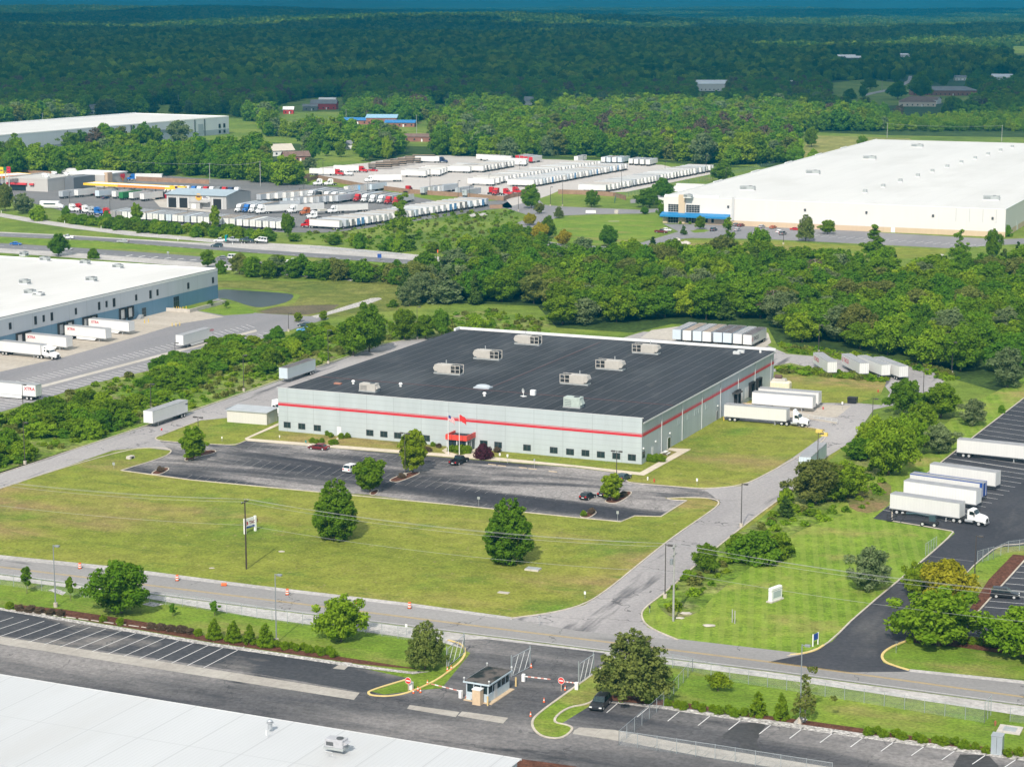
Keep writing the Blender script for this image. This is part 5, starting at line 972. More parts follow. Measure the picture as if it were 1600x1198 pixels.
def plant(kind, pos, H, Wd, label, group=None, var=None):
    ps = PROTO[kind]; c, t, h0, w0 = ps[random.randrange(len(ps)) if var is None else var % len(ps)]
    nm = NAMES.get(kind, 'broadleaf_tree'); e = bpy.data.objects.new(nm, None); col.objects.link(e)
    e.location = pos; e.rotation_euler = (0, 0, random.uniform(0, 6.28)); e.scale = (Wd / w0 * random.uniform(.95, 1.05), Wd / w0 * random.uniform(.95, 1.05), H / h0)
    tag(e, label, CATS.get(kind, 'tree'), group)
    shrub = kind in CATS
    o = bpy.data.objects.new('foliage' if shrub else 'crown', c); col.objects.link(o); o.parent = e
    if not kind.startswith('ball') and kind != 'arborvitae': o = bpy.data.objects.new('stem' if shrub else 'trunk', t); col.objects.link(o); o.parent = e
    return e
random.seed(11)
LT = [  # px, py of the foot, height, width, kind, label
 (302, 719, 7.8, 6.7, 'maple', 'bright green maple on the kerbed island at the west end of the worn parking lot'), (645, 739, 9.8, 6.6, 'maple', 'tall bright green maple on the island facing the red entrance'), (578, 769, 7.6, 6.5, 'maple_dark', 'rounded dark green maple at the lawn edge of the worn parking lot'),
 (525, 843, 11.8, 9.0, 'egg', 'dense dark egg-shaped tree on the big lawn, the one nearer the utility pole'), (795, 880, 12.4, 9.0, 'egg', 'dense pointed dark tree on the big lawn, nearer the road'), (956, 782, 6.0, 4.6, 'maple', 'small yellow-green tree on the island with a dark car behind'),
 (190, 957, 8.8, 10.2, 'round_mid', 'big round green tree on the roadside verge beside the stone patch'), (533, 1002, 7.6, 7.6, 'round_light', 'light green ragged tree on the verge between light pole and pine'), (664, 1045, 7.6, 6.4, 'pine', 'small pine with bare trunk beside the gate kerb'),
 (992, 1090, 10.2, 10.6, 'pine', 'large dark pine beside the parked black car at the gate'), (1105, 895, 5.4, 4.6, 'round_dark', 'small dark leafy tree beside the drive, by the pale utility pole'), (1358, 922, 8.0, 7.2, 'round_silver', 'silvery green tree in a mulch ring on the striped lawn'),
 (1466, 1008, 9.2, 12.6, 'round_light', 'wide spreading green tree on the mulch bed at the black drive'), (1482, 946, 8.0, 9.4, 'yellow', 'yellow-leaved tree behind the wide spreading tree'), (1432, 930, 6.0, 4.6, 'round_light', 'light green tree merging with the yellow-leaved tree'), (1596, 1026, 8.2, 11, 'round_light', 'broad green tree cut by the picture edge beside the mulch bed'),
 (1274, 786, 9.0, 10.5, 'round_olive', 'olive green spreading tree over the white trailer on the drive'), (1325, 776, 7.5, 9.0, 'round_light', 'light green bushy tree on the bank above the striped lawn'), (1300, 783, 6.0, 7.0, 'round_mid', 'low mid green tree in the clump above the striped lawn'),
 (1388, 742, 12.5, 11, 'round_light', 'tall full green tree between the drive and the black trailer lot'), (1368, 712, 9, 8, 'round_light', 'light green tree behind the tall full one by the drive'), (1416, 712, 10, 8.5, 'round_light', 'yellowish green tree on the bank behind the parked white trailers'),
 (1412, 648, 8.8, 9.0, 'round_dark', 'dark round tree at the bend of the rear drive'), (1470, 652, 8.6, 10.5, 'round_mid', 'mid green wide tree east of the dark round one at the bend'), (1440, 668, 6, 8, 'bush', 'low bushy growth under the trees at the bend of the rear drive'),
 (1520, 665, 6.8, 6.2, 'round_silver', 'silvery young tree on the strip along the black lot, the farther of two'), (1467, 708, 6.8, 7.4, 'round_silver', 'silvery young tree on the strip along the black lot, the closer of two'),
 (1574, 605, 11, 9.5, 'round_silver', 'pale silvery tree at the east edge of the wood'), (1228, 808, 4.6, 3.6, 'cedar', 'small dark cedar in the rough field by the drive'), (1228, 788, 3.5, 4, 'bush', 'pale leafy shrub behind the small dark cedar'),
 (1180, 876, 5.6, 9.5, 'bush', 'wide green shrub in the rough field by the drive'), (1215, 870, 4.4, 6.5, 'bush', 'yellow-green shrub beside the wide green one in the rough field'), (1150, 862, 3.4, 4.5, 'bush', 'small shrub beside the drive in the rough field'),
 (42, 927, 5.2, 1.7, 'young', 'slim young tree on the verge by the tall light pole'), (110, 938, 4.4, 1.5, 'young', 'slim young tree between light pole and big round tree'), (270, 963, 2.4, 1.2, 'young', 'tiny sapling in a mulch ring east of the big round tree'), (335, 962, 2.7, 1.5, 'young', 'short sapling standing behind the first cone shrub'),
 (1122, 1079, 2.6, 4.2, 'umbrella', 'little flat-topped light green tree behind the chain-link fence'), (1258, 1128, 8.4, 5.6, 'thin', 'thin half-bare tree rising from a stone ring by the car park'),
 (830, 326, 11.5, 10, 'round_dark', 'round dark tree at the road junction by the trailer lot'), (843, 334, 5, 5, 'round_olive', 'brownish round bush-like tree at the junction'), (873, 341, 5.5, 4.5, 'pine', 'small sparse pine on the oval lawn edge'), (828, 352, 5.5, 5.5, 'yellow', 'sparse pale tree beside the curve of the loop road'),
 (857, 373, 9.5, 7.0, 'round_dark', 'dark tree behind the two yellow trees by the oval lawn'), (844, 375, 7.5, 6.4, 'yellow', 'taller yellow tree at the oval lawn'), (880, 383, 6.4, 6.6, 'yellow', 'shorter yellow tree at the oval lawn'), (924, 324, 8.4, 7.6, 'round_dark', 'round dark tree on the grass before the brown fence'),
 (950, 385, 8.6, 8.4, 'round_dark', 'lone dark tree on a short trunk at the front of the oval lawn'), (1015, 325, 9.4, 12.5, 'round_dark', 'wide dark tree west of the blue awning'), (1036, 311, 10.5, 10.5, 'round_dark', 'dark tree behind the wide one west of the blue awning'), (1034, 340, 6.5, 5, 'round_mid', 'small tree at the corner of the blue awning'), (1007, 335, 3.6, 4.4, 'round_dark', 'low round tree by the loop road west of the awning'),
 (1130, 284, 11, 11.5, 'round_dark', 'big round dark tree beside the road at the trailer lot end'), (1094, 359, 6.4, 5, 'round_mid', 'small tree on the kerbed island before the blue awning'), (1068, 367, 4.6, 3.6, 'cedar', 'little cedar at the drive before the blue awning'), (1020, 391, 5.6, 4.6, 'cedar', 'cedar at the fork of the loop road'),
 (1259, 377, 11.5, 8.0, 'pine', 'ragged pine in the car park of the huge white warehouse'), (1293, 366, 6.4, 7.0, 'round_mid', 'small round tree in the car park of the huge white warehouse'), (1365, 404, 13.5, 12, 'sparse', 'irregular leaning tree before the huge white warehouse car park'), (1138, 404, 16, 9, 'sparse', 'tall ragged tree between wood and blue awning'), (1186, 408, 13, 10, 'round_mid', 'full green tree at the wood edge south of the white car park'),
 (1500, 412, 13, 8, 'sparse', 'tall pale-stemmed tree at the wood edge by the stone rubble'), (1550, 405, 12, 6.5, 'round_mid', 'upright tree by the east end of the white car park'), (1590, 405, 7, 4, 'cedar', 'small dark cedar on the slope below the white warehouse corner'), (1574, 370, 5, 4, 'bush', 'shrub at the east corner of the huge white warehouse'),
 (214, 352, 10.5, 6.2, 'maple', 'leafy upright tree before the row of parked trailers, west one'), (336, 358, 10.5, 5.6, 'maple', 'leafy upright tree before the row of parked trailers, east one'), (450, 370, 11, 5.4, 'maple_dark', 'slim tree west of the red tractor at the lot corner'), (627, 376, 20, 12, 'sparse', 'very tall open-crowned tree by the trailer row'), (627, 380, 5, 7, 'bush', 'dark bush at the foot of the very tall tree'),
 (167, 350, 6, 5, 'bush', 'light shrub at the truck stop edge'), (8, 330, 13, 9, 'round_olive', 'grey-green tree at the west edge of the truck stop'), (36, 334, 10, 9, 'round_silver', 'pale tree beside the travel store forecourt'), (60, 345, 7, 8, 'bush', 'shrub clump below the camper on the truck stop edge'), (104, 342, 6, 5, 'bush', 'shrub before the red tractor at the truck stop edge'),
 (92, 400, 8.8, 8, 'round_dark', 'dark tree before the highway behind the left white roof'), (146, 404, 4, 5, 'bush', 'small brown-green bush beside the highway'), (325, 418, 7, 6, 'round_mid', 'tree at the highway edge by the corner of the left warehouse'), (374, 429, 8, 7, 'round_olive', 'olive round tree at the west end of the highway hedge'), (345, 428, 5, 5, 'bush', 'bush at the corner of the left warehouse'),
 (552, 556, 11.5, 10, 'round_mid', 'lighter of the two tall trees beside the west road'), (577, 550, 14, 10, 'round_dark', 'darker and taller of the two trees beside the west road'), (632, 531, 9.5, 8, 'round_mid', 'loose green tree on the bank north of the two tall trees'), (665, 529, 7.5, 7, 'round_mid', 'small green tree on the bank, between two others'), (690, 527, 8.5, 6, 'round_dark', 'dark conical tree on the bank by the rear corner of the black roof'),
 (745, 517, 5, 8, 'bush', 'spreading shrub on the bank behind the black roof'), (640, 478, 8.5, 7.5, 'round_silver', 'pale tree at the west tip of the wood'), (614, 480, 2.5, 4, 'bush', 'low round shrub west of the wood'), (466, 503, 3.2, 3, 'maple', 'sapling on the kerbed island in the left yard, west'), (505, 500, 3.2, 3, 'maple', 'sapling on the kerbed island in the left yard, east'),
 (329, 480, 2.6, 2, 'young', 'sapling on the mound by the pond, west'), (354, 482, 2.6, 2, 'young', 'sapling on the mound by the pond, east'), (1565, 645, 2, 2, 'bush', 'small weed clump on the grass strip by the black lot'),
 (604, 250, 15.5, 8, 'round_light', 'bright lime green tall tree near the trailer lot'), (571, 252, 14, 12, 'round_dark', 'dark broad tree west of the lime green tree'), (488, 250, 11, 9, 'round_dark', 'dark rounded tree east of the brown-roofed bungalow'), (533, 246, 10, 7, 'round_mid', 'mid green tree on the lawn by the trailer lot'), (510, 244, 9, 7, 'round_mid', 'bright small tree on the lawn by the trailer lot'), (484, 266, 8, 9, 'round_silver', 'greyish conical tree at the edge of the tree belt by the truck lot'),
 (930, 240, 12, 11, 'yellow', 'yellowish pine at the edge of the belt behind the trailer lot'), (1038, 246, 12, 12, 'pine', 'pale pine at the edge of the belt behind the trailer lot'), (1090, 244, 11, 8, 'cedar', 'conical evergreen at the east end of the tree belt'), (1268, 230, 14, 9, 'round_mid', 'upright tree in the dry meadow'), (1347, 240, 12, 9, 'round_mid', 'tree beside the back edge of the huge white roof'), (1245, 262, 13, 11, 'round_mid', 'full tree at the corner of the meadow by the side road'),
 (1270, 256, 9, 9, 'bush', 'dense shrub at the parapet of the huge white roof'), (1403, 155, 18, 22, 'round_dark', 'broad dark tree on the far lawn beside the lane'), (1438, 154, 26, 26, 'round_dark', 'largest dark tree beside the hip-roofed house'), (1360, 140, 13, 18, 'round_dark', 'round tree on the far lawn near the forest'), (1328, 158, 12, 14, 'round_dark', 'low round tree at the front of the far lawn'), (1348, 154, 14, 10, 'round_dark', 'narrow tree at the front of the far lawn'),
 (1524, 143, 14, 14, 'round_dark', 'lone tree east of the long brick building'), (240, 176, 16, 14, 'cedar', 'dark pointed tree behind the far white roof, western'), (274, 177, 15, 15, 'cedar', 'dark pointed tree behind the far white roof, eastern'),
]
for i, (px, py, h, w, k, lab) in enumerate(LT): plant(k, W(px, py), h, w, lab, var=i)
# small planted shrubs
sh = [(15, 951, 'ball', 'trimmed yellow-green ball shrub at the west start of the kerb bed')] + [(x, y, 'ball', f'trimmed ball shrub on the verge below the big round tree, {q}') for x, y, q in ((160, 971, 'smaller'), (188, 976, 'larger'), (310, 993, 'beside the first cone shrub'))]
for i, (x, y) in enumerate([(424, 1011), (432, 1010), (445, 1014), (455, 1012), (463, 1016), (474, 1014), (484, 1019), (496, 1018), (502, 1023), (515, 1021), (521, 1026)]): sh.append((x, y, 'ball', f'{ordn[i]} trimmed ball shrub from the tall light pole along the kerb bed'))
for i, (x, y) in enumerate([(1042, 1102), (1058, 1105), (1068, 1108), (1087, 1106), (1097, 1111), (1113, 1111), (1122, 1115), (1139, 1114), (1147, 1119), (1163, 1117)]): sh.append((x, y, 'ball', f'{ordn[i]} trimmed ball shrub east of the chain-link fence corner'))
for i, (x, y) in enumerate([(1356, 1148), (1371, 1146), (1381, 1151), (1401, 1151), (1411, 1155), (1431, 1155), (1442, 1160), (1463, 1160), (1474, 1164), (1493, 1163), (1507, 1169), (1524, 1170), (1541, 1176), (1575, 1181), (1592, 1180)]): sh.append((x, y, 'ball', f'{ordn[i]} trimmed ball shrub in the mulch row leading to the grey cabinet'))
for i, x in enumerate((32, 48, 63, 80, 94)): sh.append((x, 954 + (x - 32) * .12, 'ball_brown', f'{ordn[i]} brown twiggy shrub in the row beside the west light pole'))
for i, x in enumerate((237, 252, 268, 284, 298)): sh.append((x, 982 + (x - 237) * .13, 'ball_brown', f'{ordn[i]} brown twiggy shrub in the row before the cone shrubs'))
for i, (x, y) in enumerate([(335, 998), (365, 1002), (390, 1005), (415, 1009)]): sh.append((x, y, 'arborvitae', f'{ordn[i]} bright green cone shrub from the west along the kerb bed'))
sh += [(1184, 1118, 'arborvitae', 'shorter cone shrub in the mulch by the half-bare tree'), (1221, 1124, 'arborvitae', 'taller cone shrub beside the half-bare tree')]
for i, (x, y) in enumerate([(511, 680), (517, 683), (533, 685), (543, 684)]): sh.append((x, y, 'ball', f'{ordn[i]} round shrub at the side door of the blue-grey warehouse'))
for i, (x, y) in enumerate([(488, 692), (495, 693), (503, 692), (518, 695), (524, 694)]): sh.append((x, y, 'ball', f'{ordn[i]} low round shrub behind the dark red sedan'))
for i, (x, y) in enumerate([(707, 705), (714, 706), (722, 707), (730, 708)]): sh.append((x, y, 'ball', f'{ordn[i]} clipped shrub before the entrance porch windows'))
for i, (x, y) in enumerate([(1014, 720), (1020, 721), (1026, 721), (1032, 721)]): sh.append((x, y, 'ball', f'{ordn[i]} clipped shrub of the short hedge at the corner of the blue-grey warehouse'))
sh += [(756, 716, 'burgundy', 'burgundy weeping shrub beside the entrance walk'), (668, 706, 'ball_brown', 'small purple-brown shrub beside the walk and the tall maple'), (686, 699, 'ball_brown', 'reddish shrub on the bed west of the entrance'), (676, 697, 'ball', 'small round shrub on the bed west of the entrance'), (776, 706, 'ball_brown', 'small brown shrub right of the burgundy shrub'),
       (912, 806, 'ball', 'rounded shrub on the lot edge island'), (924, 802, 'ball_brown', 'taller brownish shrub on the lot edge island'), (250, 737, 'ball_brown', 'low brown grass clump on the west tip of the lot'), (974, 776, 'ball_brown', 'brown clump on the island behind the small yellow-green tree'), (627, 747, 'ball_brown', 'brown plants at the front of the maple island'), (1015, 1098, 'ball', 'green shrub under the large pine'), (1422, 1004, 'ball', 'dark shrub under the wide spreading tree')]
for i, x in enumerate((1504, 1519, 1531, 1543, 1555)): sh.append((x, 1005 + i * 1.2, 'ball', f'{ordn[i]} small shrub along the mulch bed between the broad trees'))
for x, x2, lab in ((1063, 1064, 'yellow shrub by the glazed entrance'), (1078, 0, 'yellow shrub second from the glazed entrance'), (1102, 0, 'yellow shrub under the square windows'), (1114, 0, 'yellow shrub at the end of the awning')): sh.append((x, 350.5, 'ball', lab))
for x, y, k, lab in sh:
    sc = dict(ball=(1.15, 1.35), ball_brown=(1.1, 1.8), arborvitae=(3.4, 2.9), burgundy=(2.9, 4.2)).get(k)
    if 'taller cone' in lab: sc = (4.2, 2.7)
    if 'clipped' in lab: sc = (1.6, 2.1)
    f = random.uniform(.88, 1.12); plant(k, W(x, y), sc[0] * f, sc[1] * f, lab)

# trees scattered inside areas of the place
def in_poly(x, y, p):
    c = False; n = len(p); j = n - 1
    for i in range(n):
        if (p[i][1] > y) != (p[j][1] > y) and x < (p[j][0] - p[i][0]) * (y - p[i][1]) / (p[j][1] - p[i][1]) + p[i][0]: c = not c
        j = i
    return c
def scatter(px_poly, sp, seed):
    rs = random.Random(seed); p = [tuple(W(*q).xy) for q in px_poly]; xs = [q[0] for q in p]; ys = [q[1] for q in p]; out = []; y = min(ys); r = 0
    while y < max(ys):
        x = min(xs) + (sp / 2 if r % 2 else 0)
        while x < max(xs):
            qx, qy = x + rs.uniform(-.38, .38) * sp, y + rs.uniform(-.38, .38) * sp
            if in_poly(qx, qy, p): out.append((qx, qy))
            x += sp
        y += sp * .87; r += 1
    return out
HUES = dict(round_dark='dark green', round_mid='mid green', round_light='light green', round_olive='olive', round_silver='silvery', sparse='open-crowned', cedar='dark conical', bare='bare-twigged', bush='leafy', maple_dark='upright green')
def grove(px_poly, sp, seed, kinds, hr, wr, place, noun='tree', group=None):
    rs = random.Random(seed); pts = scatter(px_poly, sp, seed)
    for x, y in pts:
        k = rs.choice(kinds); h = rs.uniform(*hr); w = rs.uniform(*wr)
        s = 'tall' if h > (hr[0] + hr[1]) / 2 else 'low'; lab = f'{s} {HUES[k]} {noun} {place}'
        if k == 'cedar': w *= .55
        PENDING.append((h * w / (x * x + y * y), k, (x, y, 0), h, w, lab))
    return len(pts)
WK = ['round_dark'] * 5 + ['round_mid'] * 6 + ['round_light'] * 2 + ['round_olive', 'round_olive', 'round_silver', 'cedar']
WOOD = [(625, 468), (650, 448), (720, 430), (830, 418), (1000, 416), (1200, 420), (1420, 436), (1660, 430), (1680, 560), (1600, 590), (1550, 600), (1490, 590), (1450, 572), (1380, 556), (1290, 549), (1215, 536), (1206, 510), (1050, 502), (985, 512), (870, 508), (840, 474), (700, 478)]
nw = 0; PENDING = []
nw += grove([(625, 468), (650, 448), (720, 430), (830, 418), (860, 418), (850, 475), (700, 478)], 9.8, 3, ['round_dark', 'cedar', 'round_dark', 'round_olive', 'round_silver', 'round_mid'], (8, 12.5), (9.5, 13), 'at the west end of the wood near the highway')
nw += grove([(860, 418), (1030, 416), (1030, 502), (985, 512), (870, 508), (850, 475)], 9.8, 4, WK, (8, 12.5), (9.5, 13.5), 'in the wood straight behind the black roof')
nw += grove([(1030, 416), (1200, 420), (1206, 506), (1050, 500), (1030, 500)], 9.8, 5, WK, (8, 12.5), (9.5, 13.5), 'in the wood behind the row of eight trailers')
nw += grove([(1200, 420), (1420, 436), (1430, 560), (1380, 554), (1290, 547), (1220, 534), (1206, 506)], 10.2, 6, WK + ['round_light', 'round_light', 'bare'], (8, 12), (9.5, 13.5), 'in the wood behind the four angled trailers')
nw += grove([(1420, 436), (1660, 430), (1680, 555), (1550, 598), (1490, 588), (1450, 570), (1430, 560)], 10.2, 7, WK + ['round_light', 'round_light'], (8, 12), (9.5, 13.5), 'at the east end of the wood above the black lot')
nw += grove([(372, 431), (440, 426), (520, 428), (640, 436), (700, 440), (690, 450), (560, 442), (400, 436)], 7.2, 8, ['round_dark', 'round_mid', 'round_mid', 'round_olive', 'round_silver'], (5.5, 8.5), (7, 9), 'in the hedge between highway and pond')
nw += grove([(100, 346), (220, 352), (330, 364), (440, 373), (430, 378), (300, 371), (200, 362), (130, 352)], 6.5, 9, ['bush'], (3.2, 5), (6, 8.5), 'in the hedge below the parked trailers', 'shrub')
nw += grove([(440, 374), (560, 384), (690, 392), (760, 388), (800, 396), (720, 402), (600, 392), (480, 382)], 9, 10, ['bush', 'bush', 'round_mid'], (3, 6.5), (6, 9), 'along the grassy highway bank', 'shrub')
nw += grove([(770, 378), (830, 370), (850, 392), (900, 404), (1010, 404), (1000, 412), (840, 410), (780, 396)], 9, 11, ['round_mid', 'bush', 'round_dark'], (4, 9), (7, 10), 'between loop road and wood')
nw += grove([(240, 606), (262, 570), (320, 552), (395, 530), (396, 552), (340, 590), (270, 612)], 6.4, 12, ['bush'], (2.8, 5.0), (6.5, 9.5), 'in the thicket beside the angled white trailer', 'shrub')
nw += grove([(30, 662), (80, 640), (150, 625), (205, 640), (205, 664), (140, 684), (60, 690)], 6.4, 13, ['bush'], (2.8, 5.0), (6.5, 9), 'in the thicket beside the west road trailer', 'shrub')
nw += grove([(-60, 690), (20, 690), (46, 700), (40, 724), (-60, 735)], 6, 14, ['bush'], (3.6, 5.2), (6, 8), 'at the west end of the roadside bank', 'shrub')
nw += grove([(400, 560), (470, 535), (500, 545), (440, 572), (400, 590)], 7, 15, ['bush'], (3, 5), (5.5, 8), 'on the bank behind the blue-white trailer', 'shrub')
nw += grove([(205, 625), (240, 600), (290, 605), (230, 640)], 7, 16, ['bush'], (1.6, 3.0), (4.5, 6.5), 'on the rough bank between the two thickets', 'shrub')
nw += grove([(60, 655), (240, 592), (330, 556), (398, 528), (400, 560), (300, 612), (200, 650), (60, 700)], 15, 21, ['bush'], (1.4, 3.2), (4.5, 7), 'on the rough strip along the left yard', 'shrub')
nw += grove([(-40, 668), (60, 645), (60, 722), (-40, 735)], 12, 22, ['bush'], (1.6, 3.6), (4.5, 7), 'low on the west end of the rough strip', 'shrub')
nw += grove([(400, 532), (500, 512), (560, 505), (540, 540), (440, 568)], 9, 23, ['bush', 'bush', 'round_mid'], (1.6, 3.6), (4, 7), 'on the rough bank below the left yard end', 'shrub')
nw += grove([(1040, 925), (1110, 868), (1230, 800), (1300, 780), (1340, 790), (1240, 828), (1160, 880)], 28, 24, ['bush'], (1.0, 2.2), (2.5, 4.5), 'in the rough field beside the drive', 'shrub')
nw += grove([(1330, 720), (1400, 680), (1480, 640), (1500, 650), (1420, 700), (1360, 745)], 14, 25, ['bush', 'round_mid'], (3, 6), (6, 8.5), 'under the trees along the black lot strip', 'shrub')
nw += grove([(0, 268), (120, 266), (130, 262), (300, 262), (300, 268), (470, 286), (460, 292), (300, 275), (0, 274)], 12, 17, ['round_dark', 'round_mid', 'round_mid', 'round_light'], (12, 17), (12, 15), 'at the front of the tree belt behind the truck stop')
PENDING.sort(key=lambda q: -q[0]); LEFT = []; nb = len([o for o in bpy.data.objects if o.name.startswith('broadleaf_tree')])
for q in PENDING:
    nm = NAMES.get(q[1], 'broadleaf_tree')
    if nm == 'broadleaf_tree':
        if nb >= 292: LEFT.append(q); continue
        nb += 1
    plant(q[1], q[2], q[3], q[4], q[5], q[5])
print('left for stuff', len(LEFT)); print('scattered individuals', nw, 'all', len([o for o in bpy.data.objects if o.type == 'EMPTY']))
# ------------------------------------------------------------------ far woods as one mass, cloud above them
def instancer(name, items, meshes, label):
    """items: (x, y, z, rot, sx, sz, kind index); one mesh of points that carries copies of the given crowns"""
    cc = bpy.data.collections.new(name + '_kinds')
    for i, me in enumerate(meshes):
        o = bpy.data.objects.new(f'{name}_kind_{chr(97 + i)}', me); cc.objects.link(o)
    a = np.array(items, dtype=np.float64); me = bpy.data.meshes.new(name); me.vertices.add(len(a)); me.vertices.foreach_set("co", a[:, :3].astype(np.float32).ravel())
    for nm, v in (('rot', a[:, 3]), ('sx', a[:, 4]), ('sz', a[:, 5])):
        at = me.attributes.new(nm, 'FLOAT', 'POINT'); at.data.foreach_set("value", v.astype(np.float32))
    at = me.attributes.new('kind_index', 'INT', 'POINT'); at.data.foreach_set("value", a[:, 6].astype(np.int32)); me.update()
    o = bpy.data.objects.new(name, me); col.objects.link(o); o["kind"] = 'stuff'; o["label"] = label
    ng = bpy.data.node_groups.new(name + '_scatter', 'GeometryNodeTree'); ng.interface.new_socket('Geometry', in_out='INPUT', socket_type='NodeSocketGeometry'); ng.interface.new_socket('Geometry', in_out='OUTPUT', socket_type='NodeSocketGeometry')
    N, L = ng.nodes, ng.links; gi, go = N.new('NodeGroupInput'), N.new('NodeGroupOutput'); ci = N.new('GeometryNodeCollectionInfo'); ci.inputs['Collection'].default_value = cc
    ci.inputs['Separate Children'].default_value = True; ci.inputs['Reset Children'].default_value = True
    ip = N.new('GeometryNodeInstanceOnPoints'); ip.inputs['Pick Instance'].default_value = True
    def attr(nm, t):
        n = N.new('GeometryNodeInputNamedAttribute'); n.data_type = t; n.inputs['Name'].default_value = nm; return n.outputs['Attribute']
    cr, cs = N.new('ShaderNodeCombineXYZ'), N.new('ShaderNodeCombineXYZ'); L.new(attr('rot', 'FLOAT'), cr.inputs[2]); sx = attr('sx', 'FLOAT'); L.new(sx, cs.inputs[0]); L.new(sx, cs.inputs[1]); L.new(attr('sz', 'FLOAT'), cs.inputs[2])
    L.new(gi.outputs[0], ip.inputs['Points']); L.new(ci.outputs[0], ip.inputs['Instance']); L.new(attr('kind_index', 'INT'), ip.inputs['Instance Index']); L.new(cr.outputs[0], ip.inputs['Rotation']); L.new(cs.outputs[0], ip.inputs['Scale']); L.new(ip.outputs[0], go.inputs[0])
    md = o.modifiers.new('scatter', 'NODES'); md.node_group = ng; return o
# crowns for the belt (one tree each) and patches of canopy for what lies farther
BELT = []
FM = [F_DARK, F_MID, F_LIGHT, F_OLIVE, F_MID, F_DARK, F_GREY, F_BROWN]
for i, m in enumerate(FM): BELT.append(crown_mesh('belt_crown', 300 + i, (P_ROUND, P_OVAL, P_EGG)[i % 3], .5, 14, 6.2, 44, .24, 1900 if m is not F_BROWN else 700, .62, [m], irr=.2))
BELT.append(crown_mesh('belt_crown', 309, P_CONE, .3, 12, 3.6, 26, .36, 900, .6, [F_CEDAR], irr=.1))
def patch_mesh(seed, size, sp, nleaf, leaf, core_sub, m):
    rs = np.random.default_rng(seed); P = []; N = []; T = []; S = []; cv = []; cf = []; ct = []; o = 0
    n = int(size / sp)
    for i in range(n):
        for j in range(n):
            x, y = (i + .5 + rs.uniform(-.4, .4)) * sp - size / 2, (j + .5 + rs.uniform(-.4, .4)) * sp - size / 2
            h = rs.uniform(11, 18) + 2.5 * math.sin(x / 17 + seed) ; r = sp * rs.uniform(.5, .72); t0 = rs.uniform() ** 1.6
            for q in range(4 if nleaf > 100 else 3):
                a = rs.uniform(0, 6.28); d0 = r * rs.uniform(0.15, .6); c = np.array([x + d0 * math.cos(a), y + d0 * math.sin(a), h - r * rs.uniform(.5, 1.6)]); lr = r * rs.uniform(.45, .75); tt = np.clip(t0 + rs.normal() * .1, 0, 1)
                k = nleaf // 4; d = rs.normal(size=(k, 3)); d[:, 2] = np.abs(d[:, 2]) * .9 - .25; d /= np.linalg.norm(d, axis=1)[:, None]
                P.append(c + d * lr * rs.uniform(.85, 1.1, k)[:, None]); nn = d * .8 + rs.normal(size=(k, 3)) * .4; N.append(nn / np.linalg.norm(nn, axis=1)[:, None]); T.append(np.clip(tt * .85 + rs.uniform(0, .15, k), 0, 1)); S.append(leaf * rs.uniform(.6, 1.3, k))
                cv.append(c + (ICV if core_sub else IC0V) * lr * .86); f = ICF if core_sub else IC0F; cf.append(f + o); o += len(ICV if core_sub else IC0V); ct.append(np.full(len(f), tt * .75 + .1))
            cv.append(np.array([x, y, h * .4]) + IC0V * np.array([r, r, h * .45])); cf.append(IC0F + o); o += 12; ct.append(np.full(20, t0 * .75))
    return quads_mesh('canopy_patch', np.concatenate(P), np.concatenate(N), np.concatenate(S), np.concatenate(T), [m], (np.concatenate(cv), np.concatenate(cf), np.concatenate(ct)), seed)
PB = [patch_mesh(400 + i, 48, 10.5, 260, 1.25, 0, F_FARA) for i in range(6)]
PC = [patch_mesh(420 + i, 140, 12.5, 60, 2.6, 0, F_FARA) for i in range(5)]
EXC = FIELDS + [[(-60, 258), (90, 258), (110, 236), (372, 214), (420, 218), (416, 204), (362, 178), (190, 180), (-60, 203)], [(488, 266), (500, 258), (640, 243), (700, 244), (800, 248), (880, 243), (1050, 252), (1130, 260), (1250, 254), (1250, 300), (488, 300)],
    [(1243, 250), (1270, 211), (1425, 214), (1430, 222), (1250, 266)], [(1030, 352), (1235, 264), (1425, 218), (1800, 218), (1800, 400)], [(-60, 268), (300, 264), (480, 290), (490, 320), (-60, 320)], [(1340, 152), (1400, 138), (1416, 124), (1418, 117), (1428, 117), (1428, 130), (1404, 143), (1352, 153)],
    [(60, 262), (110, 240), (372, 214), (480, 216), (480, 246), (300, 254)], [(420, 262), (430, 240), (475, 238), (550, 236), (580, 252), (500, 272), (470, 276)], [(640, 200), (650, 188), (676, 188), (676, 214), (694, 232), (690, 240), (620, 236)]]
for px, py, w in [(598, 194, 30), (556, 194, 20), (626, 198, 24), (655, 221, 22), (462, 252, 22), (438, 243, 20), (545, 233, 12), (507, 171, 18), (451, 178, 10), (485, 173, 12), (827, 164, 18), (1112, 142, 26), (1443, 166, 34), (1474, 149, 36), (1328, 94, 18), (1411, 90, 12), (1500, 126, 9), (1566, 125, 14), (148, 179, 10), (1236, 133, 8)]:
    g = py * .15; EXC.append([(px - w, py - 3), (px + w, py - 3), (px + w, py + g), (px - w, py + g)])
for f in FIELDS: EXC += [[(x, y * (1 + k)) for x, y in f] for k in (.05, .1, .14)]
EXCW = [[tuple(W(*q).xy) for q in p] for p in EXC]; EXB = [(min(q[0] for q in p), max(q[0] for q in p), min(q[1] for q in p), max(q[1] for q in p)) for p in EXCW]
def free(x, y, pad=0):
    for p, b in zip(EXCW, EXB):
        if b[0] - pad < x < b[1] + pad and b[2] - pad < y < b[3] + pad:
            if in_poly(x, y, p): return False
            if pad and any(in_poly(x + pad * math.cos(a), y + pad * math.sin(a), p) for a in (0, 1.05, 2.1, 3.14, 4.2, 5.25)): return False
    return True
rs = random.Random(31); items = []
y = 1190.0
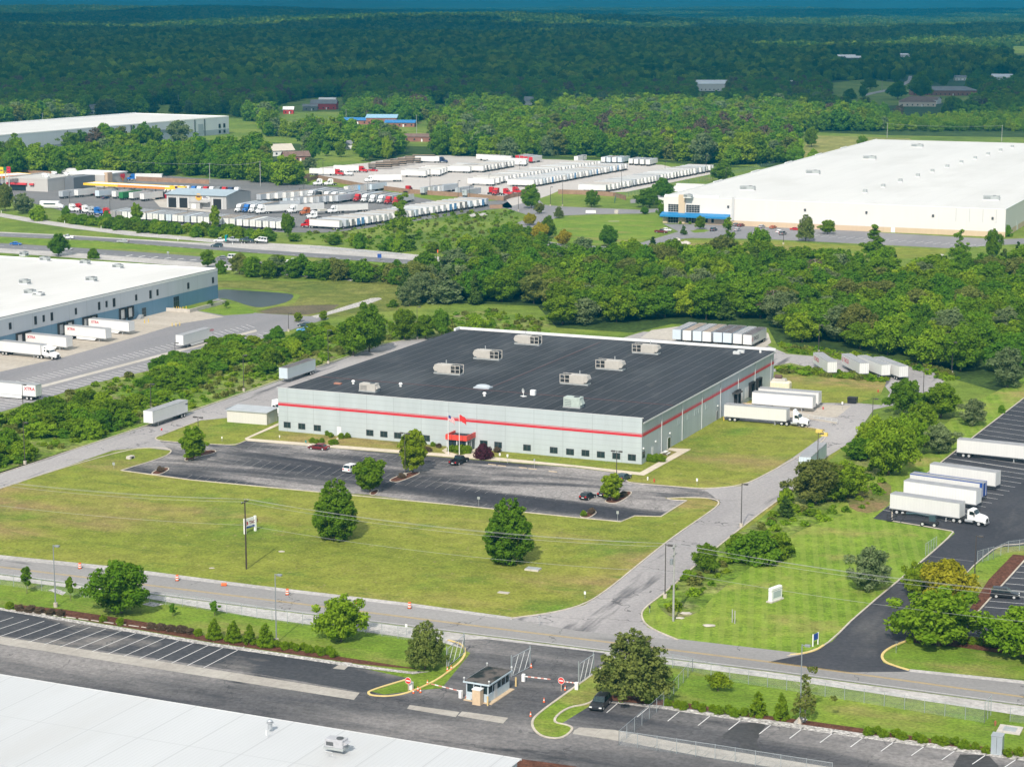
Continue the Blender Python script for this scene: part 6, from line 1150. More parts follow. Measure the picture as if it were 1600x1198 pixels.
while y < 2350:
    x = -.31 * y
    while x < .31 * y:
        qx, qy = x + rs.uniform(-4, 4), y + rs.uniform(-4, 4); px, py = proj(qx, qy, 0)
        ok = free(qx, qy)
        if px < 490 and py > 290: ok = False
        if 1243 < px and 206 < py: ok = False
        if ok:
            young = px > 1380 and 186 < py < 222; n1 = math.sin(qx / 70) * math.sin(qy / 90 + 1)
            lit = py > 168  # sunlit belt put into colour: lighter leaf kinds this side of the cloud shadow
            k = rs.choice([1, 2, 2, 4, 1, 3, 6, 0, 1, 2] if lit and n1 > -.3 else [0, 1, 5, 0, 3, 4, 8, 7, 1])
            s = rs.uniform(.8, 1.25) * (.5 if young else 1.0); 
            if young: k = rs.choice([2, 2, 1, 4])
            items.append((qx, qy, hill(qx, qy), rs.uniform(0, 6.28), s * rs.uniform(.9, 1.2), s * rs.uniform(.85, 1.2), k))
        x += 10.2 if not (px > 1380 and 186 < py < 222) else 7
    y += 9.6
for q in LEFT: items.append((q[2][0], q[2][1], 0, rs.uniform(0, 6.28), q[4] / 12.4, q[3] / 14, dict(round_dark=0, round_mid=1, round_light=2, round_olive=3, round_silver=6).get(q[1], 4)))
nA = len(items); NB = len(BELT); y = 2330.0
while y < 4700:
    x = -.31 * y
    while x < .31 * y:
        qx, qy = x + rs.uniform(-6, 6), y + rs.uniform(-6, 6)
        if free(qx, qy, 24): s = rs.uniform(.95, 1.15); items.append((qx, qy, hill(qx, qy) - 1.5, rs.uniform(0, 6.28), s, s * rs.uniform(.85, 1.25), NB + rs.randrange(len(PB))))
        elif free(qx, qy, 4): items.append((qx, qy, hill(qx, qy), rs.uniform(0, 6.28), 1.1, 1.1, rs.choice([0, 1, 5, 0])))
        x += 40
    y += 38
y = 4680.0
while y < 15500:
    x = -.31 * y
    while x < .31 * y:
        qx, qy = x + rs.uniform(-14, 14), y + rs.uniform(-14, 14); s = rs.uniform(.95, 1.15)
        items.append((qx, qy, hill(qx, qy) - 3, rs.uniform(0, 6.28), s, s * rs.uniform(.9, 1.3), NB + len(PB) + rs.randrange(len(PC)))); x += 116
    y += 112
print('forest', nA, len(items))
instancer('forest', items, BELT + PB + PC, 'mixed broadleaf forest stretching from behind the truck lots to the hazy hills')

TUFT = [crown_mesh('weed_tuft', 500 + i, P_DOME, 0, 1.1, .9, 9, .4, 130, .3, [m], up=.4) for i, m in enumerate((F_LIGHT, F_MID, F_OLIVE, F_LIGHT))]; tf_ = []
for poly, sp in (([(-100, 650), (0, 650), (150, 602), (400, 536), (600, 502), (760, 486), (860, 500), (850, 520), (700, 522), (600, 536), (400, 604), (0, 734), (-100, 770)], 4.0), ([(1040, 925), (1110, 862), (1215, 797), (1290, 745), (1390, 705), (1395, 785), (1330, 800), (1240, 828), (1160, 880), (1100, 940), (1045, 968)], 4.2), ([(440, 372), (700, 330), (800, 330), (830, 372), (800, 400), (600, 392)], 6), ([(1212, 575), (1280, 580), (1390, 592), (1380, 597), (1215, 583)], 1.6), ([(1215, 536), (1290, 549), (1450, 572), (1500, 592), (1480, 598), (1420, 574), (1310, 561), (1225, 550)], 2.2)):
    for x, y in scatter(poly, sp, 77):
        s = rs.uniform(.35, 1.3); tf_.append((x, y, 0, rs.uniform(0, 6.28), s * 1.3, s, rs.randrange(4)))
instancer('undergrowth', tf_, TUFT, 'rough weeds and tall grass on the unmown banks and strips')

# unseen cloud bank over the far woods, its spread and gaps shaped to darken them
def cloud(x0, x1, y0, y1, z, seed, thr=.8, step=90):
    rs = np.random.default_rng(seed); nx, ny = int((x1 - x0) / step), int((y1 - y0) / step); X, Y = np.meshgrid(np.linspace(x0, x1, nx), np.linspace(y0, y1, ny), indexing='ij')
    f = np.zeros_like(X)
    for s, a in ((2600, .5), (1100, .3), (480, .2), (210, .12)):
        ph = rs.uniform(0, 6.28, 6); f += a * (np.sin(X / s * 2.1 + ph[0] + 1.3 * np.sin(Y / s + ph[1])) * np.sin(Y / s * 1.9 + ph[2] + 1.1 * np.sin(X / s + ph[3])))
    e = np.minimum(np.minimum(X - x0, x1 - X) / 500, np.minimum((Y - y0) / 130, (y1 - Y) / 500)); f = f * .5 + np.minimum(e, 1.0) * .85 + .35 * np.exp(-((Y - y0 - 500) / 800) ** 2)
    g = np.clip(f - thr, -.1, 1.0); m_ = MB(); idx = -np.ones((nx, ny), int); top = []; bot = []
    for i in range(nx):
        for j in range(ny): idx[i, j] = i * ny + j
    h = np.maximum(g, 0) ** .6 * 330; vt = np.stack([X, Y, z + h * (1 + .3 * np.sin(X / 130) * np.sin(Y / 150))], -1).reshape(-1, 3); vb = np.stack([X, Y, z - h * .12], -1).reshape(-1, 3)
    fs = []; n = nx * ny
    for i in range(nx - 1):
        for j in range(ny - 1):
            q = (idx[i, j], idx[i + 1, j], idx[i + 1, j + 1], idx[i, j + 1])
            if max(g.reshape(-1)[list(q)]) > 0: fs.append(q); fs.append(tuple(n + k for k in q[::-1]))
    m_.add([tuple(v) for v in np.concatenate([vt, vb])], fs)
    return m_
m = bpy.data.materials.new('cloud_white'); m.use_nodes = True; nt = m.node_tree; nt.nodes.clear(); out = nt.nodes.new("ShaderNodeOutputMaterial"); d = nt.nodes.new("ShaderNodeBsdfDiffuse"); t = nt.nodes.new("ShaderNodeBsdfTranslucent"); mx = nt.nodes.new("ShaderNodeMixShader")
d.inputs[0].default_value = (.95, .95, .95, 1); t.inputs[0].default_value = (.95, .96, .97, 1); mx.inputs[0].default_value = .8; nt.links.new(d.outputs[0], mx.inputs[1]); nt.links.new(t.outputs[0], mx.inputs[2]); nt.links.new(mx.outputs[0], out.inputs[0])
o = cloud(-7000, 7000, 60, 11500, 1500, 9).build('cloud', m, smooth=True); o["kind"] = 'structure'
# ------------------------------------------------------------------ vehicles
def m_side(name, c, amt=.12):
    if name in MATS: return MATS[name]
    m, nt, b, L = nodes(name); b.inputs['Roughness'].default_value = .45
    f = noise_fac(nt, .7, 4, .6, coords='obj', stretch=(1, 1, .25)); cc = ramp(nt, f, [(.3, tuple(x * .94 for x in c)), (.7, c)])
    oi = nt.nodes.new("ShaderNodeObjectInfo"); dirt = ramp(nt, oi.outputs['Random'], [(0, (1, 1, 1)), (1, (.88, .875, .86))]); cc = mixc(nt, 1.0, cc, dirt, 'MULTIPLY')
    cc = mixc(nt, math_n(nt, 'MULTIPLY', lines_fac(nt, 90, .61, .07, 'obj'), amt * 3), cc, tuple(x * .72 for x in c)); L.new(cc, b.inputs['Base Color']); MATS[name] = m; return m
T_WHITE = m_side('trailer_white', (.74, .735, .725)); T_SILV = m_side('trailer_silver', (.45, .48, .52)); T_PALE = m_side('trailer_pale_blue', (.58, .66, .73)); T_GREEN = m_side('trailer_green', (.03, .2, .06))
T_ROOF = mat('trailer_roof', (.30, .30, .31), .6, var=.12, vscale=.5); T_ROOF2 = mat('trailer_roof_rust', (.3, .24, .19), .7, var=.25, vscale=.4); T_ROOF3 = mat('trailer_roof_dark', (.115, .10, .10), .7, var=.25, vscale=.4); T_RAIL = mat('trailer_rail', (.4, .41, .42), .5)
T_BLUE = mat('livery_blue', (.02, .07, .3), .5); T_RED = mat('livery_red', (.5, .02, .03), .5); UNDER = mat('chassis_black', (.025, .025, .027), .7); RIM = mat('wheel_rim', (.6, .6, .6), .4, .3); CHROME = mat('chrome_tank', (.5, .5, .5), .3, .6)
LAMP = mat('headlamp', (.8, .8, .78), .2); TAIL = mat('tail_lamp', (.5, .02, .02), .4); LTR_R = mat('lettering_red', (.5, .02, .04), .5); LTR_K = mat('lettering_dark', (.06, .04, .06), .5)
def wheel_meshes(r, w):
    k = f'wheel_{r}_{w}'
    if k not in MATS:
        t = MB(); t.cyl((0, -w / 2, 0), r, w, 'y', 18); q = MB()
        q.cyl((0, -w / 2 - .012, 0), r * .58, w + .024, 'y', 14); MATS[k] = (t.mesh('tyre', [BLACK]), q.mesh('rim', [RIM]))
    return MATS[k]
def add_wheel(parent, x, y, r=.5, w=.55):
    t, q = wheel_meshes(r, w); a = bpy.data.objects.new('wheel', t); col.objects.link(a); a.parent = parent; a.location = (x, y, r)
    b = bpy.data.objects.new('rim', q); col.objects.link(b); b.parent = a; return a
TL, TW = 15.6, 1.29
TM = {}
def trailer_parts(side, roof, door, skirt, L=TL):
    k = (side.name, roof.name, door.name, skirt, L)
    if k in TM: return TM[k]
    b = MB(); b.box(.06, L, -TW, TW, 1.15, 4.02, 0); b.f = b.f[:1] + b.f[2:]; b.m = b.m[:1] + b.m[2:]
    b.add([(.06, -TW, 4.02), (L, -TW, 4.02), (L, TW, 4.02), (.06, TW, 4.02)], [(0, 1, 2, 3)], 1)
    for y in (-TW, TW): b.box(.02, L + .02, y - .02, y + .02, 1.05, 1.2, 2).box(.02, L + .02, y - .02, y + .02, 3.95, 4.05, 2)
    for x in (L,): 
        for y in (-TW, TW): b.box(x - .12, x + .025, y - .025, y + .025, 1.2, 3.95, 2)
    body = b.mesh('body', [side, roof, T_RAIL])
    d = MB(); d.box(0, .055, -TW + .02, -.01, 1.2, 3.95, 0).box(0, .055, .01, TW - .02, 1.2, 3.95, 0)
    for y in (-.9, -.35, .35, .9): d.box(-.03, .0, y - .025, y + .025, 1.2, 3.95, 1)
    d.box(-.05, .05, -TW, TW, 3.96, 4.04, 1).box(-.05, .05, -TW, TW, 1.05, 1.19, 1)
    dm = d.mesh('rear_door', [door, T_RAIL])
    f = MB(); f.box(.3, 5.2, -.5, .5, .75, 1.04).box(5.2, L - .3, -.12, .12, .95, 1.04)
    for x in (1.5, 2.75): f.cyl((x, -1, .5), .08, 2, 'y', 8)
    f.box(.02, .1, -1.1, 1.1, .5, .62).box(.02, .1, -.7, -.6, .6, 1.05).box(.02, .1, .6, .7, .6, 1.05); fm = f.mesh('underframe', [UNDER])
    g = MB()
    for y in (-.85, .85): g.box(L - 3.0, L - 2.85, y - .08, y + .08, .1, 1.05).box(L - 3.12, L - 2.73, y - .14, y + .14, .02, .1)
    g.box(L - 2.98, L - 2.87, -.8, .8, .55, .65); gm_ = g.mesh('landing_gear', [T_RAIL])
    sk = None
    if skirt:
        s = MB()
        for y in (-TW + .05, TW - .05): s.prism([(4.4, 0), (L - 4.4, 0), (L - 3.6, .75), (4.4, .75)], y - .02, y + .02, 0, Matrix(((1, 0, 0, 0), (0, 0, 1, 0), (0, 1, 0, .3), (0, 0, 0, 1))))
        sk = s.mesh('side_skirt', [WHITE])
    TM[k] = [x for x in (body, dm, fm, gm_, sk) if x]; return TM[k]
def trailer(label, rear=None, front=None, ang=AV, side=None, roof=None, door=None, skirt=False, group=None, txt=None, stripe=None, L=TL):
    d = Vector((math.cos(R(ang)), math.sin(R(ang)), 0)); p = W(*rear) if rear else W(*front) - d * L
    t = thing('semi_trailer', p, ang, label, 'trailer', group); body = None
    for me in trailer_parts(side or T_WHITE, roof or T_ROOF, door or side or T_WHITE, skirt, L):
        o = bpy.data.objects.new(me.name.split('.')[0], me); col.objects.link(o); o.parent = t; body = body or o
    for x in (1.5, 2.75):
        for y in (-.98, .98): add_wheel(t, x, y)
    if stripe: b = MB(); b.box(L - .5, L + .035, -TW - .04, -TW + .2, 1.1, 4.06).box(L - .5, L + .035, TW - .2, TW + .04, 1.1, 4.06).box(0, L, -TW - .03, -TW + .12, 3.92, 4.07).box(0, L, TW - .12, TW + .03, 3.92, 4.07).box(L + .03, L + .04, -.6, .6, 1.2, 3.9); b.build('livery', stripe, t)
    for (s, sz, x, z, sd, m, sx) in txt or []:
        M = wall_text_M(x, -TW - .03, z, 0) if sd < 0 else wall_text_M(x, TW + .03, z, 180); text('lettering', s, sz, M, m, body, bold=.03, sx=sx)
    return t
# tractors
def tractor_mb(kind, fair=True):
    """kind day / sleeper; origin under the drive bogie, nose along +x"""
    P = {}; b = MB(); b.box(-1.5, 5.2, -.45, .45, .75, 1.0); b.cyl((0, 0, 1.0), .5, .12, n=14); b.box(-1.6, .9, -1.2, -.75, .98, 1.04).box(-1.6, .9, .75, 1.2, .98, 1.04); P['chassis'] = (b, 'U')
    x0 = 1.25 if kind == 'sleeper' else 2.1; top = 3.75 if kind == 'sleeper' else 2.95
    b = MB(); prof = [(x0, 1.05), (x0, top), (x0 + .25, top + .12)] + ([(2.6, top + .1), (3.25, 3.05), (3.75, 2.15)] if kind == 'sleeper' else [(2.95, 3.0), (3.2, 2.9), (3.75, 2.15)]) + [(3.75, 1.05)]; b.extr(prof, -1.15, 1.15); P['cab'] = (b, 'C')
    b = MB(); vv = []
    for x, w, z0, z1 in ((3.75, 1.12, .95, 2.13), (4.9, 1.0, .8, 1.95), (5.55, .9, .65, 1.7), (5.7, .8, .62, 1.5)): vv += [(x, -w, z0), (x, -w * .82, z1), (x, w * .82, z1), (x, w, z0)]
    ff = [(4 * i + j, 4 * i + (j + 1) % 4, 4 * i + 4 + (j + 1) % 4, 4 * i + 4 + j) for i in range(3) for j in range(4)] + [(0, 1, 2, 3), (15, 14, 13, 12)]; b.add(vv, [f[::-1] for f in ff]); b.box(4.0, 5.3, -1.2, -.95, .9, 1.3).box(4.0, 5.3, .95, 1.2, .9, 1.3); P['hood'] = (b, 'C')
    b = MB(); n_ = Vector((.75, 0, .55)).normalized() * .03
    b.add([(3.28 + n_.x, -1.0, 2.9), (3.28 + n_.x, 1.0, 2.9), (3.74 + n_.x, 1.05, 2.18), (3.74 + n_.x, -1.05, 2.18)], [(0, 3, 2, 1)]); P['windshield'] = (b, 'G')
    for i, y in enumerate((-1.165, 1.165)):
        b = MB(); b.add([(2.5, y, 2.05), (3.62, y, 2.05), (3.2, y, 2.75), (2.5, y, 2.75)], [(0, 1, 2, 3), (3, 2, 1, 0)])
        if kind == 'sleeper': b.add([(1.6, y, 2.2), (2.1, y, 2.2), (2.1, y, 2.7), (1.6, y, 2.7), (1.6, y, 3.2), (2.2, y, 3.2), (2.2, y, 3.45), (1.6, y, 3.45)], [(0, 1, 2, 3), (3, 2, 1, 0), (4, 5, 6, 7), (7, 6, 5, 4)])
        P['side_window' + 'ab'[i]] = (b, 'G')
    b = MB(); b.box(5.55, 5.78, -1.1, 1.1, .4, .72); P['bumper'] = (b, 'B'); b = MB(); b.box(5.58, 5.73, -.5, .5, .78, 1.45); P['grille'] = (b, 'R')
    for i, y in enumerate((-.78, .78)): b = MB(); b.box(5.45, 5.68, y - .2, y + .2, 1.0, 1.3); P['headlight' + 'ab'[i]] = (b, 'L')
    for i, y in enumerate((-1, 1)): b = MB(); b.cyl((1.6, y * .9, .75), .33, 1.6, 'x', 12); P['fuel_tank' + 'ab'[i]] = (b, 'T')
    for i, y in enumerate((-1.42, 1.42)): b = MB(); b.box(3.5, 3.62, y - .12, y + .12, 1.9, 2.7).box(3.53, 3.58, min(y, .82 * y), max(y, .82 * y), 2.6, 2.65); P['mirror' + 'ab'[i]] = (b, 'U')
    if kind == 'day' and fair: b = MB(); b.extr([(2.0, 3.02), (2.05, 4.0), (2.35, 3.9), (3.0, 3.03)], -.95, .95); P['roof_fairing'] = (b, 'C')
    if kind == 'sleeper': b = MB(); b.box(.75, 1.25, -1.15, -1.08, 1.2, 3.7).box(.75, 1.25, 1.08, 1.15, 1.2, 3.7); P['side_fairing'] = (b, 'C')
    return P
WHEELS6 = [(4.45, -1.02, .32), (4.45, 1.02, .32), (-.62, -.93, .6), (-.62, .93, .6), (.65, -.93, .6), (.65, .93, .6)]
def paint(name, c): return mat('paint_' + name, c, .3, spec=.5)
COL = dict(white=paint('white', (.76, .76, .76)), red=paint('red', (.46, .015, .02)), blue=paint('blue', (.02, .13, .42)), black=paint('black', (.015, .016, .02)), navy=paint('navy', (.02, .035, .09)), silver=paint('silver', (.4, .42, .44)), maroon=paint('maroon', (.13, .015, .02)), orange=paint('orange', (.42, .11, .03)), grey=paint('grey', (.17, .18, .19)), teal=paint('teal', (.0, .22, .22)), tan=paint('tan', (.5, .42, .32)), ltblue=paint('ltblue', (.1, .3, .6)), slate=paint('slate', (.04, .07, .09)))
def tractor(label, pos, ang, color='white', kind='day', group=None, fair=True):
    t = thing('truck_tractor', pos, ang, label, 'truck', group); mm = dict(U=UNDER, C=COL[color], G=GLASS, B=CHROME if kind == 'day' else UNDER, R=STEEL_D, L=LAMP, T=CHROME)
    for k, (b, m) in tractor_mb(kind, fair).items(): b.build(k if not k[-2:-1].isalpha() or k[:-1] not in ('side_window', 'headlight', 'fuel_tank', 'mirror') else k[:-1], mm[m], t)
    for x, y, w in WHEELS6: add_wheel(t, x, y, .5, w)
    return t
# single-mesh versions for the distant lots
FARM = {}
def far_trailer_mesh(side, roof, door, front=None, L=TL):
    k = ('t', side.name, roof.name, door.name, front and front.name, L)
    if k not in FARM:
        b = MB(); b.box(0, L, -TW, TW, 1.15, 4.02, 0); b.m[1] = 1; b.m[5] = 2; b.m[3] = 4 if front else 0
        b.box(.2, 4.6, -1.1, 1.1, .35, 1.1, 3).box(L - 3.2, L - 2.8, -.9, .9, 0, 1.1, 3).box(-.02, 0, -.02, .02, 1.2, 3.9, 3)
        for x in (1.4, 2.7): b.cyl((x, -1.22, .5), .5, .5, 'y', 10, 3).cyl((x, .72, .5), .5, .5, 'y', 10, 3).cyl((x, -1.24, .5), .26, .04, 'y', 8, 5).cyl((x, 1.2, .5), .26, .04, 'y', 8, 5)
        FARM[k] = b.mesh('semi_trailer', [side, roof, door, UNDER, front or side, RIM])
    return FARM[k]
def far_tractor_mesh(color, kind='sleeper'):
    k = ('c', color, kind)
    if k not in FARM:
        b = MB(); mm = dict(U=0, C=1, G=2, B=0, R=0, L=3, T=4)
        for q, (p, m) in tractor_mb(kind).items(): b.add(p.v, p.f, mm[m])
        for x, y, w in WHEELS6: b.cyl((x, y - w / 2, .5), .5, w, 'y', 10, 0).cyl((x, y - w / 2 - .015, .5), .27, w + .03, 'y', 8, 3)
        FARM[k] = b.mesh('truck_tractor', [UNDER, COL[color], GLASS, RIM, CHROME])
    return FARM[k]
def put(name, me, pos, ang, label, cat, group=None):
    o = bpy.data.objects.new(name, me); col.objects.link(o); o.location = pos; o.rotation_euler = (0, 0, R(ang)); return tag(o, label, cat, group)
# cars
CAR = dict(sedan=(4.8, 1.82, 1.45, .92, -1.75, 1.15, .75, .8), hatch=(4.2, 1.76, 1.5, .95, -1.95, .95, .35, .75), suv=(4.9, 1.95, 1.78, 1.08, -2.3, 1.05, .3, .75), pickup=(5.7, 2.0, 1.88, 1.1, -.6, 1.35, .25, .7), van=(5.4, 1.95, 2.05, 1.1, -2.6, 1.7, .12, .7))
def car_mb(kind):
    L, Wd, H, zb, cx0, cx1, ra, fa = CAR[kind]; h = L / 2; w = Wd / 2; P = {}; b = MB()
    hood = zb - .1 if kind != 'van' else zb
    if kind == 'pickup':
        b.extr([(-.62, .35), (-.62, zb), (cx1, zb), (h - .35, zb - .1), (h - .05, .8), (h, .4), (h - .2, .3)], -w, w); b.box(-h, -.62, -w, w, .4, .75).box(-h, -.62, -w, -w + .12, .75, zb).box(-h, -.62, w - .12, w, .75, zb).box(-h, -h + .1, -w + .12, w - .12, .75, zb)
    else: b.extr([(-h + .1, .32), (-h, .55), (-h + .05, zb - .02), (cx0 + .1, zb + .02), (cx1, zb), (h - .5, hood - .06), (h - .06, .7), (h, .42), (h - .15, .3)], -w, w)
    z1 = H; t = .2; x0, x1 = cx0, cx1; q0, q1 = x0 + ra, x1 - fa
    b.add([(x0, -w + .04, zb), (x1, -w + .04, zb), (x1, w - .04, zb), (x0, w - .04, zb), (q0, -w + t, z1 - .05), (q1, -w + t, z1 - .05), (q1, w - t, z1 - .05), (q0, w - t, z1 - .05), (q0 + .2, -w + t + .12, z1), (q1 - .2, -w + t + .12, z1), (q1 - .2, w - t - .12, z1), (q0 + .2, w - t - .12, z1)],
          [(0, 1, 5, 4), (1, 2, 6, 5), (2, 3, 7, 6), (3, 0, 4, 7), (4, 5, 9, 8), (5, 6, 10, 9), (6, 7, 11, 10), (7, 4, 8, 11), (8, 9, 10, 11)]); P['body'] = (b, 'C')
    def lp(a, c, f): return tuple(a[i] + (c[i] - a[i]) * f for i in range(3))
    for s, nm in ((-1, 'side_windowa'), (1, 'side_windowb')):
        b = MB(); yb, yt = s * (w - .025), s * (w - t + .015); A, B_, C_, D = (x0 + .1, yb, zb + .03), (x1 - .1, yb, zb + .03), (q1 - .03, yt, z1 - .11), (q0 + .05, yt, z1 - .11); n = 2 if kind in ('sedan', 'pickup', 'hatch') else 3
        for i in range(n):
            f0, f1 = i / n + .02, (i + 1) / n - .02; b.add([lp(A, B_, f0), lp(A, B_, f1), lp(D, C_, f1), lp(D, C_, f0)], [(0, 1, 2, 3), (3, 2, 1, 0)])
        P[nm] = (b, 'G')
    b = MB(); b.add([(x1 + .015, -w + .12, zb + .04), (x1 + .015, w - .12, zb + .04), (q1 + .06, w - t - .05, z1 - .1), (q1 + .06, -w + t + .05, z1 - .1)], [(0, 1, 2, 3)]); P['windshield'] = (b, 'G')
    b = MB(); b.add([(x0 - .015, -w + .12, zb + .06), (x0 - .015, w - .12, zb + .06), (q0 - .05, w - t - .05, z1 - .12), (q0 - .05, -w + t + .05, z1 - .12)], [(3, 2, 1, 0)]); P['rear_window'] = (b, 'G')
    for i, y in enumerate((-w + .25, w - .25)):
        b = MB(); b.box(h - .3, h - .02, y - .2, y + .2, .62, .76); P['headlight' + 'ab'[i]] = (b, 'L'); b = MB(); b.box(-h - .02, -h + .12, y - .17, y + .17, .72, .98); P['tail_light' + 'ab'[i]] = (b, 'T')
    b = MB(); b.box(-h - .025, -h + .05, -.28, .28, .55, .7); P['plate'] = (b, 'W')
    wh = [(x, y) for x in (-L * .29, L * .31) for y in (-w + .1, w - .1)]
    return P, wh, (.38 if kind in ('suv', 'pickup', 'van') else .33)
def car(label, px, ang, color, kind, cat=None, pos=None, name=None):
    P, wh, r = car_mb(kind); t = thing(name or ('pickup_truck' if kind == 'pickup' else 'parked_car' if kind != 'van' else 'passenger_van'), pos or W(*px), ang, label, cat or ('pickup' if kind == 'pickup' else 'van' if kind == 'van' else 'car'))
    mm = dict(C=COL[color], G=GLASS, L=LAMP, T=TAIL, W=WHITE)
    for k, (b, m) in P.items(): b.build(k[:-1] if k[:-1] in ('side_window', 'headlight', 'tail_light') else k, mm[m], t)
    for x, y in wh: add_wheel(t, x, y, r, .24)
    return t
def far_car_mesh(color, kind):
    k = ('a', color, kind)
    if k not in FARM:
        P, wh, r = car_mb(kind); b = MB(); mm = dict(C=0, G=1, L=2, T=3, W=2)
        for q, (p, m) in P.items(): b.add(p.v, p.f, mm[m])
        for x, y in wh: b.cyl((x, y - .12, r), r, .24, 'y', 10, 4).cyl((x, y - .135, r), r * .55, .27, 'y', 8, 2)
        FARM[k] = b.mesh('car', [COL[color], GLASS, RIM, TAIL, BLACK])
    return FARM[k]
def heading(a, b): d = W(*b) - W(*a); return math.degrees(math.atan2(d.y, d.x))

# --- near trailers
XT = lambda x, sd=-1: [('XTRA', 1.05, x, 2.75, sd, LTR_R, 1.1)]
BK = AU + 180
trailer('white trailer parked alone on the west road, with lettering on its front', front=(232, 668), ang=BK, txt=[('TRAC', .45, 1.1, 3.0, 1, LTR_K, 1.0)])
trailer('pale blue-white trailer with dark roof parked on the west road behind the shed', front=(443, 598), ang=BK, side=T_PALE, roof=T_ROOF3)
HD = -28.0
trailer('white trailer with ribbed side coupled to a white sleeper tractor at the blue docks', rear=(3, 553), ang=HD, door=T_RED)
trailer('white trailer with red lettering at the blue docks, next to the coupled truck', rear=(44, 541), ang=HD, txt=XT(1.0), skirt=True)
trailer('white trailer with red lettering and white skirt, middle one at the blue docks', rear=(106, 528), ang=HD, txt=XT(1.0), skirt=True)
trailer('white trailer with red lettering at the blue docks, closest to the entrance ramp', rear=(143, 517), ang=HD, txt=XT(1.0), skirt=True)
trailer('white trailer standing alone across the bay lines of the left yard', front=(281, 545), ang=BK, txt=[('XTRA', .9, 1.0, 3.0, 1, LTR_R, 1.0)], skirt=True)
trailer('white skirted trailer cut by the picture edge in the left yard', rear=(61, 625), ang=157, txt=[('XTRA', 1.15, 3.5, 2.6, 1, LTR_R, 1.1)], skirt=True)
roofs = [T_ROOF, T_ROOF2, T_ROOF, T_ROOF2, T_ROOF3, T_ROOF3, T_ROOF, T_ROOF3]; cx = [1057, 1073, 1089, 1104, 1121, 1136, 1152, 1167.5]; cyy = [530, 531.5, 532.5, 533.5, 534.5, 535.5, 537, 538.5]
for i in range(8):
    trailer(f'{["pale blue", "white", "pale blue", "white", "pale blue", "pale blue", "white", "white"][i]} trailer with {["grey", "rusty tan", "grey", "rusty tan", "dark brown", "dark brown", "blue-grey", "dark brown"][i]} roof, {ordn[i]} from the west in the row of eight', front=(cx[i], cyy[i] + 6), ang=BK, side=T_PALE if i in (0, 2, 4, 5) else T_WHITE, roof=roofs[i], group='row of eight trailers behind the black roof',
            txt=[('TACLE', 1.5, 1.0, 2.0, 1, LTR_K, 1.15)] if 0 else ([('TACLE', 1.5, TL - 2.2, 2.1, 1, LTR_K, 1.1), ('I', 1.7, TL - .7, 2.0, 1, LTR_R, 2.2)] if i == 7 else None))
a4 = heading((1291, 585), (1271, 575)); a4 = 150.0
for i, (x, y) in enumerate([(1300, 588), (1350, 590), (1384, 592.5), (1411.5, 595)]):
    trailer(['white trailer with red lettering, standing apart west of the three angled trailers', 'white trailer with red emblem and lettering, western of the three angled together', 'white trailer without lettering, middle of the three angled together', 'white trailer without lettering, eastern of the three angled together'][i], rear=(x, y), ang=[96, 99, 105, 106][i], group='angled trailers on the rear loop', roof=T_ROOF,
            txt=[('TACLE', 1.5, TL - 2.0, 2.2, 1, LTR_R, .95), ('I', 1.8, TL - .6, 2.0, 1, LTR_R, 2.0)] if i < 2 else None)
HB = -23.5
t1 = trailer('white trailer with tractor at the closest rear dock of the blue-grey warehouse', front=(1231, 664), ang=HB); trailer('white trailer in the middle rear dock of the blue-grey warehouse', front=(1272, 643.5), ang=HB); trailer('white trailer in the farthest rear dock of the blue-grey warehouse', front=(1281, 637), ang=HB)
trailer('white trailer with blue-grey roof on the drive, half hidden by the olive tree', rear=(1257, 742), ang=AU + 2, side=T_PALE)
HR = -34.0
tb = trailer('white trailer coupled to a white day cab in the black lot', rear=(1394, 800), ang=HR, L=14.6); trailer('white trailer next to the coupled one in the black lot', front=(1529, 795), ang=HR, L=15.6); trailer('white trailer with blue edges between two white ones in the black lot', front=(1537, 783.5), ang=HR, stripe=T_BLUE)
trailer('white trailer parked just beyond the blue-edged one in the black lot', front=(1559, 766), ang=HR, L=14.6); trailer('white trailer standing apart, farthest back in the black lot', rear=(1497, 712), ang=-27.5)
def couple(px_rear, ang, L): d = Vector((math.cos(R(ang)), math.sin(R(ang)), 0)); return W(*px_rear) + d * (L - .6)
tractor('white sleeper tractor pulling the ribbed trailer at the blue docks', couple((3, 553), HD, TL), HD, 'white', 'sleeper')
dv = Vector((math.cos(R(HB)), math.sin(R(HB)), 0)); tractor('white day cab with tall roof fairing at the closest rear dock', W(1231, 664) - dv * .6, HB, 'white', 'day')
tractor('white day cab without roof fairing in the black lot', couple((1394, 800), HR, 14.6), HR, 'white', 'day', fair=False)
tractor('white day cab parked without trailer beside the beige shed', W(420, 647), -38, 'white', 'day')
# --- near cars
car('dark red sedan parked by the sidewalk of the worn lot', (498, 702), 158, 'maroon', 'sedan'); car('white estate car with dark windows beside the dark green maple', (551, 736), 58, 'white', 'suv'); car('black pickup parked nose-in before the red entrance porch', (717, 724), 62, 'black', 'pickup')
car('dark grey sedan at the sidewalk corner under the lot lamp', (974, 749), 62, 'slate', 'sedan'); car('black hatchback west of the small yellow-green tree', (918, 779), 60, 'black', 'hatch'); car('dark car mostly hidden behind the small yellow-green tree', (947, 774), 60, 'black', 'sedan')
car('black sport utility car parked nose-out at the gate car park', (938, 1104), 250, 'black', 'suv'); car('black sport utility car on the white bays beside the mulch bank', (1570, 933), -14, 'black', 'suv')
car('bright blue car in the left yard', (476, 518), 170, 'ltblue', 'sedan'); car('dark car parked behind the bright blue one in the left yard', (477, 510), 170, 'slate', 'sedan')
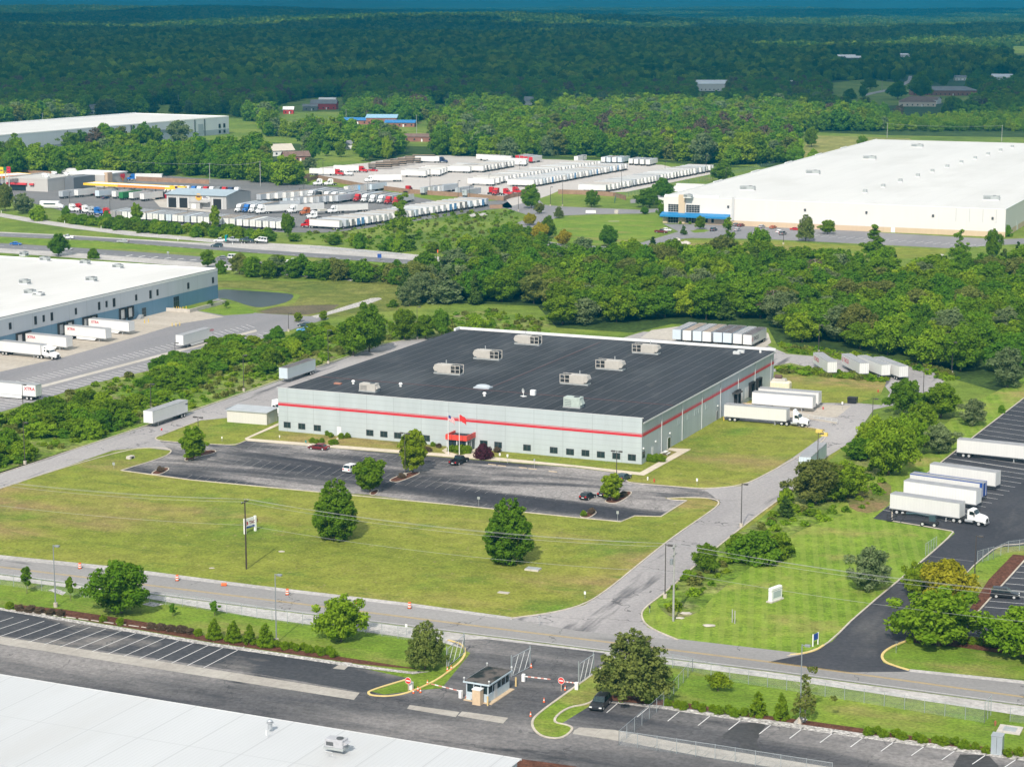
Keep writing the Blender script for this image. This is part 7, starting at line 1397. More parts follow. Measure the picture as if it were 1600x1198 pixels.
# --- highway traffic
def fc(px, ang, color, kind, label, cat='car', name='car', group=None): return put(name, far_car_mesh(color, kind), W(*px), ang, label, cat, group)
fc((25, 383), -8, 'blue', 'sedan', 'blue car on the closer highway lanes'); fc((106, 373), 170, 'white', 'pickup', 'white pickup on the farther highway lanes', 'pickup', 'pickup_truck'); fc((192, 379), 172, 'silver', 'sedan', 'silver car on the farther highway lanes'); fc((104, 391), -8, 'silver', 'sedan', 'silver car half hidden by the tree at the closer lanes')
fc((339, 386), 172, 'slate', 'suv', 'dark car on the farther lanes below the tow rig'); fc((349, 405), -10, 'grey', 'sedan', 'grey car following the white van on the closer lanes'); fc((367, 405), -10, 'white', 'van', 'white passenger van on the closer highway lanes', 'van', 'passenger_van'); fc((457, 411), -11, 'white', 'pickup', 'white pickup on the closer highway lanes', 'pickup', 'pickup_truck'); fc((659, 407), 168, 'maroon', 'pickup', 'dark red pickup on the farther highway lanes', 'pickup', 'pickup_truck')
# tow rig with carried vehicles
tg = W(372, 378); fc((345, 378), 172, 'white', 'pickup', 'white pickup pulling the loaded car hauler', 'pickup', 'pickup_truck')
t = thing('car_hauler', W(368, 380), 172, 'long open car hauler with teal ramp on the highway shoulder', 'trailer'); MB().box(-14, 5, -1.2, 1.2, .6, .8).build('deck', UNDER, t); MB().box(3.5, 4.2, -1.25, 1.25, .8, 3.4).build('ramp_frame', COL['teal'], t)
for x in (-3, -4.2, -9): 
    for y in (-1.1, 1.1): add_wheel(t, x, y, .4, .3)
for x, c, k, lab in ((1.2, 'silver', 'pickup', 'silver pickup carried on the front of the car hauler'), (-5.0, 'slate', 'pickup', 'slate pickup carried in the middle of the car hauler'), (-11, 'white', 'van', 'white van carried at the tail of the car hauler')):
    q = Matrix.Translation(W(368, 380)) @ Matrix.Rotation(R(172), 4, 'Z') @ Vector((x, 0, .82)); o = put('passenger_van' if k == 'van' else 'pickup_truck', far_car_mesh(c, k), q, 172, lab, k); o.rotation_euler = (0, R(-6), R(172))
# white warehouse car park
for px, a, c, k, lab in [((1033, 364), -20, 'maroon', 'pickup', 'dark red pickup at the west end of the white car park'), ((1041, 361), -20, 'white', 'sedan', 'white car beside the dark red pickup'), ((1115, 361), 65, 'slate', 'suv', 'dark car behind the kerbed island'), ((1152, 361), 60, 'silver', 'sedan', 'silver car west of the ragged pine'), ((1158, 354), 60, 'maroon', 'sedan', 'dark car close to the awning end'), ((1190, 356), 60, 'silver', 'sedan', 'silver car along the white wall'), ((1208, 357), 60, 'orange', 'sedan', 'copper coloured car along the white wall'),
                        ((1218, 364), 60, 'white', 'sedan', 'pale car in the middle row of the white car park'), ((1223, 367), 60, 'grey', 'suv', 'grey car in front of the pale one in the white car park'), ((1243, 360), -20, 'red', 'sedan', 'red car beside the ragged pine'), ((1150, 353), 60, 'grey', 'sedan', 'grey car next to the awning end')]: fc(px, a, c, k, lab)
put('semi_trailer', far_trailer_mesh(T_WHITE, T_WHITE, T_WHITE), W(1095, 304), 157, 'white trailer behind the blue awning, the closer of two', 'trailer'); put('semi_trailer', far_trailer_mesh(T_WHITE, T_WHITE, T_WHITE), W(1101, 300), 157, 'white trailer behind the blue awning, the farther of two', 'trailer'); put('semi_trailer', far_trailer_mesh(T_WHITE, T_ROOF, T_WHITE), W(1056, 322), 157, 'white trailer half hidden behind the wide dark tree', 'trailer')

# --- distant lots: rows of single-mesh trailers and tractors
rv = random.Random(5); STYLE = [('white', T_WHITE, T_ROOF, T_WHITE)] * 8 + [('pale blue', T_PALE, T_ROOF, T_PALE), ('silver', T_SILV, T_ROOF, T_SILV), ('white, blue-doored', T_WHITE, T_ROOF, mat('door_blue', (.15, .35, .6), .5)), ('white, grey-doored', T_WHITE, T_ROOF, mat('door_grey', (.3, .29, .28), .5)), ('white-roofed', T_WHITE, T_WHITE, T_WHITE)]
def row(a, b, n, ang, place, end='from its west end', styles=None, ref='rear', cab=None, jit=.4, only_cab=False):
    A, B = W(*a), W(*b); d = Vector((math.cos(R(ang)), math.sin(R(ang)), 0))
    for i in range(n):
        p = A.lerp(B, i / max(1, n - 1)) + d * rv.uniform(-jit, jit); nm, s, r, dr = (styles[i % len(styles)] if styles else rv.choice(STYLE)); r = rv.choice([r, r, r, T_ROOF2, T_SILV])
        if ref == 'front': p = p - d * (TL + (6.2 if cab else 0))
        if not only_cab: put('semi_trailer', far_trailer_mesh(s, r, dr), p, ang + rv.uniform(-.5, .5), f'{nm} trailer {ordn[i]} {end} {place}', 'trailer', 'trailers ' + place)
        if cab: put('truck_tractor', far_tractor_mesh(cab[i % len(cab)]), p + d * (TL - .6), ang, f'{cab[i % len(cab)]} tractor, {ordn[i]} {end}, {place}', 'truck', 'tractors ' + place)
WS = [STYLE[0]]
row((176, 343), (436, 361), 27, 72, 'in the truck stop row above the hedge', 'from the west')
row((533, 359), (652, 341), 15, 153, 'in the row behind the red-cab truck', 'from the west'); row((660, 339), (762, 323), 13, 153, 'in the row east of the very tall tree', 'from the west')
put('truck_tractor', far_tractor_mesh('red'), W(533, 359) + Vector((math.cos(R(153)), math.sin(R(153)), 0)) * (TL - .6), 153, 'red tractor at the corner of the truck stop, heading the trailer row', 'truck')
row((480, 311), (614, 321), 12, 247, 'facing the camera in the long truck row', 'from the west', ref='front', cab=['white', 'black', 'white', 'white', 'white', 'white', 'red', 'white', 'white', 'white', 'red', 'red'], styles=[STYLE[9], STYLE[0]])
for (px, a, lab, s, c) in [((400, 335), 215, 'beside the shop, front of the slanted pair', STYLE[0], 'white'), ((512, 334), 208, 'in the middle aisle, right of the orange flatbed', STYLE[0], 'white'), ((450, 334), 222, 'behind the orange flatbed truck', STYLE[0], 'white'), ((404, 329), 205, 'just behind the slanted pair by the shop', STYLE[9], 'white')]:
    d = Vector((math.cos(R(a)), math.sin(R(a)), 0)); p = W(*px); put('truck_tractor', far_tractor_mesh(c), p - d * 5.5, a, f'{c} tractor {lab}', 'truck'); put('semi_trailer', far_trailer_mesh(*s[1:]), p - d * (5.5 + TL - .6), a, f'{s[0]} trailer {lab}', 'trailer')
row((445, 323), (525, 318), 9, 62, 'mid truck stop behind the shop', 'from the west')
row((404, 316), (470, 311), 6, 62, 'behind the middle trailers of the truck stop', 'from the west')
d = Vector((math.cos(R(222)), math.sin(R(222)), 0)); p = W(470, 337); put('truck_tractor', far_tractor_mesh('orange'), p - d * 5.5, 222, 'orange tractor with an empty flatbed in the middle aisle', 'truck')
fb = MB(); fb.box(0, 14.6, -1.25, 1.25, 1.2, 1.45, 0).box(.3, 4.4, -1, 1, .3, 1.2, 1).box(5, 9, -1.1, 1.1, 1.46, 2.3, 2); fbm = fb.mesh('flatbed_trailer', [T_RAIL, UNDER, mat('load_wrap', (.5, .48, .42), .7)]); put('flatbed_trailer', fbm, p - d * (5.5 + 14), 222, 'flatbed trailer with a pale load behind the orange tractor', 'trailer')
put('truck_tractor', far_tractor_mesh('white'), W(497, 342), 205, 'white bobtail tractor alone in the middle aisle', 'truck')
for i, (px, sty) in enumerate([((95, 311), 9), ((119, 309), 0), ((152, 310), 8), ((178, 311), 0), ((189, 313), -1), ((205, 313.5), 0), ((222, 315), 0)]):
    nm, s, r, dr = ('green', T_GREEN, T_GREEN, T_GREEN) if sty < 0 else STYLE[sty]; put('semi_trailer', far_trailer_mesh(s, r, dr), W(*px), 62, f'{nm} trailer, {ordn[i]} from the west, before the long fuel canopy', 'trailer', 'trailers before the long fuel canopy')
put('truck_tractor', far_tractor_mesh('black'), W(222, 315) + U * 15, 62, 'dark tractor of the last trailer before the fuel canopy', 'truck'); fc((165, 311), 60, 'navy', 'sedan', 'two-tone dark blue car between trailers at the truck stop')
put('semi_trailer', far_trailer_mesh(T_WHITE, T_WHITE, T_WHITE), W(254, 283), 172, 'white trailer of the blue tractor behind the fuel canopy', 'trailer'); put('truck_tractor', far_tractor_mesh('blue'), W(254, 283) + Vector((math.cos(R(172)), math.sin(R(172)), 0)) * (TL - .6), 172, 'blue tractor driving behind the fuel canopy', 'truck')
put('semi_trailer', far_trailer_mesh(T_WHITE, T_WHITE, T_WHITE, T_RED), W(122, 274), 172, 'white trailer with red nose behind the travel store', 'trailer')
row((292, 297), (396, 300), 12, 247, 'parked without trailers behind the service shop', 'from the west', cab=['white', 'white', 'white', 'white', 'blue', 'white', 'red', 'white', 'grey', 'red', 'navy', 'white'], only_cab=True)
row((367, 333), (400, 334), 4, 247, 'beside the gable of the service shop', 'from the west', ref='front', cab=['white', 'blue', 'white', 'white'], styles=[STYLE[9]])
for i, (px, c, a) in enumerate([((107, 331), 'white', -10), ((117, 330), 'red', -10), ((127, 333), 'white', -10), ((137, 335), 'silver', -10), ((146, 336), 'blue', -10), ((160, 337), 'red', -10)]): put('truck_tractor', far_tractor_mesh(c), W(*px), a, f'{c} bobtail tractor, {ordn[i]} from the west, along the lower truck stop edge', 'truck', 'bobtails along the lower truck stop edge')
t = thing('camper_van', W(82, 326), -8, 'white motorhome towing by the truck stop edge', 'motorhome'); MB().bbox(-6, 3.6, -1.25, 1.25, .6, 3.7, .12).build('body', WHITE, t); MB().extr([(3.6, .6), (3.6, 2.6), (4.6, 1.9), (5.6, 1.6), (5.7, .6)], -1.1, 1.1).build('cab', WHITE, t); MB().box(-4, 2, -1.27, -1.25, 2.0, 2.7).build('window', GLASS, t); MB().box(-6, 3.6, -1.265, -1.25, 1.0, 1.25).build('stripe', COL['grey'], t)
for x in (-4, 4.2):
    for y in (-1.1, 1.1): add_wheel(t, x, y, .45, .3)
for px, a, c, k, lab in [((31, 316), 40, 'silver', 'pickup', 'silver pickup among the trees by the travel store'), ((42, 322), 20, 'white', 'sedan', 'white car with dark windows among the trees by the travel store'), ((22, 297), 60, 'white', 'sedan', 'white car by the store corner'), ((27, 294), 60, 'white', 'pickup', 'white pickup by the store corner'), ((20, 294), 60, 'grey', 'suv', 'grey car under the car canopy edge')]: fc(px, a, c, k, lab)
# upper trailer lot
row((757, 270), (802, 262), 10, 157, 'in the mid row of the concrete lot', 'from the front', WS + [STYLE[11], STYLE[0]])
row((772, 291), (788, 287), 3, 157, 'in the short row before the red tractors', 'from the front', WS)
row((836, 293), (980, 266.5), 30, 157, 'in the long central row of the concrete lot', 'from the front', [STYLE[0], STYLE[0], STYLE[0], STYLE[8], STYLE[0], STYLE[10], STYLE[0]])
row((795, 286), (938, 262), 28, 157, 'in the hidden central row of the concrete lot', 'from the front', [STYLE[0], STYLE[12], STYLE[0]])
row((949, 301), (1115, 268.5), 33, 157, 'in the row along the green fence', 'from the front')
row((735, 271), (752, 266.5), 4, 157, 'in the row west of the mid row', 'from the front', WS); row((688, 276), (703, 270), 4, 157, 'in the short western row of the concrete lot', 'from the front', WS); row((666, 278), (672, 276), 2, 157, 'in the pair by the lot entrance road', 'from the front', WS)
row((800, 254), (780, 252), 3, 157, 'in the back row of the concrete lot', 'from the east', WS); row((822, 260), (824, 258), 2, 157, 'east of the mid row', 'from the front', WS)
row((808, 253), (829, 255.5), 4, 67, 'at the back of the concrete lot', 'from the west', [('red-doored white', T_WHITE, T_ROOF, T_RED)])
row((900, 254.5), (900, 254.5), 1, 67, 'alone at the back fence of the concrete lot', 'and only one', WS); row((942, 256), (968, 256.5), 4, 67, 'in the back group with blue ends', 'from the west', [STYLE[0], ('pale blue', T_PALE, T_ROOF, T_PALE)]); row((985, 258.5), (1012, 260), 4, 67, 'in the back group nearest the meadow', 'from the west', WS)
row((540, 303.5), (578, 300), 5, 62, 'by the brown fence near white tractors', 'from the west'); row((660, 305), (690, 302), 5, 62, 'in the grey row along the brown fence', 'from the west', [STYLE[9], STYLE[0]]); row((714, 306), (726, 309), 2, 62, 'in the grey pair along the brown fence', 'from the west', [STYLE[9]])
for px, a, c, lab, tr in [((537, 275), -14, 'red', 'leaving the concrete lot by the plant bed', 1), ((574, 270), -14, 'red', 'second in line at the west gate', 1), ((551, 275), -14, 'white', 'between the two red trucks at the west gate', 0), ((699, 255), -12, 'navy', 'at the back of the concrete lot', 1), ((570, 285), 190, 'white', 'pulling west along the brown fence', 1)]:
    d = Vector((math.cos(R(a)), math.sin(R(a)), 0)); p = W(*px); put('truck_tractor', far_tractor_mesh(c), p - d * 5.5, a, f'{c} tractor {lab}', 'truck')
    if tr: put('semi_trailer', far_trailer_mesh(T_WHITE, T_WHITE, T_WHITE), p - d * (5.5 + TL - .6), a, f'white trailer of the {c} tractor {lab}', 'trailer')
for i, px in enumerate([(505, 290), (522, 290)]): put('truck_tractor', far_tractor_mesh('white'), W(*px), 200, f'white bobtail tractor at the plant bed, {["west", "east"][i]} one of two', 'truck')
for i, px in enumerate([(766, 304), (778, 304.5), (785, 305.5), (800, 303)]): put('truck_tractor', far_tractor_mesh('red'), W(*px), [70, 247, -20, -25][i], f'red bobtail tractor, {ordn[i]} from the west, in the corner of the brown fence', 'truck', 'red bobtails in the fence corner')
put('truck_tractor', far_tractor_mesh('red'), W(635, 302), 60, 'red bobtail tractor alone along the brown fence', 'truck'); fc((583, 268), -12, 'red', 'pickup', 'red pickup behind the red truck at the west gate', 'pickup', 'pickup_truck')
fs = MB()
for k in range(5): fs.box(0, 14.6, -1.25, 1.25, 1.0 + .55 * k, 1.25 + .55 * k, k % 2)
for x in (.3, 4.8, 9.6, 14): fs.box(x, x + .2, -1.2, -1.0, 1.2, 3.3, 1).box(x, x + .2, 1.0, 1.2, 1.2, 3.3, 1)
fs.box(.3, 4.4, -1, 1, .3, 1.0, 1); fsm = fs.mesh('stacked_flatbeds', [mat('deck_wood', (.3, .22, .16), .8), UNDER])
for i in range(7): put('flatbed_trailer', fsm, W(576 + 11.5 * i, 264 - 2.3 * i), -12, f'stack of brown flatbed decks, {ordn[i]} from the west, at the lot edge by the trees', 'trailer', 'stacked flatbeds at the lot edge')
# boom lift
t = thing('boom_lift', W(1452, 821), 155, 'dark towable boom lift folded on its wheels in the black lot', 'boom lift'); MB().bbox(-1.5, 1.4, -.55, .55, .5, .95, .06).build('chassis', UNDER, t); b = MB(); b.tube([(-.9, 0, 1.9), (2.5, 0, 2.2), (4.6, 0, 2.0)], .22); b.box(-1.2, 0, -.4, .4, .95, 2.2).build('boom', COL['slate'], t)
b = MB(); b.tube([(4.4, 0, 2.0), (6.4, 0, 1.5), (7.6, 0, .6)], .12).tube([(4.4, 0, 1.9), (5.6, .3, .2)], .07).tube([(6.4, 0, 1.5), (6.9, -.4, .15)], .07); b.build('jib', UNDER, t); b = MB()
for z in (.3, .9, 1.4): b.tube([(7.3, -.6, z), (8.3, -.6, z), (8.3, .6, z), (7.3, .6, z), (7.3, -.6, z)], .04)
b.box(7.3, 8.3, -.6, .6, .2, .28); b.build('basket', UNDER, t)
for x in (-1.2, 1.1):
    for y in (-.95, .95): add_wheel(t, x, y, .46, .32)
# dumpster
t = thing('dumpster', W(1332, 630), BA, 'black dumpster at the edge of the rear dock yard', 'dumpster'); MB().box(-1.1, 1.1, -.8, .8, .15, 1.5, taper=-.1).build('bin', COL['black'], t); MB().box(-1.2, 1.2, -.9, .9, 1.51, 1.6).build('lid', UNDER, t)
# ------------------------------------------------------------------ street furniture, fences, wires, signs
POLE_B = mat('pole_bronze', (.07, .06, .055), .5); POLE_G = mat('pole_grey', (.28, .3, .32), .45, .3); WOODP = mat('pole_wood', (.055, .038, .03), .9, var=.2); WOODL = mat('pole_wood_grey', (.33, .33, .31), .9, var=.15)
def height_of(base, top_py):
    b = W(*base); lo, hi = 0, 60
    for _ in range(40):
        m_ = (lo + hi) / 2
        if proj(b.x, b.y, m_)[1] > top_py: lo = m_
        else: hi = m_
    return lo
def lamp(px, top, label, heads=1, m=None, foot=True, r=.11, ang=AV):
    h = height_of(px, top); t = thing('light_pole', W(*px), ang, label, 'street lamp'); m = m or POLE_B
    MB().tube([(0, 0, 0), (0, 0, h)], r, 8, r2=r * .65).build('pole', m, t)
    for s in ([-1, 1] if heads == 2 else [1]): b = MB(); b.box(min(0, s * .5), max(0, s * .5), -.05, .05, h - .15, h - .05).bbox(min(s * .4, s * 1.2), max(s * .4, s * 1.2), -.25, .25, h - .25, h + .02, .04); b.build('lamp_head', m, t)
    if foot: MB().cyl((0, 0, 0), .35, .75, n=12).build('concrete_foot', CONC, t)
    return t
LP = [((87, 948), 851, 'tall dark lamp post on the verge by the brown shrub row', 1, POLE_G), ((432, 1004), 896, 'tall grey lamp post on the verge by the cone shrubs', 1, POLE_G), ((1250, 1129), 1006, 'grey lamp post behind the half-bare tree', 1, POLE_G), ((633, 744), 676, 'twin-headed lamp on the maple island in the worn lot', 2, None), ((963, 779), 704, 'twin-headed lamp above the small yellow-green tree', 2, None),
      ((311, 714), 651, 'twin-headed lamp behind the bright green maple at the lot end', 2, None), ((1158, 823), 755, 'lamp post at the tip of the lawn beside the drive', 1, None), ((1277, 735), 676, 'lamp post beside the drive above the olive tree', 1, None), ((1362, 692), 622, 'lamp post at the rear dock yard bend', 1, None), ((1442, 632), 576, 'lamp post near the end of the rear loop road', 1, None), ((1487, 584), 534, 'lamp post at the wood edge of the rear loop', 1, None),
      ((1279, 551), 507, 'lamp post behind the first angled trailer', 1, None), ((39, 725), 659, 'lamp post beside the west road, nearest the road bend', 1, None), ((236, 640), 599, 'lamp post in the thicket by the west road', 1, None), ((381, 611), 554, 'lamp post beside the west road opposite the shed', 1, None), ((513, 568), 515, 'lamp post on the bank near the two tall trees', 1, None), ((652, 530), 479, 'lamp post on the bank behind the black roof corner', 1, None),
      ((274, 568), 535, 'lamp post at the edge of the left yard by the lone trailer', 1, None), ((36, 636), 600, 'lamp post at the edge of the left yard before the cut-off trailer', 1, None), ((451, 518), 489, 'lamp post at the end of the left yard by the blue car', 1, None), ((1522, 918), 836, 'dark lamp post on the grass wedge beside the mulch bank', 1, None), ((1039, 934), 850, 'dark lamp post beside the drive mouth, next to the pale utility pole', 1, None),
      ((672, 303), 276, 'thin lamp post at the brown fence by the grey trailers', 1, None), ((716, 311), 282, 'thin lamp post at the brown fence, east of the grey trailers', 1, None), ((734, 318), 290, 'thin lamp post before the red-ended trailer row', 1, None), ((764, 290), 272, 'thin lamp post in the concrete lot before the short row', 1, None), ((812, 276), 253, 'thin lamp post in the concrete lot behind the central row', 1, None), ((860, 322), 292, 'thin lamp post at the concrete lot gate', 1, None),
      ((879, 322), 275, 'tall thin lamp post on the grass before the brown fence', 1, None), ((971, 298), 267, 'thin lamp post in the row along the green fence', 1, None), ((1039, 273), 252, 'thin lamp post in the concrete lot behind the fence row', 1, None), ((1103, 272), 243, 'thin lamp post at the east end of the concrete lot', 1, None), ((912, 259), 243, 'thin lamp post at the back of the concrete lot', 1, None), ((475, 307), 286, 'thin lamp post west of the long truck row', 1, None),
      ((468, 319), 294, 'thin lamp post in the middle of the truck stop', 1, None), ((505, 280), 251, 'thin lamp post at the west gate of the concrete lot', 1, None), ((294, 346), 326, 'thin lamp post in the parked trailer row', 1, None), ((109, 320), 300, 'thin lamp post in the truck stop before the first trailers', 1, None), ((172, 330), 311, 'thin lamp post in the truck stop behind the bobtails', 1, None), ((575, 315), 284, 'thin lamp post in the long truck row', 1, None), ((810, 330), 302, 'thin lamp post at the junction west of the round dark tree', 1, None), ((1224, 382), 366, 'short lamp post in the car park of the huge white warehouse', 1, None), ((1134, 292), 262, 'lamp post beside the side road east of the concrete lot', 1, None)]
for p, t_, lab, hd, m_ in LP: lamp(p, t_, lab, hd, m_, r=.11 if p[1] > 480 else .14)
# utility poles and wires
def upole(px, top, label, m, arms=1, ang=AU, r=.16):
    h = height_of(px, top); t = thing('utility_pole', W(*px), ang, label, 'utility pole'); MB().tube([(0, 0, 0), (0, 0, h)], r, 8, r2=r * .7).build('pole', m, t)
    for k in range(arms): z = h - .35 - 1.3 * k; MB().box(-1.2, 1.2, -.07, .07, z - .08, z + .08).build('crossarm', m, t)
    for x in (-1.1, 0, 1.1): MB().cyl((x, 0, h - .27 if x else h), .06, .22, n=8).build('insulator', GALV, t)
    return t, h
p1, h1 = upole((385, 889), 781, 'dark wooden utility pole on the lawn beside the white panel sign', WOODP); p2, h2 = upole((1052, 970), 851, 'pale grey utility pole at the drive mouth carrying the road wires', WOODL, 2, r=.19)
b = MB(); b.cyl((-.5, .3, h2 - 3.2), .28, .9, n=10); b.build('transformer', POLE_G, p2)
WIRE = mat('wire_grey', (.33, .335, .34), .6)
P1, P2 = W(385, 889), W(1052, 970); dP = P2 - P1; P0 = P1 - dP * 1.0; P3 = P2 + dP * 1.0
upole(proj(*P3)[:2], proj(P3.x, P3.y, 12)[1], 'utility pole beyond the picture edge on the road line', WOODL) if False else None
aU = Vector((math.cos(R(AU)), math.sin(R(AU)), 0))
def span(a, b, sag, label, r=.021):
    pts = [a.lerp(b, k / 24) - Vector((0, 0, sag * 4 * (k / 24) * (1 - k / 24))) for k in range(25)]; o = MB().tube(pts, r, 5).build('power_line', WIRE); return tag(o, label, 'power line', 'road power lines')
for i, (off, z, sg) in enumerate(((-1.1, -.05, 1.5), (0, .2, 1.3), (1.1, -.05, 1.5), (.1, -4.6, 1.2))):
    nm = ['front', 'middle', 'rear', 'low'][i]
    for (A, hA, B_, hB, w) in ((P0, 12, P1, h1, 'west of the dark pole'), (P1, h1, P2, h2, 'between the dark and the pale pole'), (P2, h2, P3, 12, 'east of the pale pole')):
        span(A + aU * off + Vector((0, 0, hA + z)), B_ + aU * off + Vector((0, 0, hB + z)), sg, f'{nm} wire of the road line, {w}')
fp = [((407, 291), 252, 'tall pole at the corner of the tree belt by the truck lot'), ((328, 287), 255, 'utility pole behind the fence of the service shop'), ((161, 268), 247, 'utility pole behind the travel store'), ((270, 240), 219, 'pale pole standing in the tree belt'), ((651, 212), 180, 'utility pole beside the brown-roofed bungalow lane'), ((1386, 216), 193, 'utility pole behind the huge white roof'), ((541, 190), 171, 'utility pole west of the blue-roofed hall'), ((1565, 222), 196, 'wooden pole east behind the huge white roof'),
      ((845, 170), 147, 'twin poles beside the white farmhouse'), ((1409, 122), 104, 'utility pole at the far lane bend'), ((1378, 143), 126, 'utility pole along the far lane'), ((1540, 148), 131, 'pole on the far eastern lawn'), ((1120, 243), 226, 'pole in the belt behind the meadow'), ((67, 196), 177, 'pole on the far white roof line'), ((279, 170), 149, 'thin pole at the far meadow behind the white roof'), ((2, 262), 243, 'pole at the west edge by the car canopy')]
tops = []
for p, t_, lab in fp: q, h = upole(p, t_, lab, WOODL, 1 if p[1] > 200 else 1, ang=AU, r=.22); tops.append(W(*p) + Vector((0, 0, h - .3)))
for a, b_, lab in ((1, 0, 'wire from the shop pole to the tree belt corner pole'), (2, 1, 'wire from the store pole to the shop pole'), (15, 2, 'wire from the west edge pole to the store pole'), (5, 7, 'wire behind the huge white roof')): span(tops[a], tops[b_], 1.2, lab, .05)
# chain-link
def m_link():
    m = bpy.data.materials.new('chain_link'); m.use_nodes = True; nt = m.node_tree; nt.nodes.clear(); out = nt.nodes.new("ShaderNodeOutputMaterial"); d = nt.nodes.new("ShaderNodeBsdfDiffuse"); d.inputs[0].default_value = (.42, .47, .5, 1); t = nt.nodes.new("ShaderNodeBsdfTransparent"); mx = nt.nodes.new("ShaderNodeMixShader"); mx.inputs[0].default_value = .13
    nt.links.new(t.outputs[0], mx.inputs[1]); nt.links.new(d.outputs[0], mx.inputs[2]); nt.links.new(mx.outputs[0], out.inputs[0]); return m
LINK = m_link(); POST = mat('fence_post', (.36, .4, .42), .45, .3); POSTG = mat('fence_post_green', (.08, .17, .12), .5)
def fence(px, h, sp, label, m=POST, mesh=None, name='chain_link_fence', cat='fence', post_r=.04, world=False):
    pts = [Vector(q) for q in px] if world else [W(*q) for q in px]; o = pts[0]; t = thing(name, o, 0, label, cat); loc = [p - o for p in pts]
    b = MB()
    for a, c in zip(loc, loc[1:]): b.add([(a.x, a.y, .04), (c.x, c.y, .04), (c.x, c.y, h), (a.x, a.y, h)], [(0, 1, 2, 3)])
    b.build('fence_mesh', mesh or LINK, t); b = MB(); b.tube([(p.x, p.y, h) for p in loc], post_r * .7, 5); b.build('top_rail', m, t)
    pm = MB().tube([(0, 0, -.1), (0, 0, h + .08)], post_r, 6).mesh('post', [m]); acc = 0
    for a, c in zip(loc, loc[1:]):
        L = (c - a).length; n = max(1, round(L / sp))
        for k in range(n): q = bpy.data.objects.new('post', pm); col.objects.link(q); q.parent = t; q.location = a.lerp(c, k / n)
    q = bpy.data.objects.new('post', pm); col.objects.link(q); q.parent = t; q.location = loc[-1]; return t
fence([(-120, 896), (0, 913), (132, 933), (285, 947), (378, 962), (449, 973), (622, 997), (694, 1007)], 2.1, 3.0, 'long chain-link fence between public road and verge, west of the gate')
fence([(1082, 1049), (1140, 1064), (1229, 1078), (1289, 1088), (1350, 1098), (1413, 1108), (1508, 1124), (1538, 1129)], 2.1, 3.0, 'chain-link fence along the road shoulder, east of the gate')
fence([(1578, 1127), (1640, 1136), (1720, 1148)], 2.1, 3.0, 'chain-link fence at the edge east of the small field gate'); fence([(1538, 1129), (1548, 1117)], 3.0, 1.5, 'open chain-link gate leaf by the red hydrant pipe', name='fence_gate', cat='gate')
fence([(945, 1044), (990, 1030), (1082, 1049)], 2.1, 3.0, 'short chain-link fence behind the large pine')
fence([(1082, 1049), (1037, 1103), (967, 1164)], 2.1, 3.0, 'chain-link fence running from the verge across the car park'); fence([(967, 1164), (996, 1168), (1057, 1177), (1117, 1186), (1180, 1196), (1300, 1215)], 2.1, 3.0, 'chain-link fence along the front of the car park at the picture base')
fence([(1527, 880), (1552, 873)], 2.3, 1.5, 'chain-link gate leaf at the mouth of the black lot, east', name='fence_gate', cat='gate'); fence([(1552, 873), (1575, 863), (1610, 858), (1700, 858)], 2.1, 3.0, 'curved chain-link fence around the grass wedge by the black lot'); fence([(1446, 868), (1463, 857)], 2.3, 1.5, 'chain-link gate leaf at the mouth of the black lot, west', name='fence_gate', cat='gate')
fence([(960, 318), (962, 311), (1030, 297), (1110, 281), (1190, 262), (1210, 257)], 2.2, 4.0, 'green chain-link fence beside the trailer row', POSTG, post_r=.07)
def gate(a, b_, h, label):
    A, B_ = W(*a), W(*b_); ang = math.degrees(math.atan2(B_.y - A.y, B_.x - A.x)); L = (B_ - A).length; t = thing('sliding_gate', A, ang, label, 'gate')
    b = MB(); b.tube([(0, 0, .15), (L, 0, .15), (L, 0, h), (0, 0, h), (0, 0, .15)], .05, 6); b.build('gate_frame', POST, t); b = MB()
    for k in range(3): b.tube([(L * k / 3, 0, .15), (L * (k + 1) / 3, 0, h)], .045, 5)
    b.build('brace', FRAME_L, t); MB().add([(0, 0, .2), (L, 0, .2), (L, 0, h - .05), (0, 0, h - .05)], [(0, 1, 2, 3)]).build('gate_mesh', LINK, t)
    for x in (-.15, L + .1): MB().tube([(x, .15, 0), (x, .15, h + .3)], .08, 6).build('post', POST, t)
gate((700, 1042), (726, 1020), 3.0, 'tall sliding gate leaf at the yellow kerb west of the booth'); gate((801, 1057), (829, 1042), 3.1, 'tall sliding gate leaf in the middle, behind the booth'); gate((906, 1067), (928, 1052), 3.1, 'tall sliding gate leaf east of the lanes by the large pine')
# wooden and rail fences
PLANK = ground_mat('plank_fence', [(.3, (.26, .16, .11)), (.7, (.34, .22, .155))], .3, fine=(2, .12))
def board_fence(px, h, label):
    pts = [W(*q) for q in px]; o = pts[0]; t = thing('board_fence', o, 0, label, 'fence'); loc = [p - o for p in pts]; ribbon_mb(loc, .12, 0, h).build('boards', PLANK, t); b = ribbon_mb(loc, .2, h, h + .08); b.build('cap_rail', PLANK, t)
board_fence([(480, 284), (497, 280), (560, 292), (640, 302.5), (720, 308), (787, 314), (797, 310), (822, 305)], 2.2, 'brown board fence between truck stop and concrete lot'); board_fence([(872, 303), (905, 304), (958, 307), (978, 313)], 2.2, 'brown board fence on the lawn by the concrete lot gate')
board_fence([(0, 269), (34, 272), (85, 275)], 2.4, 'brown board fence behind the car canopy'); board_fence([(195, 282), (262, 285), (327, 288)], 2.4, 'brown board fence behind the fuel canopy'); board_fence([(765, 326), (785, 326)], 1.8, 'short brown fence at the end of the red-ended row'); board_fence([(470, 284), (472, 280), (484, 278)], 2.4, 'small brown enclosure at the plant bed corner')
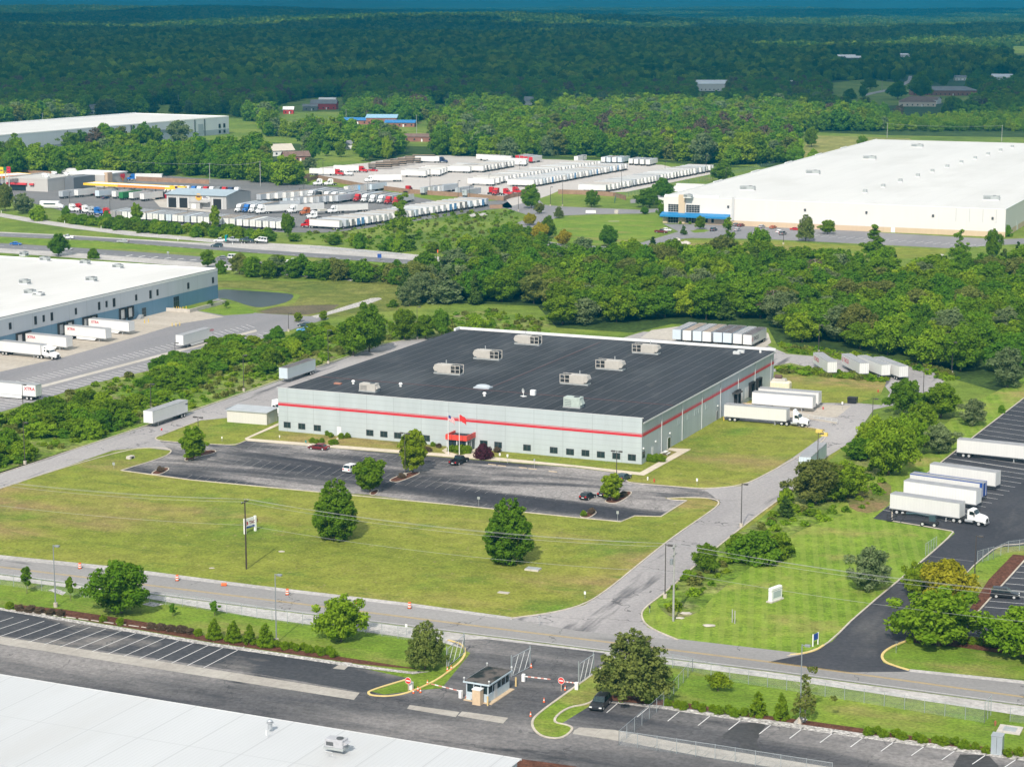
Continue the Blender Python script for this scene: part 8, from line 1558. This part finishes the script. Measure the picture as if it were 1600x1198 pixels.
a_, b_ = W(485, 388), W(628, 399); t = thing('guard_rail', a_, 0, 'steel guard rail beside the farther highway lanes', 'guard rail'); ribbon_mb([Vector((0, 0, 0)), b_ - a_], .12, .45, .8).build('rail', GALV, t)
for k in range(18): MB().box(-.08, .08, .08, .22, 0, .8, 0, Matrix.Translation((b_ - a_) * (k / 17))).build('post', GALV, t)
# signs
t = thing('lawn_sign', W(383, 834), heading((383, 834), (399, 829)), 'white panel sign with red lettering and blue strip on white posts', 'sign'); Ls = (W(399, 829) - W(383, 834)).length
for x in (0, Ls): MB().bbox(x - .22, x + .22, -.2, .2, 0, 3.0, .03).build('post', WHITE, t)
pn = MB().box(.22, Ls - .22, -.07, .07, 1.0, 2.9).build('panel', WHITE, t); MB().box(.22, Ls - .22, -.085, -.071, 1.0, 1.35).build('blue_strip', T_BLUE, pn)
text('lettering', 'TACLE', .85, wall_text_M(1.15, -.08, 1.7, 0), mat('sign_maroon', (.22, .03, .05), .6), pn, bold=.03, sx=1.0); text('emblem', 'B', .85, wall_text_M(.35, -.08, 1.7, 0), LTR_R, pn, bold=.05)
t = thing('monument_sign', W(1211, 938), 48, 'white block sign with grey panel on the striped lawn', 'sign'); MB().bbox(-1.9, 1.9, -.55, .55, 0, .25, .05).build('plinth', C_PALE, t); MB().bbox(-1.6, 1.6, -.38, .38, .25, 2.5, .12).build('block', WHITE, t); MB().box(-1.1, 1.1, -.41, -.38, .7, 1.8).build('panel', mat('sign_grey', (.4, .46, .48), .5), t)
b = MB(); b.box(-1.6, 1.6, -.39, .39, 1.95, 2.0); b.build('joint', FRAME_D, t)
t = thing('entrance_sign', W(1274, 1008), 50, 'small blue panel sign on two white posts at the black drive', 'sign')
for x in (-.75, .75): MB().box(x - .08, x + .08, -.08, .08, 0, 2.0).build('post', WHITE, t)
MB().box(-.65, .65, -.05, .05, .95, 1.95).build('panel', T_BLUE, t)
def post_sign(px, h, label, m, w=.45, ph=.6, ang=AV, pm=None):
    t = thing('post_sign', W(*px), ang, label, 'sign'); MB().tube([(0, 0, 0), (0, 0, h)], .035, 6).build('post', pm or GALV, t); MB().box(-w / 2, w / 2, -.05, -.03, h - ph, h).build('panel', m, t)
for px, h, lab, m_, w, p_ in [((781, 722), 2.1, 'white post sign on the front lawn, closest to the burgundy shrub', WHITE, .4, .6), ((793, 724), 2.1, 'white post sign on the front lawn, second from the burgundy shrub', WHITE, .4, .6), ((835, 732), 2.2, 'thin post sign on the front lawn before the blank wall', GALV, .35, .5), ((748, 791), 2.0, 'grey post sign at the lawn edge of the worn lot', GALV, .6, .5), ((965, 815), 2.2, 'grey post sign at the angled corner of the worn lot', GALV, .5, .6), ((178, 732), 1.4, 'small grey post sign on the lawn by the west road', GALV, .6, .6), ((843, 977), 1.6, 'grey post sign on the lawn before the driveway mouth', GALV, .4, .5),
        ((914, 935), 1.3, 'small white post sign with red mark on the lawn at the drive', WHITE, .35, .5), ((1015, 957), 1.3, 'dark post sign on the grass tip east of the drive', STEEL_D, .35, .5), ((1089, 758), 1.5, 'small white sign on the lawn corner by the drive', WHITE, .4, .6), ((253, 682), 2.0, 'small red sign on a post at the west road lawn', RED, .4, .5), ((347, 690), 1.2, 'white meter post on the lawn by the shed', WHITE, .3, .4), ((1400, 1020), 2.0, 'dark street name sign by the yellow kerb', FRAME_D, .5, .4), ((1316, 640), 2.0, 'white sign post at the dock railing', WHITE, .4, .6), ((635, 992), 1.9, 'white sign post at the road fence near the small pine', WHITE, .4, .6), ((437, 686), .9, 'small green and white marker by the sidewalk', WHITE, .3, .4), ((478, 693), .8, 'small teal marker behind the dark red sedan', COL['teal'], .4, .5)]: post_sign(px, h, lab, m_, w, p_)
for px, lab in (((638, 1079), 'round red no-entry sign beside the white box on the kerb lawn'), ((877, 1079), 'round red no-entry sign in front of the east barrier')):
    t = thing('no_entry_sign', W(*px), GA - 90, lab, 'sign'); MB().tube([(0, 0, 0), (0, 0, 1.2)], .06, 6).build('post', mat('tan_block', (.5, .4, .3), .6), t); b = MB(); b.cyl((0, -.06, 1.6), .52, .04, 'y', 20, 1).cyl((0, -.065, 1.6), .47, .03, 'y', 20, 0).box(-.33, .33, -.08, -.05, 1.51, 1.69, 1); b.build('disc', [mat('sign_red', (.65, .04, .03), .5), WHITE], t)
def barrier(px, end, label):
    A, B_ = W(*px), W(*end); t = thing('barrier_gate', A, math.degrees(math.atan2(B_.y - A.y, B_.x - A.x)), label, 'barrier'); L = (B_ - A).length; MB().bbox(-.25, .25, -.25, .25, 0, 1.15, .03).build('housing', WHITE, t); b = MB(); n = 8
    for k in range(n): b.box(.3 + (L - .3) * k / n, .3 + (L - .3) * (k + 1) / n, -.33, -.27, .85, 1.0, k % 2)
    b.build('arm', [WHITE, mat('arm_red', (.6, .25, .2), .5)], t)
barrier((720, 1090), (672, 1078), 'white barrier with its arm lowered across the west lane by the booth'); barrier((818, 1064), (861, 1069), 'white barrier with its arm lowered across the lane east of the booth'); barrier((901, 1077), (876, 1074), 'white barrier by the kerb under the large pine')
MB_ = MB(); MB_.bbox(-.3, .3, -.3, .3, 0, 1.2, .03); tag(MB_.build('control_box', WHITE, loc=W(642, 1077), rot=GA), 'white control box beside the no-entry sign on the kerb lawn', 'box')
ORANGE = mat('cone_orange', (.8, .13, .03), .5); CREAMC = mat('reflective_band', (.75, .72, .68), .4)
def cone(px, label): b = MB(); b.box(-.2, .2, -.2, .2, 0, .05, 2).cyl((0, 0, .05), .16, .25, r2=.12, n=10, m=0).cyl((0, 0, .3), .12, .2, r2=.085, n=10, m=1).cyl((0, 0, .5), .085, .25, r2=.03, n=10, m=0); tag(b.build('traffic_cone', [ORANGE, CREAMC, BLACK], loc=W(*px)), label, 'traffic cone')
for px, lab in [((646, 1083), 'orange cone closest to the no-entry sign on the kerb'), ((653, 1079), 'orange cone second from the no-entry sign'), ((657, 1082), 'leaning orange cone beside a white scrap by the kerb'), ((668, 1069), 'orange cone at the tip of the west barrier arm'), ((699, 1048), 'orange cone at the foot of the west gate leaf'), ((705, 1046), 'orange cone right of the west gate leaf foot'), ((729, 1090), 'orange cone at the booth corner by the barrier housing'), ((830, 1043), 'dark orange cone at the foot of the middle gate leaf'), ((883, 1078), 'cone behind the east no-entry sign'), ((850, 1097), 'orange cone alone in the exit lane'), ((829, 1119), 'brownish cone at the curved kerb of the exit lane'), ((557, 943), 'tall orange cone on the road edge between two drums')]: cone(px, lab)
def drum(px, label): b = MB(); [b.cyl((0, 0, .06 + .2 * k), .29 - .008 * k, .2, n=14, m=k % 2) for k in range(5)]; b.cyl((0, 0, 0), .38, .07, n=14, m=2); tag(b.build('traffic_drum', [ORANGE, CREAMC, BLACK], loc=W(*px)), label, 'traffic drum')
for px, lab in [((125, 888), 'orange and white drum on the road edge, westernmost'), ((277, 907), 'orange and white drum on the road edge east of the big round tree'), ((449, 929), 'orange and white drum on the road edge by the grey lamp post'), ((640, 950), 'orange and white drum on the road edge before the driveway')]: drum(px, lab)
b = MB(); b.cyl((0, 0, .25), .3, .9, 'x', 12); tag(b.build('traffic_drum', ORANGE, loc=W(346, 915)), 'fallen orange drum on the road edge', 'traffic drum')
# flagpoles
def flagpole(px, top, label): h = height_of(px, top); t = thing('flagpole', W(*px), 0, label, 'flagpole'); MB().tube([(0, 0, 0), (0, 0, h)], .09, 8, r2=.05).build('pole', WHITE, t); MB().ico((0, 0, h + .08), .1).build('finial', GALV, t); return h
ha = flagpole((700.5, 710), 644, 'white flagpole west of the red entrance porch'); hb_ = flagpole((717.7, 711), 646, 'white flagpole directly before the red entrance porch')
def flag_mb(w, h, n=10, m=12):
    v = []; 
    for i in range(n + 1):
        for j in range(m + 1):
            x = w * i / n * .8; v.append((x, .16 * math.sin(i * 1.1) * i / n, -h * j / m - x * .55 * (i / n) + .05 * math.sin(i + j)))
    f = [(i * (m + 1) + j, (i + 1) * (m + 1) + j, (i + 1) * (m + 1) + j + 1, i * (m + 1) + j + 1) for i in range(n) for j in range(m)]; return v, f, n, m
v, f, n, m_ = flag_mb(2.0, 1.25, 10, 13); b = MB(); b.add(v, f); b.m = [(2 if (k // m_) < 4 and (k % m_) < 7 else (k % m_) % 2) for k in range(len(f))]; q = W(700.5, 710); tag(b.build('flag', [mat('flag_red', (.5, .02, .04), .7), WHITE, mat('flag_blue', (.03, .05, .2), .7)], loc=(q.x + .06, q.y, ha - .7), rot=-20), 'striped red and white flag with blue corner hanging on the west flagpole', 'flag')
v, f, n, m_ = flag_mb(2.1, 1.4, 10, 12); b = MB(); b.add(v, f); b.m = [0] * len(f); q = W(717.7, 711); fl = tag(b.build('flag', [mat('flag_scarlet', (.6, .03, .03), .7), WHITE], loc=(q.x + .06, q.y, hb_ - .3), rot=-20), 'scarlet flag with pale mark on the flagpole before the porch', 'flag')
# wheel stops, picnic table, posts
TANC = mat('tan_concrete', (.55, .42, .28), .9, var=.1); b = MB(); b.extr([(-.11, 0), (.11, 0), (.07, .14), (-.07, .14)], -.95, .95); wsm = b.mesh('wheel_stop', [TANC])
for i, (x, y) in enumerate([(769, 726), (784, 728), (817, 731), (832, 733), (864, 737)]): put('wheel_stop', wsm, W(x, y), BA + 90, f'{ordn[i]} tan wheel stop from the entrance walk', 'wheel stop', 'tan wheel stops')
wsw = MB(); wsw.extr([(-.11, 0), (.11, 0), (.07, .14), (-.07, .14)], -.95, .95); wsw = wsw.mesh('wheel_stop', [C_PALE])
for i in range(12): p = lerp_px((52, 957), (268, 986), i / 11); put('wheel_stop', wsw, W(*p), AV + 90, f'{ordn[i]} pale wheel stop from the west at the head of the sealed bays', 'wheel stop', 'pale wheel stops')
t = thing('picnic_table', W(1040, 710), 66, 'white picnic table beside the short hedge at the warehouse corner', 'table'); MB().box(-.95, .95, -.4, .4, .7, .78).build('top', WHITE, t)
for y in (-.75, .75): MB().box(-.95, .95, y - .15, y + .15, .4, .46).build('bench', WHITE, t)
b = MB()
for x in (-.7, .7): b.tube([(x, -.8, .02), (x, 0, .68), (x, .8, .02)], .04).tube([(x, -.8, .4), (x, .8, .4)], .035)
b.build('leg_frame', GALV, t)
def hydrant(px, label, m): b = MB(); b.cyl((0, 0, 0), .12, .6, n=10).ico((0, 0, .62), .15).cyl((-.2, 0, .4), .06, .4, 'x', 8); tag(b.build('fire_hydrant', m, loc=W(*px)), label, 'hydrant')
hydrant((1012, 750), 'white capped post indicator on the lawn corner', WHITE); hydrant((1022, 753), 'red hydrant on the lawn corner by the sidewalk end', RED); hydrant((1555, 1133), 'rusty standing pipe by the fence gate', mat('rust', (.3, .1, .05), .8)); hydrant((1372, 613), 'red hydrant on the lawn of the rear yard', RED); hydrant((1286, 640), 'red and yellow post behind the dock trailers', RED)
t = thing('utility_cabinet', W(1558, 1176), AV, 'tall grey-blue steel cabinet at the end of the shrub row', 'cabinet'); MB().bbox(-.75, .75, -.8, .8, 0, 2.6, .04).build('body', mat('cabinet_steel', (.4, .45, .49), .4, .3, var=.06), t); MB().box(-.8, .8, -.85, .85, 2.6, 2.68).build('lid', GALV, t); MB().box(-.02, .02, -.82, -.8, .2, 2.5).build('door_seam', STEEL_D, t)
t = thing('vault_lid', W(1578, 1140), AV, 'square concrete vault with grey lid on the verge', 'vault'); MB().box(-1.6, 1.6, -1.6, 1.6, 0, .15).build('slab', C_PALE, t); MB().box(-.9, .9, -.9, .9, .15, .19).build('lid', GREYU, t)
t = thing('vault_lid', W(833, 890), AV, 'grey utility vault lid on the big lawn behind the pointed tree', 'vault'); MB().box(-1.3, 1.3, -.9, .9, 0, .3).build('slab', C_PALE, t); MB().box(-1.2, 1.2, -.8, .8, .3, .34).build('lid', GREYU, t)
tag(MB().box(-1, 1, -.5, .5, 0, .12).build('drain_slab', C_PALE, loc=W(787, 926), rot=AV), 'small pale drain slab on the big lawn', 'drain'); t = thing('storm_inlet', W(204, 716), 60, 'small concrete storm inlet with dark mouth on the west lawn', 'drain'); MB().box(-.9, .9, -.6, .6, 0, .6, taper=.1).build('headwall', C_PALE, t); MB().box(-.4, .4, -.62, -.6, .05, .45).build('mouth', DARK, t)
for px, lab in (((1280, 676), 'yellow concrete block at the lawn corner, rear one'), ((1288, 681), 'yellow concrete block at the lawn corner, front one')): tag(MB().bbox(-.8, .8, -.4, .4, 0, .8, .06).build('barrier_block', mat('block_yellow', (.62, .47, .12), .7, var=.1), loc=W(*px), rot=AV), lab, 'block')
bol = MB().cyl((0, 0, 0), .11, 1.1, n=10).mesh('bollard', [YEL])
for i, (x, y) in enumerate([(272, 485), (276, 484), (279, 484), (282, 485), (286, 484), (291, 483), (226, 505), (232, 504), (269, 510), (275, 510), (281, 509)]): put('bollard', bol, W(x, y), 0, f'{ordn[i]} yellow bollard from the entrance ramp of the blue-walled warehouse', 'bollard', 'yellow bollards of the left yard')
put('bollard', bol, W(1131, 657), 0, 'yellow bollard at the rear dock corner', 'bollard'); b = MB().cyl((0, 0, 0), .13, 1.4, n=10).mesh('bollard', [mat('bollard_tan', (.65, .48, .22), .6)]); put('bollard', b, W(762, 1102), 0, 'tan bollard at the booth corner by the cabinet', 'bollard'); put('bollard', b, W(806, 1072), 0, 'tan bollard at the middle gate leaf', 'bollard')
# dock railing
a_, b_ = W(1236, 650), W(1308, 662); t = thing('dock_railing', a_, 0, 'pale pipe railing of the ramp beside the dock trailers', 'railing'); d = b_ - a_; b = MB()
for z in (.55, 1.05): b.tube([(0, 0, z), tuple(d + Vector((0, 0, z)))], .05, 5)
b.build('rail', FRAME_L, t)
for k in range(9): MB().tube([tuple(d * (k / 8)), tuple(d * (k / 8) + Vector((0, 0, 1.1)))], .05, 5).build('post', FRAME_L, t)
ribbon_mb([Vector((0, 0, 0)), d], .3, 0, .4).build('kerb_wall', C_PALE, t)
# lot signs, stones, marker posts
t = thing('billboard', W(803, 388), -12, 'small white and blue billboard at the loop road', 'sign'); MB().box(-3.6, 3.6, 0, .2, .8, 3.0).build('panel', WHITE, t); MB().box(-3.5, 3.5, -.03, 0, 2.3, 2.9).build('blue_band', T_BLUE, t)
for x in (-2.5, 2.5): MB().box(x - .1, x + .1, .2, .4, 0, 2.8).build('post', STEEL_D, t)
t = thing('warehouse_sign', W(923, 335), -4, 'white panel sign at the north edge of the oval lawn', 'sign'); MB().box(-2.4, 2.4, 0, .15, .5, 1.9).build('panel', WHITE, t)
for x in (-1.8, 1.8): MB().box(x - .08, x + .08, .15, .3, 0, 1.8).build('post', STEEL_D, t)
tag(MB().bbox(-.9, .9, -.5, .5, 0, 1.8, .1).build('stone_marker', C_PALE, loc=W(963, 334)), 'pale stone marker beside the loop road', 'marker')
b = MB()
for k in range(9): b.ico((random.uniform(-3, 3), random.uniform(-2, 2), .3), random.uniform(.8, 1.8), (1.2, 1, .7), jit=.2)
b.ico((-1, .5, 1.4), 1.4, jit=.15); tag(b.build('boulder_group', mat('boulder', (.5, .46, .42), .9, var=.2), loc=W(1062, 382)), 'heap of pale boulders on the lawn before the blue awning', 'boulders')
tag(MB().add([(x, y, .08) for x, y in ((-2.5, -.8), (2.5, -.8), (2.5, .8), (-2.5, .8))], [(0, 1, 2, 3)]).box(-2.5, 2.5, -.7, .7, 0, .06).build('lawn_marker', C_PALE, loc=W(959, 346)), 'flat pale stone lettering strip on the oval lawn', 'marker')
mk = MB().box(-.1, .1, -.05, .05, 0, 1.1).mesh('road_marker', [WHITE])
for i, (x, y) in enumerate([(2, 333), (49, 341), (101, 349), (158, 357), (278, 376), (363, 382)]): put('road_marker', mk, W(x, y), 0, f'{ordn[i]} white marker post from the west along the highway ramp', 'marker post', 'marker posts along the ramp')
post_sign((263, 409), 4.0, 'blue-backed sign on a pole between highway and left white roof', GALV, 1.0, .8); post_sign((593, 407), 2.6, 'small blue sign on the highway median', T_BLUE, 1.6, 1.6, -10); post_sign((684, 402), 3, 'narrow orange sign at the highway bank', ORANGE, .4, 1.2)
for px, lab in (((1144, 972), 'weathered stake on the mown slope by the drive, left of two'), ((1148, 974), 'weathered stake on the mown slope by the drive, right of two')): tag(MB().box(-.08, .08, -.08, .08, 0, 2.2).build('wooden_stake', WOODL, loc=W(*px)), lab.replace('left', 'western').replace('right', 'eastern'), 'stake')
for px, w, lab in (((1072, 959), 1.0, 'flat white stone on the rough grass by the pale utility pole'), ((1062, 966), .7, 'small pale rock at the foot of the pale utility pole'), ((1108, 978), 1.1, 'pale broken slab on the slope near the stakes'), ((331, 888), .5, 'white litter on the lawn west of the dark pole'), ((440, 862), .6, 'white litter on the lawn between pole and pointed tree')): b = MB(); b.ico((0, 0, .1), w, (1, .5, .25), jit=.2); tag(b.build('flat_stone', C_PALE, loc=W(*px)), lab, 'stone')
b = MB(); b.box(-1.3, 1.3, -.6, .6, 0, .5); tag(b.build('skid_tank', mat('tan_cabinet', (.6, .45, .3), .6, var=.08), loc=W(1168, 633), rot=BA), 'tan box tank by the dock doors of the blue-grey warehouse', 'tank')
HAZE_D = 0.0001
# ------------------------------------------------------------------ the air: one box of thin blue haze
m = bpy.data.materials.new('haze_air'); m.use_nodes = True; nt = m.node_tree; nt.nodes.clear(); out = nt.nodes.new("ShaderNodeOutputMaterial"); pv = nt.nodes.new("ShaderNodeVolumePrincipled")
pv.inputs['Color'].default_value = (0.02, 0.52, 0.9, 1); pv.inputs['Density'].default_value = HAZE_D; pv.inputs['Anisotropy'].default_value = 0.0
nt.links.new(pv.outputs[0], out.inputs['Volume'])
zmin = min(v.co.z for v in gnd.data.vertices) - 1
o = MB().box(-34500, 34500, -34500, 34500, zmin, 340).build('haze', m); o["kind"] = 'stuff'; o["label"] = 'thin blue summer haze over the whole plain'
